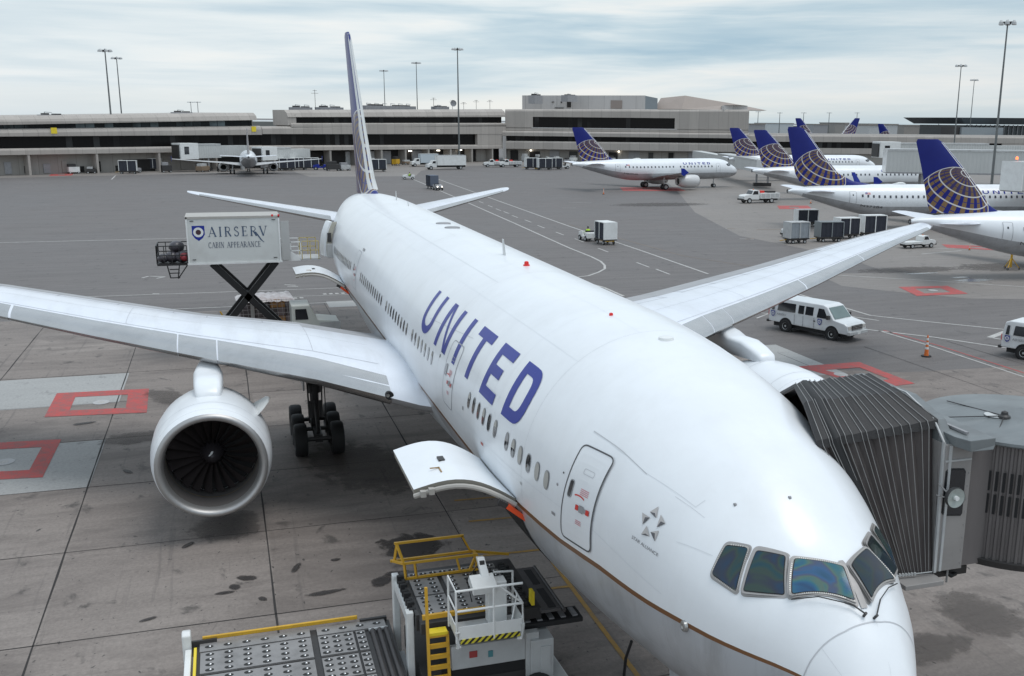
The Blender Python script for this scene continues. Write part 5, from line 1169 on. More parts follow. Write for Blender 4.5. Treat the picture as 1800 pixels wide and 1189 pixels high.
# far airliners beyond the concourse: fin and a length of fuselage
def farjet(px, py, X, h, flip, label):
    p = AX(px, py, 0, X); c = copy_tree(j1); place(c, (0, 0, 0), 0, label)
    L = 33.84; hd = R(-90) if not flip else R(90)
    d = Vector((math.cos(hd), math.sin(hd))); n = Vector((p.x, p.y))+d*(L*1.35-2)
    c.location = (n.x, n.y, p.z-11.76*1.35); c.rotation_euler = (0, 0, hd+PI); c.scale = (1.35, 1.35, 1.35)
farjet(1405, 208, 420, 0, False, 'distant airliner beyond the low concourse, blue tail at its left end'); farjet(1505, 208, 425, 0, True, 'distant airliner beyond the concourse with its blue tail at the right end'); farjet(1550, 218, 395, 0, False, 'lone distant blue tail rising behind the concourse roof')
# the regional jet seen from behind at the left concourse
rj = copy_tree(j1); place(rj, (0, 0, 0), 0, 'small-looking airliner seen tail-on at the far left gates with wings spread')
p = AX(437, 290, 0, 240); th = math.atan2(-4, 250); rj.rotation_euler = (0, 0, th+PI); d = Vector((math.cos(th), math.sin(th))); n = Vector((236, p.y))+d*30.5; rj.location = (n.x, n.y, 0); rj.scale = (.9, .98, .9)
for ch in rj.children:
    if ch.name.startswith('fin'):
        me = ch.data.copy(); ch.data = me; me.materials.clear(); me.materials.append(M('plain_fin', (.40, .38, .38), .4))
# ------------------------------------------------------------------ apron vehicles
def vwheel(parent, c, r=.38, w=.24, name='wheel', hub=lgrey):
    mb = MB(); wheel(mb, c, r, w, n=20); return mb.build(name, [black, hub], parent, smooth=True)
def shield(mb, o, s, m0=0, m1=1):               # small round-in-shield badge on a y = const side; o = centre, s = height
    x, y, z = o; e = .006 if y > 0 else -.006
    P = [(-.42, .5), (.42, .5), (.42, -.1), (.25, -.38), (0, -.55), (-.25, -.38), (-.42, -.1)]
    mb.add([(x+p[0]*s, y+e, z+p[1]*s) for p in P], [tuple(range(7))], m0)
    for r, m, k in ((.34, m1, 2), (.19, m0, 3)): mb.add([(x+r*s*math.cos(2*PI*i/16), y+e*k, z+.05*s+r*s*math.sin(2*PI*i/16)) for i in range(16)], [tuple(range(16))], m)
    mb.add([(x+.09*s*math.cos(2*PI*i/12), y+e*4, z+.05*s+.09*s*math.sin(2*PI*i/12)) for i in range(12)], [tuple(range(12))], m1)
def van(label, loc, rz):
    t = thing('passenger_van', label, 'van', loc, rz, 'white passenger vans')
    W2 = 1.0; prof = [(2.95, .48), (3.0, .75), (2.93, 1.02), (2.75, 1.13), (1.95, 1.28), (1.35, 1.98), (1.05, 2.08), (-2.6, 2.10), (-2.85, 2.0), (-2.95, 1.3), (-2.98, .55)]
    def yy(z): return W2-(.05 if z < .7 else 0)-max(0, z-1.2)*.16
    mb = MB(); n = len(prof); Lf = [(x, yy(z), z) for x, z in prof]; Rt = [(x, -yy(z), z) for x, z in prof]
    mb.v = Lf+Rt; mb.f = [(i, (i+1) % n, (i+1) % n+n, i+n) for i in range(n)]+[tuple(range(n-1, -1, -1)), tuple(range(n, 2*n))]; mb.m = [0]*len(mb.f)
    mb.build('body', M('van_white', (.70, .72, .73), .3, 0, .04, 2, coat=.6, dirt=((.4, .4, .4), 1.2, .25)), t, bevel=.05)
    def side(x0, x1, z0, z1, sk0=0, sk1=0, name='side_window'):
        for s in (1, -1):
            mb = MB(); mb.add([(x0, s*(yy(z0)+.012), z0), (x1, s*(yy(z0)+.012), z0), (x1+sk1, s*(yy(z1)+.012), z1), (x0+sk0, s*(yy(z1)+.012), z1)], [(0, 1, 2, 3)]); mb.build(name, glass, t, fix=False)
    side(-2.75, -2.55, 1.32, 1.84, .05, .0); side(-2.30, -.92, 1.32, 1.86, .05, 0); side(-.70, -.28, 1.32, 1.84, 0, 0); side(-.16, .42, 1.32, 1.84, 0, 0); side(.72, 1.55, 1.27, 1.84, .05, -.38)
    mb = MB(); mb.add([(1.95+.02, -.86, 1.31), (1.95+.02, .86, 1.31), (1.40, .76, 1.94), (1.40, -.76, 1.94)], [(0, 1, 2, 3)]); mb.build('windscreen', M('windscreen', (.10, .15, .14), .08, 0, .3, 1, coat=1), t, fix=False)
    mb = MB(); mb.add([(-2.975, -.7, 1.3), (-2.975, .7, 1.3), (-2.90, .66, 1.88), (-2.90, -.66, 1.88)], [(0, 1, 2, 3)]); mb.build('rear_window', glass, t, fix=False)
    mb = MB(); mb.box(2.96, 3.02, -.56, .56, .72, 1.02); gr = mb.build('grille', dark, t)
    mb = MB(); [mb.box(3.0, 3.035, -.54, .54, z, z+.03) for z in (.76, .86, .96)]; mb.build('grille_bar', M('chrome', (.6, .6, .6), .2, .9), gr)
    for s in (1, -1):
        mb = MB(); mb.box(2.90, 3.0, s*.58, s*.93, .74, 1.0); mb.build('headlight', M('headlight', (.6, .58, .55), .15, .3), t, bevel=.02)
        mb = MB(); mb.box(-3.0, -2.94, s*.84, s*.95, .95, 1.3); mb.build('tail_light', red, t)
        mb = MB(); mb.box(1.55, 1.72, s*1.04, s*1.24, 1.28, 1.52); mb.bar((1.62, s*.9, 1.34), (1.62, s*1.1, 1.38), .05); mb.build('mirror', dark, t)
        mb = MB(); mb.box(.50, .60, s*(yy(1)+.002), s*(yy(1)+.02), .98, 1.05); mb.build('door_handle', dark, t)
    mb = MB(); mb.box(2.95, 3.16, -.98, .98, .46, .66); mb.build('bumper', lgrey, t, bevel=.03); mb = MB(); mb.box(-3.14, -2.96, -.98, .98, .48, .64); mb.build('rear_bumper', dark, t, bevel=.03)
    mb = MB(); mb.box(3.16, 3.175, -.16, .16, .48, .62); mb.build('number_plate', white, t)
    mb = MB(); mb.box(-2.7, 2.6, -.75, .75, .26, .5); mb.build('chassis', black, t)
    for s in (1, -1):
        for x in (1.85, -1.62):
            vwheel(t, (x, s*.88, .38), .40, .26)
            mb = MB(); mb.lathe([(-.02, .49), (.02, .49)], (x, s*(W2-.035), .42), 'y', 20, caps=True); mb.build('wheel_arch', darkint, t)
        mb = MB()
        for x in (.95, -2.62): shield(mb, (x, s*(yy(1)+.004), 1.02 if x > 0 else 1.08), .36)
        mb.build('badge', [navy, white], t, fix=False)
    for s in (1, -1):
        mb = MB(); 
        for x in (-.95, .52, -.30): mb.box(x-.006, x+.006, s*(yy(.8)-.01), s*(yy(.8)+.006), .55, 1.22)
        mb.build('door_seam', dseam, t)
    m_ = frame((-1.95, -(yy(1.1)+.008), 1.08), (1, 0, 0), (0, 0, 1)); text_mesh('AIRSERV', .2, grey, 'side_lettering', t, m_, .002)
    return t
def axle_place(front, rear, side_off):
    f, r = Vector(front[:2]), Vector(rear[:2]); d = (f-r).normalized(); lf = Vector((-d.y, d.x)); m = (f+r)/2+lf*side_off; return (m.x, m.y, 0), math.atan2(d.y, d.x)
l, a = axle_place(G(1458, 598), G(1378, 583), .95); van('white passenger van with round badges driving beyond the foreground wing', l, a)
v2w = Vector(G(1796, 632)[:2]); d_ = Vector((math.cos(a+.03), math.sin(a+.03))); c_ = v2w + d_*1.70 + Vector((-d_.y, d_.x))*.9
van('white passenger van cut off by the right edge of the picture', (c_.x, c_.y, 0), a+.03)
# cone
def cone(p, h, label, grp=None):
    t = thing('traffic_cone', label, 'traffic cone', (p[0], p[1], 0), .4, grp); k = h/1.2
    mb = MB(); mb.prism([(.28*k*math.cos(PI*i/4+.39), .28*k*math.sin(PI*i/4+.39)) for i in range(8)], 0, .06*k, 'z'); mb.build('base', black, t)
    mb = MB(); mb.lathe([(.05*k, .13*k), (.3*k, .105*k), (.3*k, .11*k), (.8*k, .065*k), (1.12*k, .045*k), (1.2*k, .03*k), (1.2*k, .001)], (0, 0, 0), 'z', 16); mb.build('post', orange, t, smooth=True)
    for z, r in ((.42, .104), (.68, .082), (.92, .066)):
        mb = MB(); mb.lathe([(z*k, r*k), ((z+.13)*k, (r-.012)*k)], (0, 0, 0), 'z', 16); mb.build('reflective_band', white, t, smooth=True)
cone(G(1628, 627), 1.25, 'tall orange and white striped delineator on the tarmac right of the white van')
cone(G(1061, 342), 1.1, 'striped cone beside the far airliner'); cone(G(1425, 358), .9, 'small red cone behind the tail of the second-nearest row airliner'); cone(G(1704, 440), .7, 'small red cone under the nearest row airliner tail')
# people
def person(p, rz, pose, label, top=hiviz, z=0.):
    t = thing('person', label, 'person', (p[0], p[1], z), rz)
    bm = bmesh.new()
    if pose == 'sit': J = {'pel': (0, 0, .50), 'ch': (.03, 0, .86), 'nk': (.06, 0, 1.02), 'hd': (.10, 0, 1.17), 'ht': (.10, 0, 1.28), 'kl': (.42, .12, .52), 'fl': (.45, .12, .1), 'tl': (.58, .12, .06), 'kr': (.42, -.12, .52), 'fr': (.45, -.12, .1), 'tr': (.58, -.12, .06), 'sl': (.03, .19, .95), 'el': (.16, .24, .70), 'hl': (.40, .16, .72), 'sr': (.03, -.19, .95), 'er': (.16, -.24, .70), 'hr': (.40, -.16, .72)}
    else: J = {'pel': (0, 0, .92), 'ch': (0, 0, 1.28), 'nk': (.01, 0, 1.46), 'hd': (.03, 0, 1.60), 'ht': (.03, 0, 1.73), 'kl': (.03, .10, .50), 'fl': (0, .11, .08), 'tl': (.15, .12, .04), 'kr': (.03, -.10, .50), 'fr': (-.02, -.11, .08), 'tr': (.13, -.12, .04), 'sl': (0, .19, 1.38), 'el': (.02, .24, 1.1), 'hl': (.16, .22, .90), 'sr': (0, -.19, 1.38), 'er': (.02, -.24, 1.1), 'hr': (.16, -.22, .90)}
    Rd = {'pel': .15, 'ch': .17, 'nk': .065, 'hd': .10, 'ht': .075, 'kl': .075, 'fl': .05, 'tl': .04, 'kr': .075, 'fr': .05, 'tr': .04, 'sl': .075, 'el': .05, 'hl': .035, 'sr': .075, 'er': .05, 'hr': .035}
    E = [('pel', 'ch'), ('ch', 'nk'), ('nk', 'hd'), ('hd', 'ht'), ('pel', 'kl'), ('kl', 'fl'), ('fl', 'tl'), ('pel', 'kr'), ('kr', 'fr'), ('fr', 'tr'), ('ch', 'sl'), ('sl', 'el'), ('el', 'hl'), ('ch', 'sr'), ('sr', 'er'), ('er', 'hr')]
    ks = list(J); me = bpy.data.meshes.new('body'); me.from_pydata([J[k] for k in ks], [(ks.index(a), ks.index(b)) for a, b in E], [])
    o = bpy.data.objects.new('body', me); COL.objects.link(o); md = o.modifiers.new('s', 'SKIN'); sv = me.skin_vertices[0].data
    for i, k in enumerate(ks): sv[i].radius = (Rd[k], Rd[k]); sv[i].use_root = (k == 'pel')
    ss = o.modifiers.new('b', 'SUBSURF'); ss.levels = 1; ss.render_levels = 1
    dg_ = bpy.context.evaluated_depsgraph_get(); me2 = bpy.data.meshes.new_from_object(o.evaluated_get(dg_)); bpy.data.objects.remove(o)
    for m in (cloth, skinm, top): me2.materials.append(m)
    zn = J['nk'][2]; zp = J['pel'][2]
    for p_ in me2.polygons:
        c = p_.center; p_.use_smooth = True; p_.material_index = 1 if c.z > zn or (c.x > .33 and c.z > zp+.15 and pose == 'sit') else 2 if c.z > zp+.02 else 0
    o = bpy.data.objects.new('body', me2); COL.objects.link(o); o.parent = t
    h = J['hd']; mb = MB(); mb.lathe([(-.02, .115), (.06, .11), (.12, .07), (.14, .01)], (h[0]-.01, h[1], h[2]+.02), 'z', 12); mb.build('hair', cloth, t, smooth=True)
    mb = MB(); mb.rings([[(h[0]+.09, -.015, h[2]-.02), (h[0]+.13, 0, h[2]-.02), (h[0]+.09, .015, h[2]-.02)], [(h[0]+.09, -.006, h[2]+.03), (h[0]+.10, 0, h[2]+.03), (h[0]+.09, .006, h[2]+.03)]]); mb.build('nose', skinm, t)
    return t
def tug(loc, rz, label, body=white, grp='baggage tractors', driver=None):
    t = thing('baggage_tractor', label, 'tractor', loc, rz, grp)
    mb = MB(); mb.prism([(-1.3, .35), (-1.3, .95), (-.55, .98), (-.5, .6), (.15, .6), (.2, 1.05), (1.25, .92), (1.35, .4)], -.62, .62, 'y'); mb.build('body', body, t, bevel=.04)
    mb = MB(); mb.box(-.55, -.12, -.5, .5, .6, .78); mb.box(-.62, -.5, -.5, .5, .7, 1.15); mb.build('seat', black, t, bevel=.03)
    mb = MB(); mb.tube([(.22, .25, 1.0), (-.02, .25, 1.15)], .025, 6); mb.lathe([(-.01, .17), (.01, .17)], (0, 0, 0), 'z', 12); 
    for i in range(len(mb.v)-24, len(mb.v)): x, y, z = mb.v[i]; mb.v[i] = (x-.04, y+.25, z+1.16)
    mb.build('steering_wheel', black, t)
    mb = MB(); mb.box(1.3, 1.42, -.6, .6, .3, .5); mb.build('bumper', dark, t)
    for x in (.85, -.85):
        for s in (1, -1): vwheel(t, (x, s*.6, .3), .3, .2)
    for s in (1, -1): mb = MB(); mb.box(1.28, 1.34, s*.35, s*.52, .62, .78); mb.build('headlight', lampw if 'headlights' in label else lgrey, t)
    if driver:
        q = Matrix.Rotation(rz, 3, 'Z') @ Vector((-.32, .1, 0)); person((loc[0]+q.x, loc[1]+q.y), rz, 'sit', driver, z=.27)
    return t
def cart(loc, rz, label, grp='covered baggage carts', box=white, cur=M('cart_curtain', (.028, .032, .045), .8, 0, .3, 2), L=3.0, H=1.55, frame_only=False):
    t = thing('baggage_cart', label, 'baggage cart', loc, rz, grp); W2 = .78
    mb = MB(); mb.box(-L/2, L/2, -W2, W2, .48, .60); mb.build('deck', dark, t)
    mb = MB(); mb.box(-L/2, L/2, -W2, W2, .6+H, .68+H); mb.build('roof', box, t)
    for s in (-1, 1): mb = MB(); mb.box(s*L/2-(.05 if s > 0 else 0), s*L/2+(.05 if s < 0 else 0), -W2, W2, .6, .6+H); mb.build('end_panel', box, t)
    for s in (-1, 1):
        for k in (-1, 0, 1): mb = MB(); mb.box(k*(L/2-.06)-.05, k*(L/2-.06)+.05, s*W2-.03, s*W2+.03, .6, .6+H); mb.build('post', box, t)
        mb = MB(); n = 14
        vs = []; 
        for i in range(n+1): x = -L/2+.1+(L-.2)*i/n; y = s*(W2-.07+.03*math.sin(i*2.1)); vs += [(x, y, .62), (x, y, .57+H)]
        mb.add(vs, [(2*i, 2*i+1, 2*i+3, 2*i+2) for i in range(n)]); mb.build('curtain', cur, t)
    mb = MB(); mb.bar((L/2, 0, .42), (L/2+.8, 0, .35), .07); mb.build('drawbar', yellow, t)
    mb = MB(); mb.box(-L/2+.1, L/2-.1, -.5, .5, .36, .48); mb.build('chassis', yellow if 'yellow' in label else dark, t)
    for x in (L/2-.5, -L/2+.5):
        for s in (1, -1): vwheel(t, (x, s*.6, .22), .22, .14)
    return t
# tug with a driver pulling one cart, middle right
tug((99.6, -29.55, 0), R(3), 'white baggage tractor with a driver in a bright vest, pulling one white cart', driver='driver in a bright green vest seated on the tractor towing one cart')
cart((95.9, -30.3, 0), R(5), 'single white cart with yellow underframe behind the driven tractor', L=2.5, H=1.75)
# line of carts behind the port wing
cs_ = M('cart_silver', (.30, .33, .36), .4, .3, .2, 3)
for i, (x, y, rz, bx, lab, H) in enumerate(((91.6, -51.2, 92, lgrey, 'silver container cart, leftmost of the row beyond the wing', 1.7), (92.0, -55.6, 84, M('cart_grey', (.20, .22, .23), .5), 'dark grey curtained cart, second from left in the row beyond the wing', 1.6), (94.4, -59.4, 88, white, 'white-framed cart, third in the row beyond the wing', 1.75), (95.2, -63.4, 84, white, 'white-framed cart partly hidden by the wing, fourth in the row', 1.9), (108.5, -62.4, 80, white, 'white cart with a dark open end standing behind the row beyond the wing', 1.5))):
    cart((x, y, 0), R(rz), lab, box=bx, H=H, cur=(cs_ if i == 0 else M('cart_curtain')), L=(2.5, 2.9, 2.7, 2.9, 2.8)[i])
tug((97.5, -54.2, 0), R(100), 'white tractor with a crouching driver behind the silver container cart', driver='person in a yellow-green vest seated low on a tractor behind the carts')
def pickup(loc, rz, label, util=True, s=1.0, grp='white service trucks', wb=4.2):
    t = thing('service_truck', label, 'truck', loc, rz, grp); t.scale = (s, s, s)
    mb = MB(); mb.prism([(.6, .6), (.6, 2.0), (.95, 2.15), (1.75, 2.12), (2.1, 1.45), (3.25, 1.35), (3.5, 1.15), (3.5, .6)], -.95, .95, 'y'); mb.build('cab', white, t, bevel=.05)
    mb = MB(); mb.box(-3.2, .5, -1.05, 1.05, .75, 1.65 if util else 1.15); mb.build('utility_body' if util else 'bed', white, t, bevel=.03)
    if util:
        for k in range(4):
            for s_ in (1, -1): mb = MB(); mb.box(-3.1+.88*k, -2.32+.88*k, s_*1.05, s_*1.07, .9, 1.55); mb.build('locker_door', lgrey, t)
        mb = MB(); mb.box(-2.6, -1.2, -.6, .6, 1.65, 1.95); mb.build('equipment', dark, t); mb = MB(); mb.box(-.6, .1, -.5, .4, 1.65, 2.0); mb.build('reel', red, t)
    for s_ in (1, -1):
        mb = MB(); mb.add([(.85, s_*.96, 1.45), (1.95, s_*.96, 1.45), (1.65, s_*.96, 2.0), (.95, s_*.96, 2.0)], [(0, 1, 2, 3)]); mb.build('side_window', glass, t, fix=False)
        mb = MB(); mb.box(3.42, 3.54, s_*.6, s_*.85, .95, 1.15); mb.build('headlight', lgrey, t)
    mb = MB(); mb.add([(2.12, -.85, 1.48), (2.12, .85, 1.48), (1.80, .8, 2.08), (1.80, -.8, 2.08)], [(0, 1, 2, 3)]); mb.build('windscreen', glass, t, fix=False)
    mb = MB(); mb.box(3.48, 3.68, -.98, .98, .5, .75); mb.build('bumper', dark, t); mb = MB(); mb.box(-3.1, 3.3, -.6, .6, .45, .75); mb.build('chassis', black, t)
    mb = MB(); mb.lathe([(2.15, .09), (2.28, .08), (2.3, .01)], (1.3, 0, 0), 'z', 10); mb.build('beacon', orange, t)
    for x in (2.5, 2.5-wb):
        for s_ in (1, -1): vwheel(t, (x, s_*.9, .45), .45, .3)
    return t
pickup((145.6, -75.6, 0), R(93), 'white service truck with utility lockers and red reel beside the row of tails')
pickup((84.5, -61.8, 0), R(-84), 'small white pickup half hidden beneath the foreground wing tip', util=False, s=.62)
# yellow jack at the right edge
t = thing('tripod_jack', 'yellow tripod jack on small wheels near the right edge', 'jack', tuple(G(1776, 474)), 0)
mb = MB(); mb.tube([(0, 0, .2), (0, 0, 1.5)], .1, 10); mb.build('column', yellow, t, smooth=True)
for k in range(3): a_ = 2*PI*k/3; mb = MB(); mb.bar((0, 0, 1.1), (.75*math.cos(a_), .75*math.sin(a_), .15), .07); mb.build('leg', yellow, t); mb = MB(); wheel(mb, (.75*math.cos(a_), .75*math.sin(a_), .12), .12, .07, n=12); mb.build('caster', [black, grey], t)
# two vehicles on the road lanes
tug((223, -30.2, 0), R(85), 'small white open tractor with a driver, far out on the road lane', driver='driver in a yellow vest on the far white tractor')
tug((186.5, -29.6, 0), R(186), 'dark tractor with lit headlights towing a curtained cart toward the camera', body=grey); cart((190.3, -29.3, 0), R(186), 'dark curtained cart towed by the tractor with lit headlights', H=1.9, box=M('cart_blue', (.10, .12, .16), .6))
# far carts and vehicles in front of the terminals
FC = [((226, 300), 'left-hand box cart standing alone on the far left apron', 88), ((250, 293), 'dark-curtained cart behind the lone box cart', 88), ((270, 295), 'small dark cart at the right end of the far left group', 88), ((505, 294), 'plain white cart left of the pair near the far airliner wing', 92), ((525, 293), 'first curtained cart right of the far airliner', 92), ((547, 293), 'second curtained cart right of the far airliner', 92), ((935, 292), 'tall white cart left of the group before the right terminal', 94), ((957, 293), 'dark-sided cart before the right terminal', 94), ((975, 292), 'cart right of the dark-sided one before the right terminal', 94), ((665, 296), 'open-frame white cart just right of the foreground fin', 92), ((645, 294), 'cart half hidden behind the foreground fin', 92)]
for (q, lab, rz) in FC:
    p = G(q[0], q[1]+6); o = cart((p.x, p.y, 0), R(rz), lab, grp='far baggage carts', L=3.4, H=2.0); o.scale = (1.15, 1.15, 1.15)
for q, lab, rz, b_ in (((118, 297), 'white tractor parked far left under the concourse', 90, white), ((563, 299), 'dark tractor right of the curtained carts', 90, navy), ((989, 297), 'white tractor at the right end of the carts before the terminal', 88, white)):
    p = G(*q); o = tug((p.x, p.y, 0), R(rz), lab, body=b_, grp='far tractors'); o.scale = (1.4, 1.4, 1.4)
def boxtruck(loc, rz, label, Lb=7.0, col=white, s=1.0):
    t = thing('box_truck', label, 'truck', loc, rz, 'box trucks by the terminal'); t.scale = (s, s, s)
    mb = MB(); mb.prism([(Lb/2+.1, .6), (Lb/2+.1, 2.4), (Lb/2+1.2, 2.35), (Lb/2+1.6, 1.6), (Lb/2+2.6, 1.45), (Lb/2+2.7, .6)], -1.0, 1.0, 'y'); mb.build('cab', white, t, bevel=.05)
    mb = MB(); mb.box(-Lb/2, Lb/2, -1.2, 1.2, 1.1, 3.7); b = mb.build('cargo_box', col, t, bevel=.02)
    mb = MB(); mb.box(-Lb/2-.02, Lb/2+.02, -1.23, 1.23, 3.62, 3.72); mb.build('box_rail', lgrey, b)
    for s_ in (1, -1): mb = MB(); mb.add([(Lb/2+.4, s_*1.02, 1.65), (Lb/2+1.35, s_*1.02, 1.65), (Lb/2+1.1, s_*1.02, 2.2), (Lb/2+.4, s_*1.02, 2.2)], [(0, 1, 2, 3)]); mb.build('side_window', glass, t, fix=False)
    mb = MB(); mb.box(-Lb/2, Lb/2+2.4, -.6, .6, .6, 1.1); mb.build('chassis', black, t)
    for x in (Lb/2+1.7, -Lb/2+1.5):
        for s_ in (1, -1): vwheel(t, (x, s_*.95, .5), .5, .35)
    return t
p = G(792, 298); boxtruck((p.x, p.y, 0), R(97), 'long white box truck parked before the middle terminal', 8.0); p = G(758, 294); boxtruck((p.x+4, p.y, 0), R(97), 'pale blue-grey box truck half hidden behind the long white one', 5.5, M('truck_pale_blue', (.50, .56, .60), .4), .95)
for q, rz, lab in (((872, 294), 85, 'pale parked truck nearest the box trucks'), ((897, 294), 95, 'grey parked truck between the box trucks and the carts')):
    p = G(*q); pickup((p.x, p.y, 0), R(rz), lab, s=1.0, grp='parked trucks by the terminal')
# catering/work platform pieces by the terminal wall
rr = random.Random(11)
CL = ['tall grey stair unit', 'dark container dolly', 'yellow belt loader end', 'brown crate stack', 'grey power cart', 'white air starter', 'dark tool locker', 'orange-sided bin']
for i in range(16):
    u = (3+i*3.3) if i < 9 else (98+ (i-9)*5.5 if i < 12 else 62+(i-12)*5.2); base = Q0+(Q1-Q0).normalized()*u if i < 9 else Pu(u)
    nrm = Vector((-.87, -.49)); c = base+nrm*(3.5+rr.uniform(0, 3)); m_ = (lgrey, dark, yellow, M('crate_brown', (.22, .16, .11), .7), grey, white, dark, orange)[i % 8]; w, h = rr.uniform(1.2, 2.6), rr.uniform(1.3, 2.6)
    t = thing('ground_equipment', CL[i % 8]+(', in the clutter below the right terminal' if i < 8 else ', alone at the left end of the right terminal' if i == 8 else ', parked below the middle terminal wall' if i < 12 else ', in the loading bay behind the box trucks'), 'ground equipment', (c.x, c.y, 0), R(-60+rr.uniform(-20, 20)), 'ground equipment parked along the terminal')
    mb = MB(); mb.box(-w/2, w/2, -.8, .8, .35, h*.7); mb.build('housing', m_, t, bevel=.04); mb = MB(); mb.box(-w/2+.1, w/2-.5, -.6, .6, h*.7, h); mb.build('superstructure', rr.choice((dark, grey, lgrey)), t, bevel=.03)
    for x in (-w/2+.3, w/2-.3): vwheel(t, (x, -.8, .3), .3, .2); vwheel(t, (x, .8, .3), .3, .2)
LL = ['white box van', 'dark stair unit', 'grey power cart', 'yellow belt loader end', 'stack of dark crates', 'pale air starter', 'brown dolly load', 'grey locker']
for i, (px, ww, hh, m_) in enumerate(((22, 2.6, 2.2, dark), (62, 3.0, 1.6, yellow), (128, 2.4, 2.2, white), (160, 2.0, 1.5, dark), (236, 2.6, 1.6, grey), (292, 2.2, 2.4, dark), (356, 3.0, 2.0, M('crate_brown')), (392, 2.4, 1.8, dark), (585, 3.2, 2.4, dark), (606, 2.6, 2.0, lgrey))):
    c = AX(px, 292, 0, 255+i*1.1); t = thing('ground_equipment', ['low dark unit', 'long yellow-topped unit', 'white boxy unit', 'short dark unit', 'grey boxy unit', 'tall dark unit', 'brown crate stack', 'dark wide unit', 'dark container', 'pale container'][i]+' against the left concourse wall'*(i < 8)+' just left of the foreground fin'*(i >= 8), 'ground equipment', (c.x, c.y, 0), R(-62+rr.uniform(-25, 25)), 'ground equipment parked along the terminal')
    mb = MB(); mb.box(-ww/2, ww/2, -.9, .9, .35, hh*.7); mb.build('housing', m_, t, bevel=.04); mb = MB(); mb.box(-ww/2+.1, ww/2-.7, -.6, .6, hh*.7, hh); mb.build('superstructure', rr.choice((dark, grey, lgrey)), t, bevel=.03)
    for x in (-ww/2+.3, ww/2-.3): vwheel(t, (x, -.8, .3), .3, .2); vwheel(t, (x, .8, .3), .3, .2)
# boom lift by the left mast
p = G(188, 297); t = thing('boom_lift', 'dark boom lift with an orange work basket beside the far left mast', 'boom lift', (p.x-8, p.y-.6, 0), R(20))
mb = MB(); mb.box(-1.6, 1.6, -1.1, 1.1, .5, 1.3); mb.build('chassis', dark, t, bevel=.05)
for x in (-1.2, 1.2):
    for s_ in (1, -1): vwheel(t, (x, s_*1.1, .5), .5, .35)
mb = MB(); mb.box(-1.0, .8, -.8, .8, 1.3, 2.2); mb.build('turret', grey, t); mb = MB(); mb.bar((-.6, 0, 2), (1.2, 0, 4.2), .35); mb.bar((1.2, 0, 4.2), (-.3, 0, 6.0), .28); mb.build('boom', dark, t)
mb = MB(); mb.box(-1.3, 1.5, -1.0, 1.0, 6.0, 6.15)
for z in (6.6, 7.1): mb.bar((-1.3, -1, z), (1.5, -1, z), .12); mb.bar((-1.3, 1, z), (1.5, 1, z), .12); mb.bar((-1.3, -1, z), (-1.3, 1, z), .12); mb.bar((1.5, -1, z), (1.5, 1, z), .12)
for x in (-1.3, 0, 1.5):
    for s_ in (-1, 1): mb.bar((x, s_, 6.1), (x, s_, 7.1), .12)
mb.build('basket', orange, t)
# jet bridges in the distance
def corr(name):
    m = bpy.data.materials.new(name); m.use_nodes = True; t = m.node_tree; b = t.nodes['Principled BSDF']; tc = t.nodes.new('ShaderNodeTexCoord'); sx = t.nodes.new('ShaderNodeSeparateXYZ'); t.links.new(tc.outputs['Object'], sx.inputs[0])
    w = mth(t, 'ABSOLUTE', mth(t, 'SUBTRACT', mth(t, 'FRACT', mth(t, 'MULTIPLY', sx.outputs[0], 1.6)), .5))
    t.links.new(mixc(t, noise(t, tc.outputs['Object'], .5, 5), (.46, .47, .46), (.56, .57, .56)), b.inputs['Base Color']); b.inputs['Roughness'].default_value = .5
    bp = t.nodes.new('ShaderNodeBump'); bp.inputs['Strength'].default_value = 1; bp.inputs['Distance'].default_value = .12; t.links.new(w, bp.inputs['Height']); t.links.new(bp.outputs[0], b.inputs['Normal']); return m
cor = corr('corrugated_white')
def bridge(P0, P1, zb, zt, label, w=1.5, cab=None, lamp=False):
    P0, P1 = Vector(P0), Vector(P1); L = (P1-P0).length; t = thing('jet_bridge', label, 'jet bridge', (P0.x, P0.y, 0), math.atan2(P1.y-P0.y, P1.x-P0.x), 'jet bridges at the gates')
    t0 = 3 if cab is None else 0
    mb = MB(); mb.box(t0, L*.55, -w, w, zb, zt-.3); mb.build('outer_tunnel', cor, t); mb = MB(); mb.box(L*.55, L, -w*.85, w*.85, zb+.2, zt-.5); mb.build('inner_tunnel', cor, t)
    mb = MB(); mb.box(t0, L*.55, -w-.08, w+.08, zt-.3, zt); mb.build('roof_edge', lgrey, t)
    if cab is None:
        mb = MB(); mb.box(-1.6, 3.1, -2.0, 2.0, zb-.2, zt+.2); c = mb.build('cab', white, t, bevel=.05); mb = MB(); mb.box(-1.9, -1.6, -1.5, 1.5, zb, zt-.2); mb.build('canopy', dark, t)
        mb = MB(); mb.box(-.6, .6, -2.03, -2.0, zb+1, zt-.6); mb.build('cab_window', glass, c)
    else:
        mb = MB(); mb.box(-.12, 0, -w-.12, w+.12, zb-.1, zt+.05); mb.build('end_frame', white, t)
        mb = MB(); mb.box(0, L*.5, -w-.1, w+.1, zb-.25, zb); mb.build('floor_beam', grey, t)
    for s_ in (1, -1): mb = MB(); mb.bar((6, s_*1.2, .3), (6, s_*1.2, zb), .35); mb.build('lift_column', grey, t)
    mb = MB(); mb.box(5.4, 6.6, -1.8, 1.8, .2, .9); mb.build('bogie', dark, t); mb = MB(); mb.tube([(L-1, 0, 0), (L-1, 0, zb)], .5, 12); mb.build('pedestal', lgrey, t)
    if lamp: mb = MB(); mb.lathe([(0, .16), (.3, .14), (.35, .01)], (2.6, 1.6, zt+.2), 'z', 10); mb.build('warning_lamp', M('amber_lamp', (1, .18, .05), .3, emit=2.5), t)
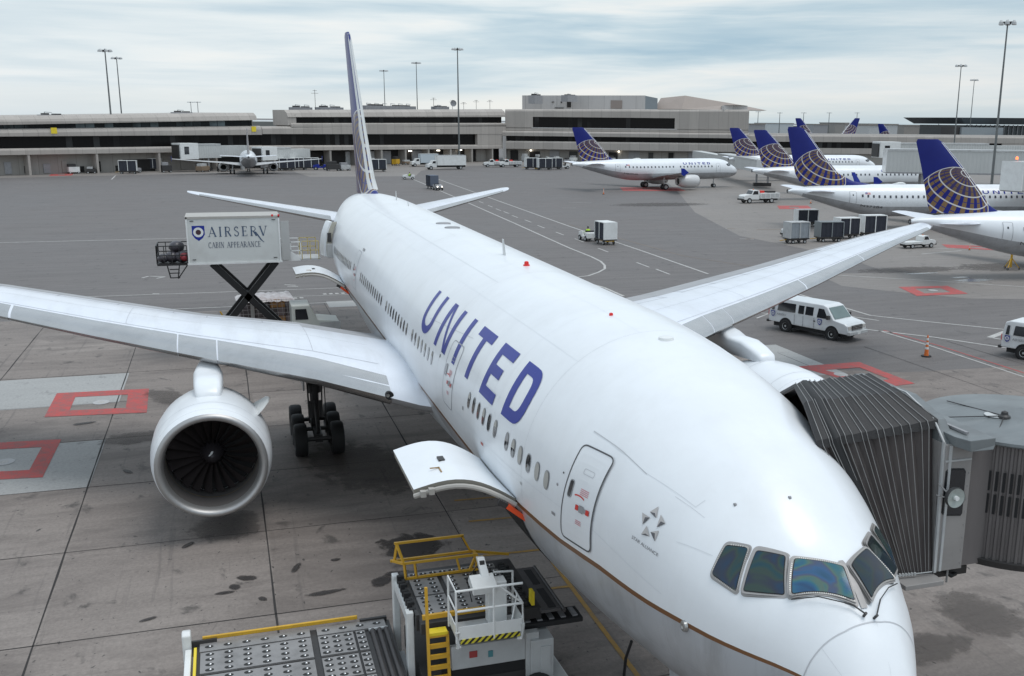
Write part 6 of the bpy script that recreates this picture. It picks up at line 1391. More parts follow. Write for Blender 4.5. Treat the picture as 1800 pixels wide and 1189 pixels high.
bridge((178, -95.0), (262, -118), 3.0, 5.6, 'jet bridge at the nose of the fully visible far airliner')
bridge((188, -128), (182, -172), 6.0, 9.0, 'long corrugated bridge, farthest of the two crossing behind the blue fins at right', lamp=False)
bridge((140, -95.5), (113, -150), 5.3, 9.0, 'long corrugated white jet bridge behind the nearest blue fin', w=1.8, cab=0)
bridge((96, -83.5), (104, -125), 5.2, 8.6, 'white jet bridge cab with a glowing amber lamp at the right edge', lamp=True, cab=0)
a_, b_ = AX(322, 285, 0, 263), AX(432, 285, 0, 272); bridge((a_.x, a_.y), (b_.x, b_.y), 3.2, 6.6, 'white jet bridge left of the far tail-on airliner')
a_, b_ = AX(462, 285, 0, 266), AX(540, 285, 0, 275); bridge((a_.x, a_.y), (b_.x, b_.y), 2.8, 5.7, 'grey jet bridge with a green emblem right of the tail-on airliner')
p = G(10, 300); bridge((p.x-6, p.y-2), (p.x+20, p.y+6), 3.4, 7.0, 'white jet bridge end at the left edge of the picture')
# ------------------------------------------------------------------ jet bridge at the nose
jb = thing('jet_bridge', 'large grey jet bridge with folded black bellows pressed against the near airliner nose', 'jet bridge', (6, -4.3, 0))
jb.location = (0, 0, 0)
bel = M('bellows_fabric', (.026, .024, .024), .55, 0, .35, 5, bump=.3); belw = M('bellows_wall', (.062, .052, .050), .65, 0, .4, 5, stretch=(1, 1, .12), dirt=((.13, .115, .11), 2.5, .5)); jg = M('bridge_grey', (.30, .285, .275), .45, 0, .08, 1.5, dirt=((.15, .145, .14), 1.0, .45))
jg2 = M('bridge_roof_grey', (.155, .17, .175), .42, 0, .2, 1.5, dirt=((.08, .08, .08), .9, .6), streak=((.24, .25, .25), (3, .5, 1), .4)); cable = M('cable_grey', (.26, .255, .25), .45, .2, .3, 6)
def bsec(u):
    """section of the bellows: u = 0 at the aircraft .. 1 at the cab; corners front-bottom -> over the roof -> back-bottom"""
    A_ = [(4.72, -2.72, 4.97), (5.07, -1.62, 7.60), (5.93, -1.74, 8.00), (7.12, -2.16, 8.00), (8.2, -2.3, 7.5), (8.2, -2.9, 4.97)]
    B_ = [(4.62, -3.38, 5.00), (5.00, -3.41, 7.74), (5.86, -3.22, 8.04), (7.20, -3.48, 8.04), (8.3, -3.5, 7.6), (8.3, -3.5, 4.97)]
    return [tuple(p+(q-p)*u for p, q in zip(a, b)) for a, b in zip(A_, B_)]
NP = 16
rj_ = random.Random(8)
US = [-.30+1.30*(k/NP)**1.35+(rj_.uniform(-.014, .014) if 0 < k < NP else 0) for k in range(NP+1)]
def push(P, d, wall=.35):
    out = []
    for i, p in enumerate(P):
        v = Vector(p); c = Vector((6.6, v.y, 6.3)); n = (v-c).normalized(); out.append(v+n*d*(wall if i in (0, 5) else 1.0))
    return out
for k in range(NP):                                    # every pleat a fold of its own
    a, m_, b = bsec(US[k]), bsec(US[k]*.45+US[k+1]*.55), bsec(US[k+1]); sg = rj_.uniform(.8, 1.2)
    mb = MB(); mb.rings([push(a, -.03), push(m_, .035*sg), push(b, -.03)], closed=False, m=0); o = mb.build('bellows_fold', [belw], jb)
    for p in o.data.polygons: p.use_smooth = False
    w = (US[k+1]-US[k]); mb = MB(); a2, b2 = bsec(US[k]-.1*w), bsec(US[k+1]+.22*w)
    A1, B1, A0, B0 = push(a2, .015), push(b2, .085*sg), push(a2, -.01), push(b2, .055*sg)
    for q in range(1, 4): mb.rings([[A1[q], B1[q], B0[q], A0[q]], [A1[q+1], B1[q+1], B0[q+1], A0[q+1]]])
    for arr in (A1, B1): pass
    e1, e0 = B1[1], A1[1]; dn = Vector((-.05, 0, -.16)); mb.rings([[e0, e1, e1+dn, e0+dn*.6], [e0+Vector((.03, 0, 0)), e1+Vector((.03, 0, 0)), e1+dn+Vector((.03, 0, 0)), e0+dn*.6+Vector((.03, 0, 0))]])
    mb.build('roof_flap', bel, o)
    q = push(b, .05*sg)[:1]+[push(b2, .10*sg)[i] for i in (1, 2, 3)]; q[0] = Vector(b[0])+Vector((-.03, 0, 0)); e = q[1]+Vector((-.06, 0, -.10)); mb = MB(); mb.tube([q[0], e, q[1], q[2], q[3]], .0065, 6); mb.build('rib_cable', cable, o, smooth=True)
mb = MB()
n0 = [Vector(bsec(-.12)[i]) for i in range(6)]
mb.tube([n0[0], n0[1], n0[2], n0[3], n0[4], n0[5]], .12, 10)
mb.build('contact_cushion', black, jb, smooth=True)
# cab end: frame, side panel, window, spotlight
yb = -3.40
mb = MB(); mb.box(4.60, 8.6, -4.02, yb-.04, 4.98, 7.42); cb = mb.build('cab_wall', jg, jb, bevel=.012)
mb = MB(); mb.bar((4.60, yb-.02, 4.98), (4.66, yb-.02, 7.45), .05, .05); mb.bar((4.66, yb-.02, 7.45), (5.0, yb-.02, 7.80), .03); mb.bar((5.0, yb-.02, 7.80), (5.86, yb-.02, 8.07), .03); mb.bar((5.86, yb-.02, 8.07), (7.3, yb-.02, 8.07), .03); mb.build('bellows_frame', lgrey, jb)
mb = MB(); mb.prism([(4.66, 7.42), (4.98, 7.78), (5.86, 8.02), (7.6, 8.02), (8.5, 7.5), (8.5, 7.42)], -3.66, yb-.05, 'y'); mb.build('transition_panel', jg2, jb)
mb = MB(); mb.box(4.30, 8.6, -3.42, -2.6, 4.86, 4.95); mb.build('cab_floor', jg, jb, bevel=.01)
mb = MB(); mb.rings([[(4.18, -3.62, 7.40), (4.18, -4.10, 7.40), (4.22, -4.16, 7.46), (4.22, -4.16, 7.60), (4.20, -3.60, 7.60)], [(4.5, -3.55, 7.40), (4.5, -4.10, 7.40), (4.5, -4.16, 7.46), (4.5, -4.16, 7.60), (4.5, -3.5, 7.60)], [(8.2, -3.62, 7.44), (8.2, -4.24, 7.44), (8.2, -4.28, 7.50), (8.2, -4.28, 7.66), (8.2, -3.56, 7.66)]]); gt = mb.build('roof_gutter', jg2, jb, bevel=.012)
mb = MB(); mb.box(4.5, 8.0, -3.80, -3.74, 7.62, 7.66); mb.build('gutter_seam', grey, gt)
P = [(-3.52, 6.10), (-3.86, 6.06), (-3.89, 6.10), (-3.88, 6.86), (-3.84, 6.92), (-3.53, 6.95), (-3.48, 6.90), (-3.47, 6.16)]
mb = MB(); mb.prism(P, 4.580, 4.598, 'x'); mb.build('cab_window', glass, cb)
mb = MB(); mb.prism([(-3.68+(y+3.68)*1.09, 6.50+(z-6.50)*1.06) for y, z in P], 4.590, 4.599, 'x'); mb.build('window_seal', black, cb)
mb = MB(); mb.box(4.575, 4.60, -3.99, -3.44, 7.10, 7.13); mb.box(4.57, 4.60, -3.55, -3.50, 5.0, 7.4); mb.build('panel_joint', lgrey, cb)
mb = MB()
for zz in [5.1+.25*q for q in range(10)]: mb.lathe([(-.012, .010), (0, .010)], (4.595, -3.97, zz), 'x', 6, caps=True)
mb.build('rivets', grey, cb)['kind'] = 'stuff'
c = (4.34, -3.50, 6.52); mb = MB(); mb.lathe([(-.05, .185), (0, .195), (.05, .18), (.06, .001)], c, 'x', 28, caps=False); o = mb.build('spotlight_rim', M('spot_rim', (.10, .10, .10), .4, .5), jb, smooth=True)
mb = MB(); mb.lathe([(-.045, .182), (-.03, .12), (-.015, .055), (-.03, .05), (-.035, .001)], c, 'x', 28); mb.build('spotlight_reflector', M('reflector', (.40, .44, .42), .4, .3, .25, 14), o, smooth=True)
mb = MB(); mb.lathe([(-.08, .042), (-.02, .042)], c, 'x', 14, caps=True); mb.build('spotlight_bulb', white, o)
mb = MB(); mb.tube([(4.58, -3.32, 6.72), (4.46, -3.40, 6.60), (4.36, -3.47, 6.53)], .016, 6); mb.tube([(4.58, -3.30, 6.50), (4.46, -3.36, 6.50), (4.36, -3.46, 6.51)], .012, 6); mb.build('spotlight_arm', cable, jb, smooth=True)
# rotunda with a slatted wall and shallow conical roof
rc = Vector((5.62, -5.92)); Rr = 1.78
mb = MB(); n = 352
prof = [(rc.x+(Rr-(.035 if (k//2) % 2 else 0))*math.cos(2*PI*(k+.3*(k % 2))/n), rc.y+(Rr-(.035 if (k//2) % 2 else 0))*math.sin(2*PI*(k+.3*(k % 2))/n)) for k in range(n)]
mb.rings([[(x, y, z) for x, y in prof] for z in (5.12, 7.34)]); mb.build('slatted_wall', M('slat_grey', (.17, .155, .152), .5, .2, .2, 3, stretch=(1, 1, .2), dirt=((.05, .045, .045), 1.5, .5)), jb)
for k in range(22):
    a = R(100+4.09*k)
    for zz in (6.02, 6.46):
        mb = MB(); e = Vector((math.cos(a), math.sin(a))); tn = Vector((-e.y, e.x)); p = rc+e*(Rr+.004)
        mb.add([(*(p-tn*.026), zz), (*(p+tn*.026), zz), (*(p+tn*.026), zz+.38), (*(p-tn*.026), zz+.38)], [(0, 1, 2, 3)]); mb.build('slot_window', darkint, jb, fix=False)
mb = MB(); mb.box(4.62, 5.3, -4.5, -4.02, 5.02, 7.36); mb.build('link_wall', M('slat_grey'), jb, bevel=.01)
mb = MB(); mb.lathe([(7.34, Rr+.07), (7.37, Rr+.10), (7.42, Rr+.09), (7.62, .25), (7.64, .01)], (rc.x, rc.y, 0), 'z', 56); rf_ = mb.build('rotunda_roof', jg2, jb, smooth=True)
mb = MB(); mb.lathe([(5.0, Rr+.03), (5.12, Rr+.06), (5.14, Rr-.02)], (rc.x, rc.y, 0), 'z', 56); mb.lathe([(5.0, Rr), (5.0, .01)], (rc.x, rc.y, 0), 'z', 56); mb.build('rotunda_base', dark, jb, smooth=True)
hub = Vector((5.35, -5.30, 7.55))
mb = MB(); mb.lathe([(0, .12), (.05, .11), (.08, .07), (.13, .06), (.15, .01)], hub, 'z', 16); mb.build('roof_hub', dark, jb, smooth=True)
mb = MB(); mb.lathe([(0, .22), (.012, .22)], (hub.x+.2, hub.y+.02, 7.56), 'z', 20, caps=True); mb.build('roof_patch', lgrey, rf_)
for e in ((5.9, -4.35, 7.5), (4.75, -4.62, 7.42), (6.9, -5.2, 7.5)): mb = MB(); mb.tube([hub+Vector((0, 0, .05)), Vector(e)], .010, 6); mb.build('stay_cable', dark, jb, smooth=True)
mb = MB(); mb.box(4.7, 6.6, -26, -7.6, 5.1, 7.3); mb.build('tunnel', jg, jb); mb = MB(); mb.tube([(5.6, -15, 0), (5.6, -15, 5.1)], .45, 20); mb.build('lift_column', lgrey, jb, smooth=True)
mb = MB(); mb.tube([(4.9, -3.7, 4.95), (4.7, -3.9, 4.80), (4.9, -4.15, 4.72), (5.3, -4.3, 4.8)], .04, 8); mb.build('underside_hose', black, jb, smooth=True)
mb = MB(); mb.box(4.9, 8.2, -4.4, -3.0, 4.70, 4.86); mb.build('floor_frame', dark, jb); mb = MB(); mb.tube([(4.64, -3.75, 4.98), (4.64, -3.75, 4.72)], .02, 6); mb.build('drain_pipe', cable, jb)
mb = MB(); mb.tube([(4.60, -2.62, 5.02), (4.56, -3.34, 5.02)], .010, 6)
for k in range(6): mb.lathe([(0, .022), (.05, .022)], (4.60-.006*k, -2.68-.06*k, 5.0), 'z', 8, caps=True)
mb.build('canopy_rail', lgrey, jb, smooth=True)
# ------------------------------------------------------------------ cargo loader
ld = thing('cargo_loader', 'white and yellow cargo loader with caster decks and railed platform under the open hold door', 'cargo loader', (0, 0, 0))
deckm = M('deck_steel', (.30, .29, .285), .45, .35, .16, 3, dirt=((.10, .095, .09), 1.6, .6)); ball = M('caster_chrome', (.62, .62, .62), .22, .9); slot = M('caster_slot', (.02, .02, .02), .7); rollm = M('roller_rubber', (.055, .05, .05), .5, 0, .2, 5)
def plate(x0, x1, y0, y1, z, nx, ny, off=(.5, .5), dark_edge=False):
    mb = MB(); mb.box(x0, x1, y0, y1, z-.05, z); mb.build('deck_plate', deckm, ld)
    mb = MB(); bb = MB()
    for i in range(nx):
        for j in range(ny):
            cx = x0+(x1-x0)*(i+.5)/nx; cy = y0+(y1-y0)*(j+.5)/ny
            mb.add([(cx+.066*math.cos(2*PI*k/12), cy+.098*math.sin(2*PI*k/12), z+.004) for k in range(12)], [tuple(range(12))])
            bb.lathe([(-.03, .036), (0, .036), (.018, .026), (.026, .001)], (cx+.016, cy-.02, z), 'z', 8)
    mb.build('caster_slots', slot, ld, fix=False)['kind'] = 'stuff'; bb.build('casters', ball, ld, smooth='all')['kind'] = 'stuff'
# main (lower) deck
z0 = 1.0; yA, yB = 5.35, 9.72
xF = 13.72
plate(xF-.40, xF, 7.20, 9.68, z0, 1, 6); plate(xF-.40, xF, 5.42, 7.04, z0, 1, 4)
for (x0, x1, nx) in ((xF-1.42, xF-.46, 4), (xF-2.52, xF-1.54, 4), (xF-3.5, xF-2.6, 4)):
    plate(x0, x1, 7.20, 9.66, z0, nx, 6); plate(x0, x1, 6.22, 7.04, z0, nx, 3); plate(x0, x1, 5.86+.0, 6.06, z0, nx, 1) if False else plate(x0, x1, 5.98, 6.12, z0, nx, 1) if False else None
    plate(x0, x1, 5.95, 6.16, z0, nx, 1)
mb = MB(); mb.box(xF-3.6, xF+.02, 5.3, 9.74, z0-.35, z0-.055); mb.build('main_deck_frame', dark, ld)
for k, y in enumerate((5.44, 5.60, 5.76)):
    mb = MB(); mb.tube([(xF-3.4, y, z0-.02), (xF-.5, y, z0-.02)], .062, 14); mb.build('roller', rollm, ld, smooth=True)
mb = MB(); mb.box(xF-.52, xF-.46, 5.40, 5.85, z0-.02, z0+.03); mb.build('roller_bracket', lgrey, ld)
mb = MB(); mb.box(xF+.06, xF+.13, 6.05, 9.62, z0+.04, z0+.13); mb.build('side_guide', yellow, ld, bevel=.01)
for b_ in ((xF-.01, xF+.06, 9.3, 9.9, z0-.3, z0+.08), (xF-.02, xF+.06, 5.35, 6.0, z0-.2, z0+.05)): mb = MB(); mb.box(*b_); mb.build('guide_bracket', dark, ld)
mb = MB(); mb.prism([(xF-.10, z0-.5), (xF-.10, z0+.28), (xF+.02, z0+.36), (xF+.22, z0+.30), (xF+.22, z0-.5)], 9.86, 10.06, 'y'); mb.build('end_post', white, ld, bevel=.03)
mb = MB(); mb.box(xF-3.5, xF-.15, 9.86, 10.0, z0-.6, z0-.02); mb.build('rear_beam', white, ld, bevel=.02)
mb = MB(); mb.box(xF-3.4, xF-.25, 9.74, 9.80, z0-.1, z0+.05); mb.build('stop_bar', byellow, ld)
# bridge (upper) platform
z1 = 2.30; xU = 13.55
for (y0, y1, ny) in ((4.12, 4.88, 2), (3.14, 3.98, 2), (2.42, 3.02, 2)):
    plate(10.95, 11.95, y0, y1, z1, 5, ny); plate(12.02, 12.92, y0, y1, z1, 4, ny)
plate(13.05, 13.28, 2.45, 4.85, z1, 1, 9)
mb = MB(); mb.box(10.7, xU, 1.9, 5.0, z1-.30, z1-.055); mb.build('bridge_frame', dark, ld)
mb = MB(); mb.box(10.55, 12.9, 1.42, 1.95, z1-.12, z1-.06); fl = mb.build('front_flap', M('flap_grey', (.11, .105, .105), .5, .3, .2, 3), ld); 
for x0, x1 in ((10.65, 11.65), (11.9, 12.75)): mb = MB(); mb.box(x0, x1, 1.52, 1.72, z1-.06, z1-.05); mb.build('flap_slot', black, fl)
mb = MB()
for k in range(16): mb.lathe([(0, .05), (.05, .05), (.06, .01)], (10.9+.15*k, 2.12+.08*(k % 2), z1-.05), 'z', 8); mb.box(10.86+.15*k, 10.97+.15*k, 2.2, 2.34, z1-.05, z1+.02)
mb.build('front_rollers', black, ld)['kind'] = 'stuff'
mb = MB(); mb.tube([(10.5, 1.35, z1-.1), (12.95, 1.35, z1-.1)], .05, 10); mb.build('bumper_roll', rollm, ld, smooth=True)
# yellow guard frame at the back of the platform
rl = M('guard_yellow', (.60, .34, .03), .45, 0, .12, 4)
mb = MB(); xg = 13.42; 
for (a, b) in (((xg, 5.25, z1+.32), (xg, 2.95, z1+.32)), ((xg-.05, 5.15, z1+.78), (xg-.05, 3.25, z1+.78)), ((xg-.42, 5.02, z1+.40), (xg-.42, 2.98, z1+.40)), ((xg-.45, 4.98, z1+.02), (xg-.45, 2.95, z1+.04)), ((xg-.05, 5.1, z1+.78), (xg-.42, 4.98, z1+.38)), ((xg-.05, 3.3, z1+.78), (xg-.05, 3.05, z1+.32)), ((xg-.42, 4.98, z1+.4), (xg-.45, 4.95, z1+.02)), ((xg-.42, 4.7, z1+.4), (xg-.45, 4.66, z1+.02)), ((xg-.42, 3.55, z1+.4), (xg-.45, 3.45, z1+.02)), ((xg-.42, 3.0, z1+.4), (xg-.45, 3.2, z1+.02)), ((xg-.42, 3.0, z1+.4), (xg-.42, 3.0, z1)), ((xg, 5.15, z1+.32), (xg-.05, 5.08, z1+.78)), ((xg, 3.0, z1+.32), (xg, 1.95, z1+.12)), ((xg-.45, 2.98, z1+.40), (xg, 2.98, z1+.32)), ((xg, 5.2, z1+.32), (xg-.42, 5.0, z1+.4))):
    mb.bar(a, b, .055)
mb.build('guard_frame', rl, ld)
# left end structure of the bridge, masts
mb = MB(); mb.box(11.0, 13.3, 4.98, 5.06, z1-.35, z1+.03); mb.build('platform_edge', dark, ld)
for x in (13.25, 11.25): mb = MB(); mb.box(x-.08, x+.16, 5.08, 5.24, .3, z1+.02); mb.build('mast', white, ld, bevel=.02)
mb = MB(); mb.box(11.3, 13.2, 5.10, 5.2, z1-.35, z1-.1); mb.build('cross_beam', white, ld); mb = MB(); mb.box(11.0, 12.8, 5.08, 5.22, .25, .55); mb.build('lower_beam', lgrey, ld)
mb = MB()
for k in range(8): mb.box(11.3+.24*k, 11.4+.24*k, 5.0, 5.16, z1-.1, z1+.04+.05*(k % 2))
mb.build('stop_blocks', black, ld)['kind'] = 'stuff'
# chassis, panels, wheel
mb = MB(); mb.box(10.3, 13.2, 1.7, 5.0, .45, 1.0); mb.build('chassis', dark, ld)
mb = MB(); mb.box(10.30, 10.45, 2.45, 4.35, 1.25, 1.80); ec = mb.build('engine_cover', lgrey, ld, bevel=.02); mb = MB(); mb.box(10.28, 10.30, 3.3, 3.42, 1.45, 1.6); mb.build('decal', M('teal_decal', (.08, .25, .28), .5), ec); mb = MB(); mb.box(10.28, 10.30, 3.7, 3.9, 1.5, 1.65); mb.build('decal', M('red_decal', (.35, .05, .05), .5), ec); mb = MB(); mb.box(10.25, 10.45, 2.1, 2.45, .4, 1.9); mb.build('mast_cover', lgrey, ld, bevel=.02); mb = MB(); mb.box(10.32, 10.4, 2.45, 4.6, .45, 1.25); mb.build('wheel_bay', darkint, ld)
mb = MB(); mb.box(10.15, 11.2, 1.75, 2.35, .45, 1.75); cv = mb.build('control_cabinet', lgrey, ld, bevel=.02); mb = MB(); mb.box(10.11, 10.15, 1.85, 2.1, .8, 1.6); mb.build('cabinet_door', lgrey, cv)
mb = MB(); mb.prism([(9.6, 2.95), (9.75, 1.35), (10.3, 1.2), (11.6, 1.25), (11.7, 2.9)], .38, .52, 'z'); mb.build('foot_plate', white, ld, bevel=.02)
for y in (3.9, 2.2): 
    mb = MB(); mb.lathe([(-.15, .28), (-.15, .48), (0, .5), (.15, .48), (.15, .28)], (9.98, y, .5), 'x', 26); mb.lathe([(-.15, .28), (-.10, .25), (-.08, .1), (-.14, .08), (-.14, .001)], (9.98, y, .5), 'x', 26, m=1); mb.build('wheel', [black, lgrey], ld, smooth=True)
for x, y in ((12.9, 4.4), (12.9, 2.2)): vwheel(ld, (x, y, .5), .5, .3)
for x in (10.6, 11.0): mb = MB(); mb.bar((x, 2.5, .5), (x+.6, 3.6, z1-.3), .14); mb.bar((x, 3.6, .5), (x+.6, 2.5, z1-.3), .14); mb.build('scissor_arm', dark, ld)
# ladder
mb = MB(); yl0, yl1, xl = 4.42, 4.92, 10.15
mb.bar((xl, yl0, .25), (xl+.25, yl0, 2.15), .07); mb.bar((xl, yl1, .25), (xl+.25, yl1, 3.25), .07)
for k in range(8): z = .45+.24*k; mb.bar((xl+.03*k, yl0, z), (xl+.03*k, yl1, z), .05, .10)
mb.build('ladder', rl, ld); mb = MB(); mb.box(xl+.18, xl+.42, yl0, yl1-.04, 2.12, 2.2); mb.build('ladder_top_step', byellow, ld, bevel=.01)
mb = MB(); mb.bar((10.8, 4.95, z1+.06), (10.75, 2.9, z1+.10), .08, .10); mb.build('front_guide', rl, ld); mb = MB(); mb.box(10.75, 10.98, 2.06, 2.14, z1, z1+.32); mb.build('end_guide', byellow, ld)
# operator platform
zp = 2.30; X0, X1, Y0, Y1 = 9.75, 10.55, 2.72, 4.30
mb = MB(); mb.box(X0, X1, Y0, Y1, zp-.12, zp-.04); op = mb.build('operator_platform', lgrey, ld)
mb = MB(); mb.box(X0-.02, X0, Y0, Y1, zp-.04, zp+.26); mb.box(X0, X1, Y1, Y1+.02, zp-.04, zp+.2); mb.box(X0, X1, Y0-.02, Y0, zp-.04, zp+.30); mb.build('kick_panel', white, op)
mb = MB()
for z in (zp+.62, zp+1.08): mb.tube([(X1, Y1+.04, z), (X0-.02, Y1+.04, z), (X0-.02, Y0-.02, z)], .028, 8)
for (x, y) in ((X0-.02, Y1+.04), (X1, Y1+.04), (X0-.02, 3.42)): mb.tube([(x, y, zp-.1), (x, y, zp+1.08)], .028, 8)
mb.tube([(X0-.02, Y0+.55, zp+1.08), (X0-.02, Y0-.02, zp+.62), (X0-.02, Y0-.04, zp-.1)], .028, 8); mb.tube([(X1, Y0-.02, zp), (X1, Y0-.02, zp+1.0)], .03, 8); mb.tube([(X1, Y0-.02, zp+.62), (X0, Y0-.02, zp+.62)], .025, 8)
mb.tube([(X1, Y0-.02, zp+1.0), (X1-.1, Y0+.5, zp+1.08)], .025, 8); mb.tube([(X0, Y0+.3, zp), (X0+.3, Y0+.02, zp+.7)], .022, 8)
mb.build('handrail', white, op, smooth=True)
mb = MB(); mb.box(X1-.35, X1-.02, 2.95, 3.42, zp-.04, zp+.95); co = mb.build('console', white, op, bevel=.02)
mb = MB(); mb.prism([(X1-.55, zp+.80), (X1-.60, zp+.95), (X1-.15, zp+1.10), (X1-.02, zp+.9)], 3.25, 3.85, 'y'); mb.build('console_tray', white, co, bevel=.01)
mb = MB(); mb.rings([[(X1-.30, 3.35, zp+1.0), (X1-.12, 3.35, zp+1.0), (X1-.12, 3.55, zp+1.0), (X1-.30, 3.55, zp+1.0)], [(X1+.0, 3.42, zp+1.42), (X1+.16, 3.42, zp+1.38), (X1+.16, 3.60, zp+1.38), (X1, 3.60, zp+1.42)]]); mb.build('control_box', white, co, bevel=.01)
mb = MB(); mb.box(X1-.1, X1+.08, 3.44, 3.56, zp+1.28, zp+1.36); mb.build('control_panel', dark, co)
mb = MB(); mb.tube([(X1, 3.4, zp+1.0), (X1+.25, 3.55, zp+1.1), (X1+.3, 3.8, zp+.8), (X1+.2, 3.7, zp+.3)], .018, 6); mb.tube([(X1, 3.3, zp+1.0), (X1+.3, 3.2, zp+1.0), (X1+.35, 3.1, zp+.4)], .018, 6); mb.build('control_cable', black, co, smooth=True)
def hazard():
    m = bpy.data.materials.new('hazard_stripes'); m.use_nodes = True; t = m.node_tree; b = t.nodes['Principled BSDF']; tc = t.nodes.new('ShaderNodeTexCoord'); sx = t.nodes.new('ShaderNodeSeparateXYZ'); t.links.new(tc.outputs['Object'], sx.inputs[0])
    f = mth(t, 'LESS_THAN', mth(t, 'FRACT', mth(t, 'MULTIPLY', mth(t, 'ADD', sx.outputs[1], mth(t, 'MULTIPLY', sx.outputs[2], 1.0)), 7)), .5)
    t.links.new(mixc(t, f, (.60, .52, .04), (.02, .02, .02)), b.inputs['Base Color']); return m
mb = MB(); mb.box(X0-.04, X0-.02, Y0+.05, Y1-.05, zp-.14, zp-.03); mb.build('hazard_edge', hazard(), op)
for y in (Y0-.02, Y1+.02): mb = MB(); mb.tube([(X0-.02, y, zp+.15), (X0-.05, y, zp-.18), (X0+.05, y-.08 if y > 3.5 else y+.08, zp-.22)], .06, 10); mb.build('rubber_buffer', white, op, smooth=True)
for ch in list(ld.children):
    for o_ in [ch]+list(ch.children)+[g_ for c_ in ch.children for g_ in c_.children]:
        if o_.type == 'MESH':
            for v in o_.data.vertices:
                if v.co.y < 5.0: v.co.y = 5.0-(5.0-v.co.y)*.88
t_ = thing('mobile_conveyor_arm', 'dark powered conveyor arm sticking out below the loader front flap, at the belly line', 'conveyor', (11.5, 2.0, 1.80), 0)
mb = MB(); mb.box(-.9, -.3, -.7, .75, 0, .12); mb.build('arm_frame', black, t_, bevel=.02)
for k in range(5): mb = MB(); mb.box(-.8, -.4, -.6+.28*k, -.48+.28*k, .12, .15); mb.build('roller', grey, t_)
# ------------------------------------------------------------------ cabin lift truck at the rear door
ct = thing('lift_truck', 'white box truck body raised on black scissor arms at the rear door, lettered in blue', 'lift truck', (0, 0, 0))
zb, zt = 5.32, 7.78; ya, yb_ = 5.74, 10.52; xa, xb_ = 49.2, 51.7
mb = MB(); mb.box(xa, xb_, ya, yb_, zb, zt); bx = mb.build('box_body', M('box_white', (.60, .615, .60), .4, 0, .04, 1, dirt=((.38, .37, .35), .7, .4)), ct, bevel=.03)
mb = MB(); mb.box(xa-.03, xb_+.03, ya-.03, yb_+.03, zt-.10, zt+.02); mb.build('roof_rail', M('roof_rail', (.40, .38, .35), .5), bx)
mb = MB(); mb.box(xa-.05, xb_, ya-.05, yb_+.05, zb-.08, zb+.02); mb.build('floor_rail', white, bx)
for y in (ya+.02, yb_-.04): mb = MB(); mb.box(xa-.03, xa+.02, y-.03, y+.05, zb, zt); mb.build('corner_post', white, bx)
for y in (ya+.3, yb_-.3):
    for z in (zb+.18, zt-.22): mb = MB(); mb.box(xa-.04, xa-.01, y-.09, y+.09, z, z+.035); mb.build('corner_clip', dark, bx)
for y, m_ in ((ya+.35, redlamp), (ya+.02, redlamp)): mb = MB(); mb.box(xa-.05, xa+.02, y-.05, y+.05, zt-.02, zt+.08); mb.build('marker_lamp', m_, bx)
mb = MB()
def sh2(cy, cz, s):
    for P, m, e in (([(-.44, .5), (.44, .5), (.44, -.15), (.27, -.42), (0, -.62), (-.27, -.42), (-.44, -.15)], 0, .006),): mb.add([(xa-e, cy-p[0]*s, cz+p[1]*s) for p in P], [tuple(range(7))], m)
    for r, m, e in ((.36, 1, .010), (.19, 2, .014)): mb.add([(xa-e, cy+r*s*math.cos(2*PI*i/24), cz+.02*s+r*s*math.sin(2*PI*i/24)) for i in range(24)], [tuple(range(24))], m)
sh2(9.92, 6.96, .72); mb.build('shield_badge', [navy, white, M('dark_maroon', (.05, .02, .03), .5)], bx, fix=False)
tb_ = M('lettering_slate', (.05, .085, .15), .5)
def arc(cx, cy, rx, ry, a0, a1, n=10): return [(cx+rx*math.cos(R(a0+(a1-a0)*k/n)), cy+ry*math.sin(R(a0+(a1-a0)*k/n))) for k in range(n+1)]
TH, TN = .115, .045                      # thick and thin strokes; glyphs are 1 high
def srf(x, y, w=.26): return ([(x-w/2, y), (x+w/2, y)], .035)
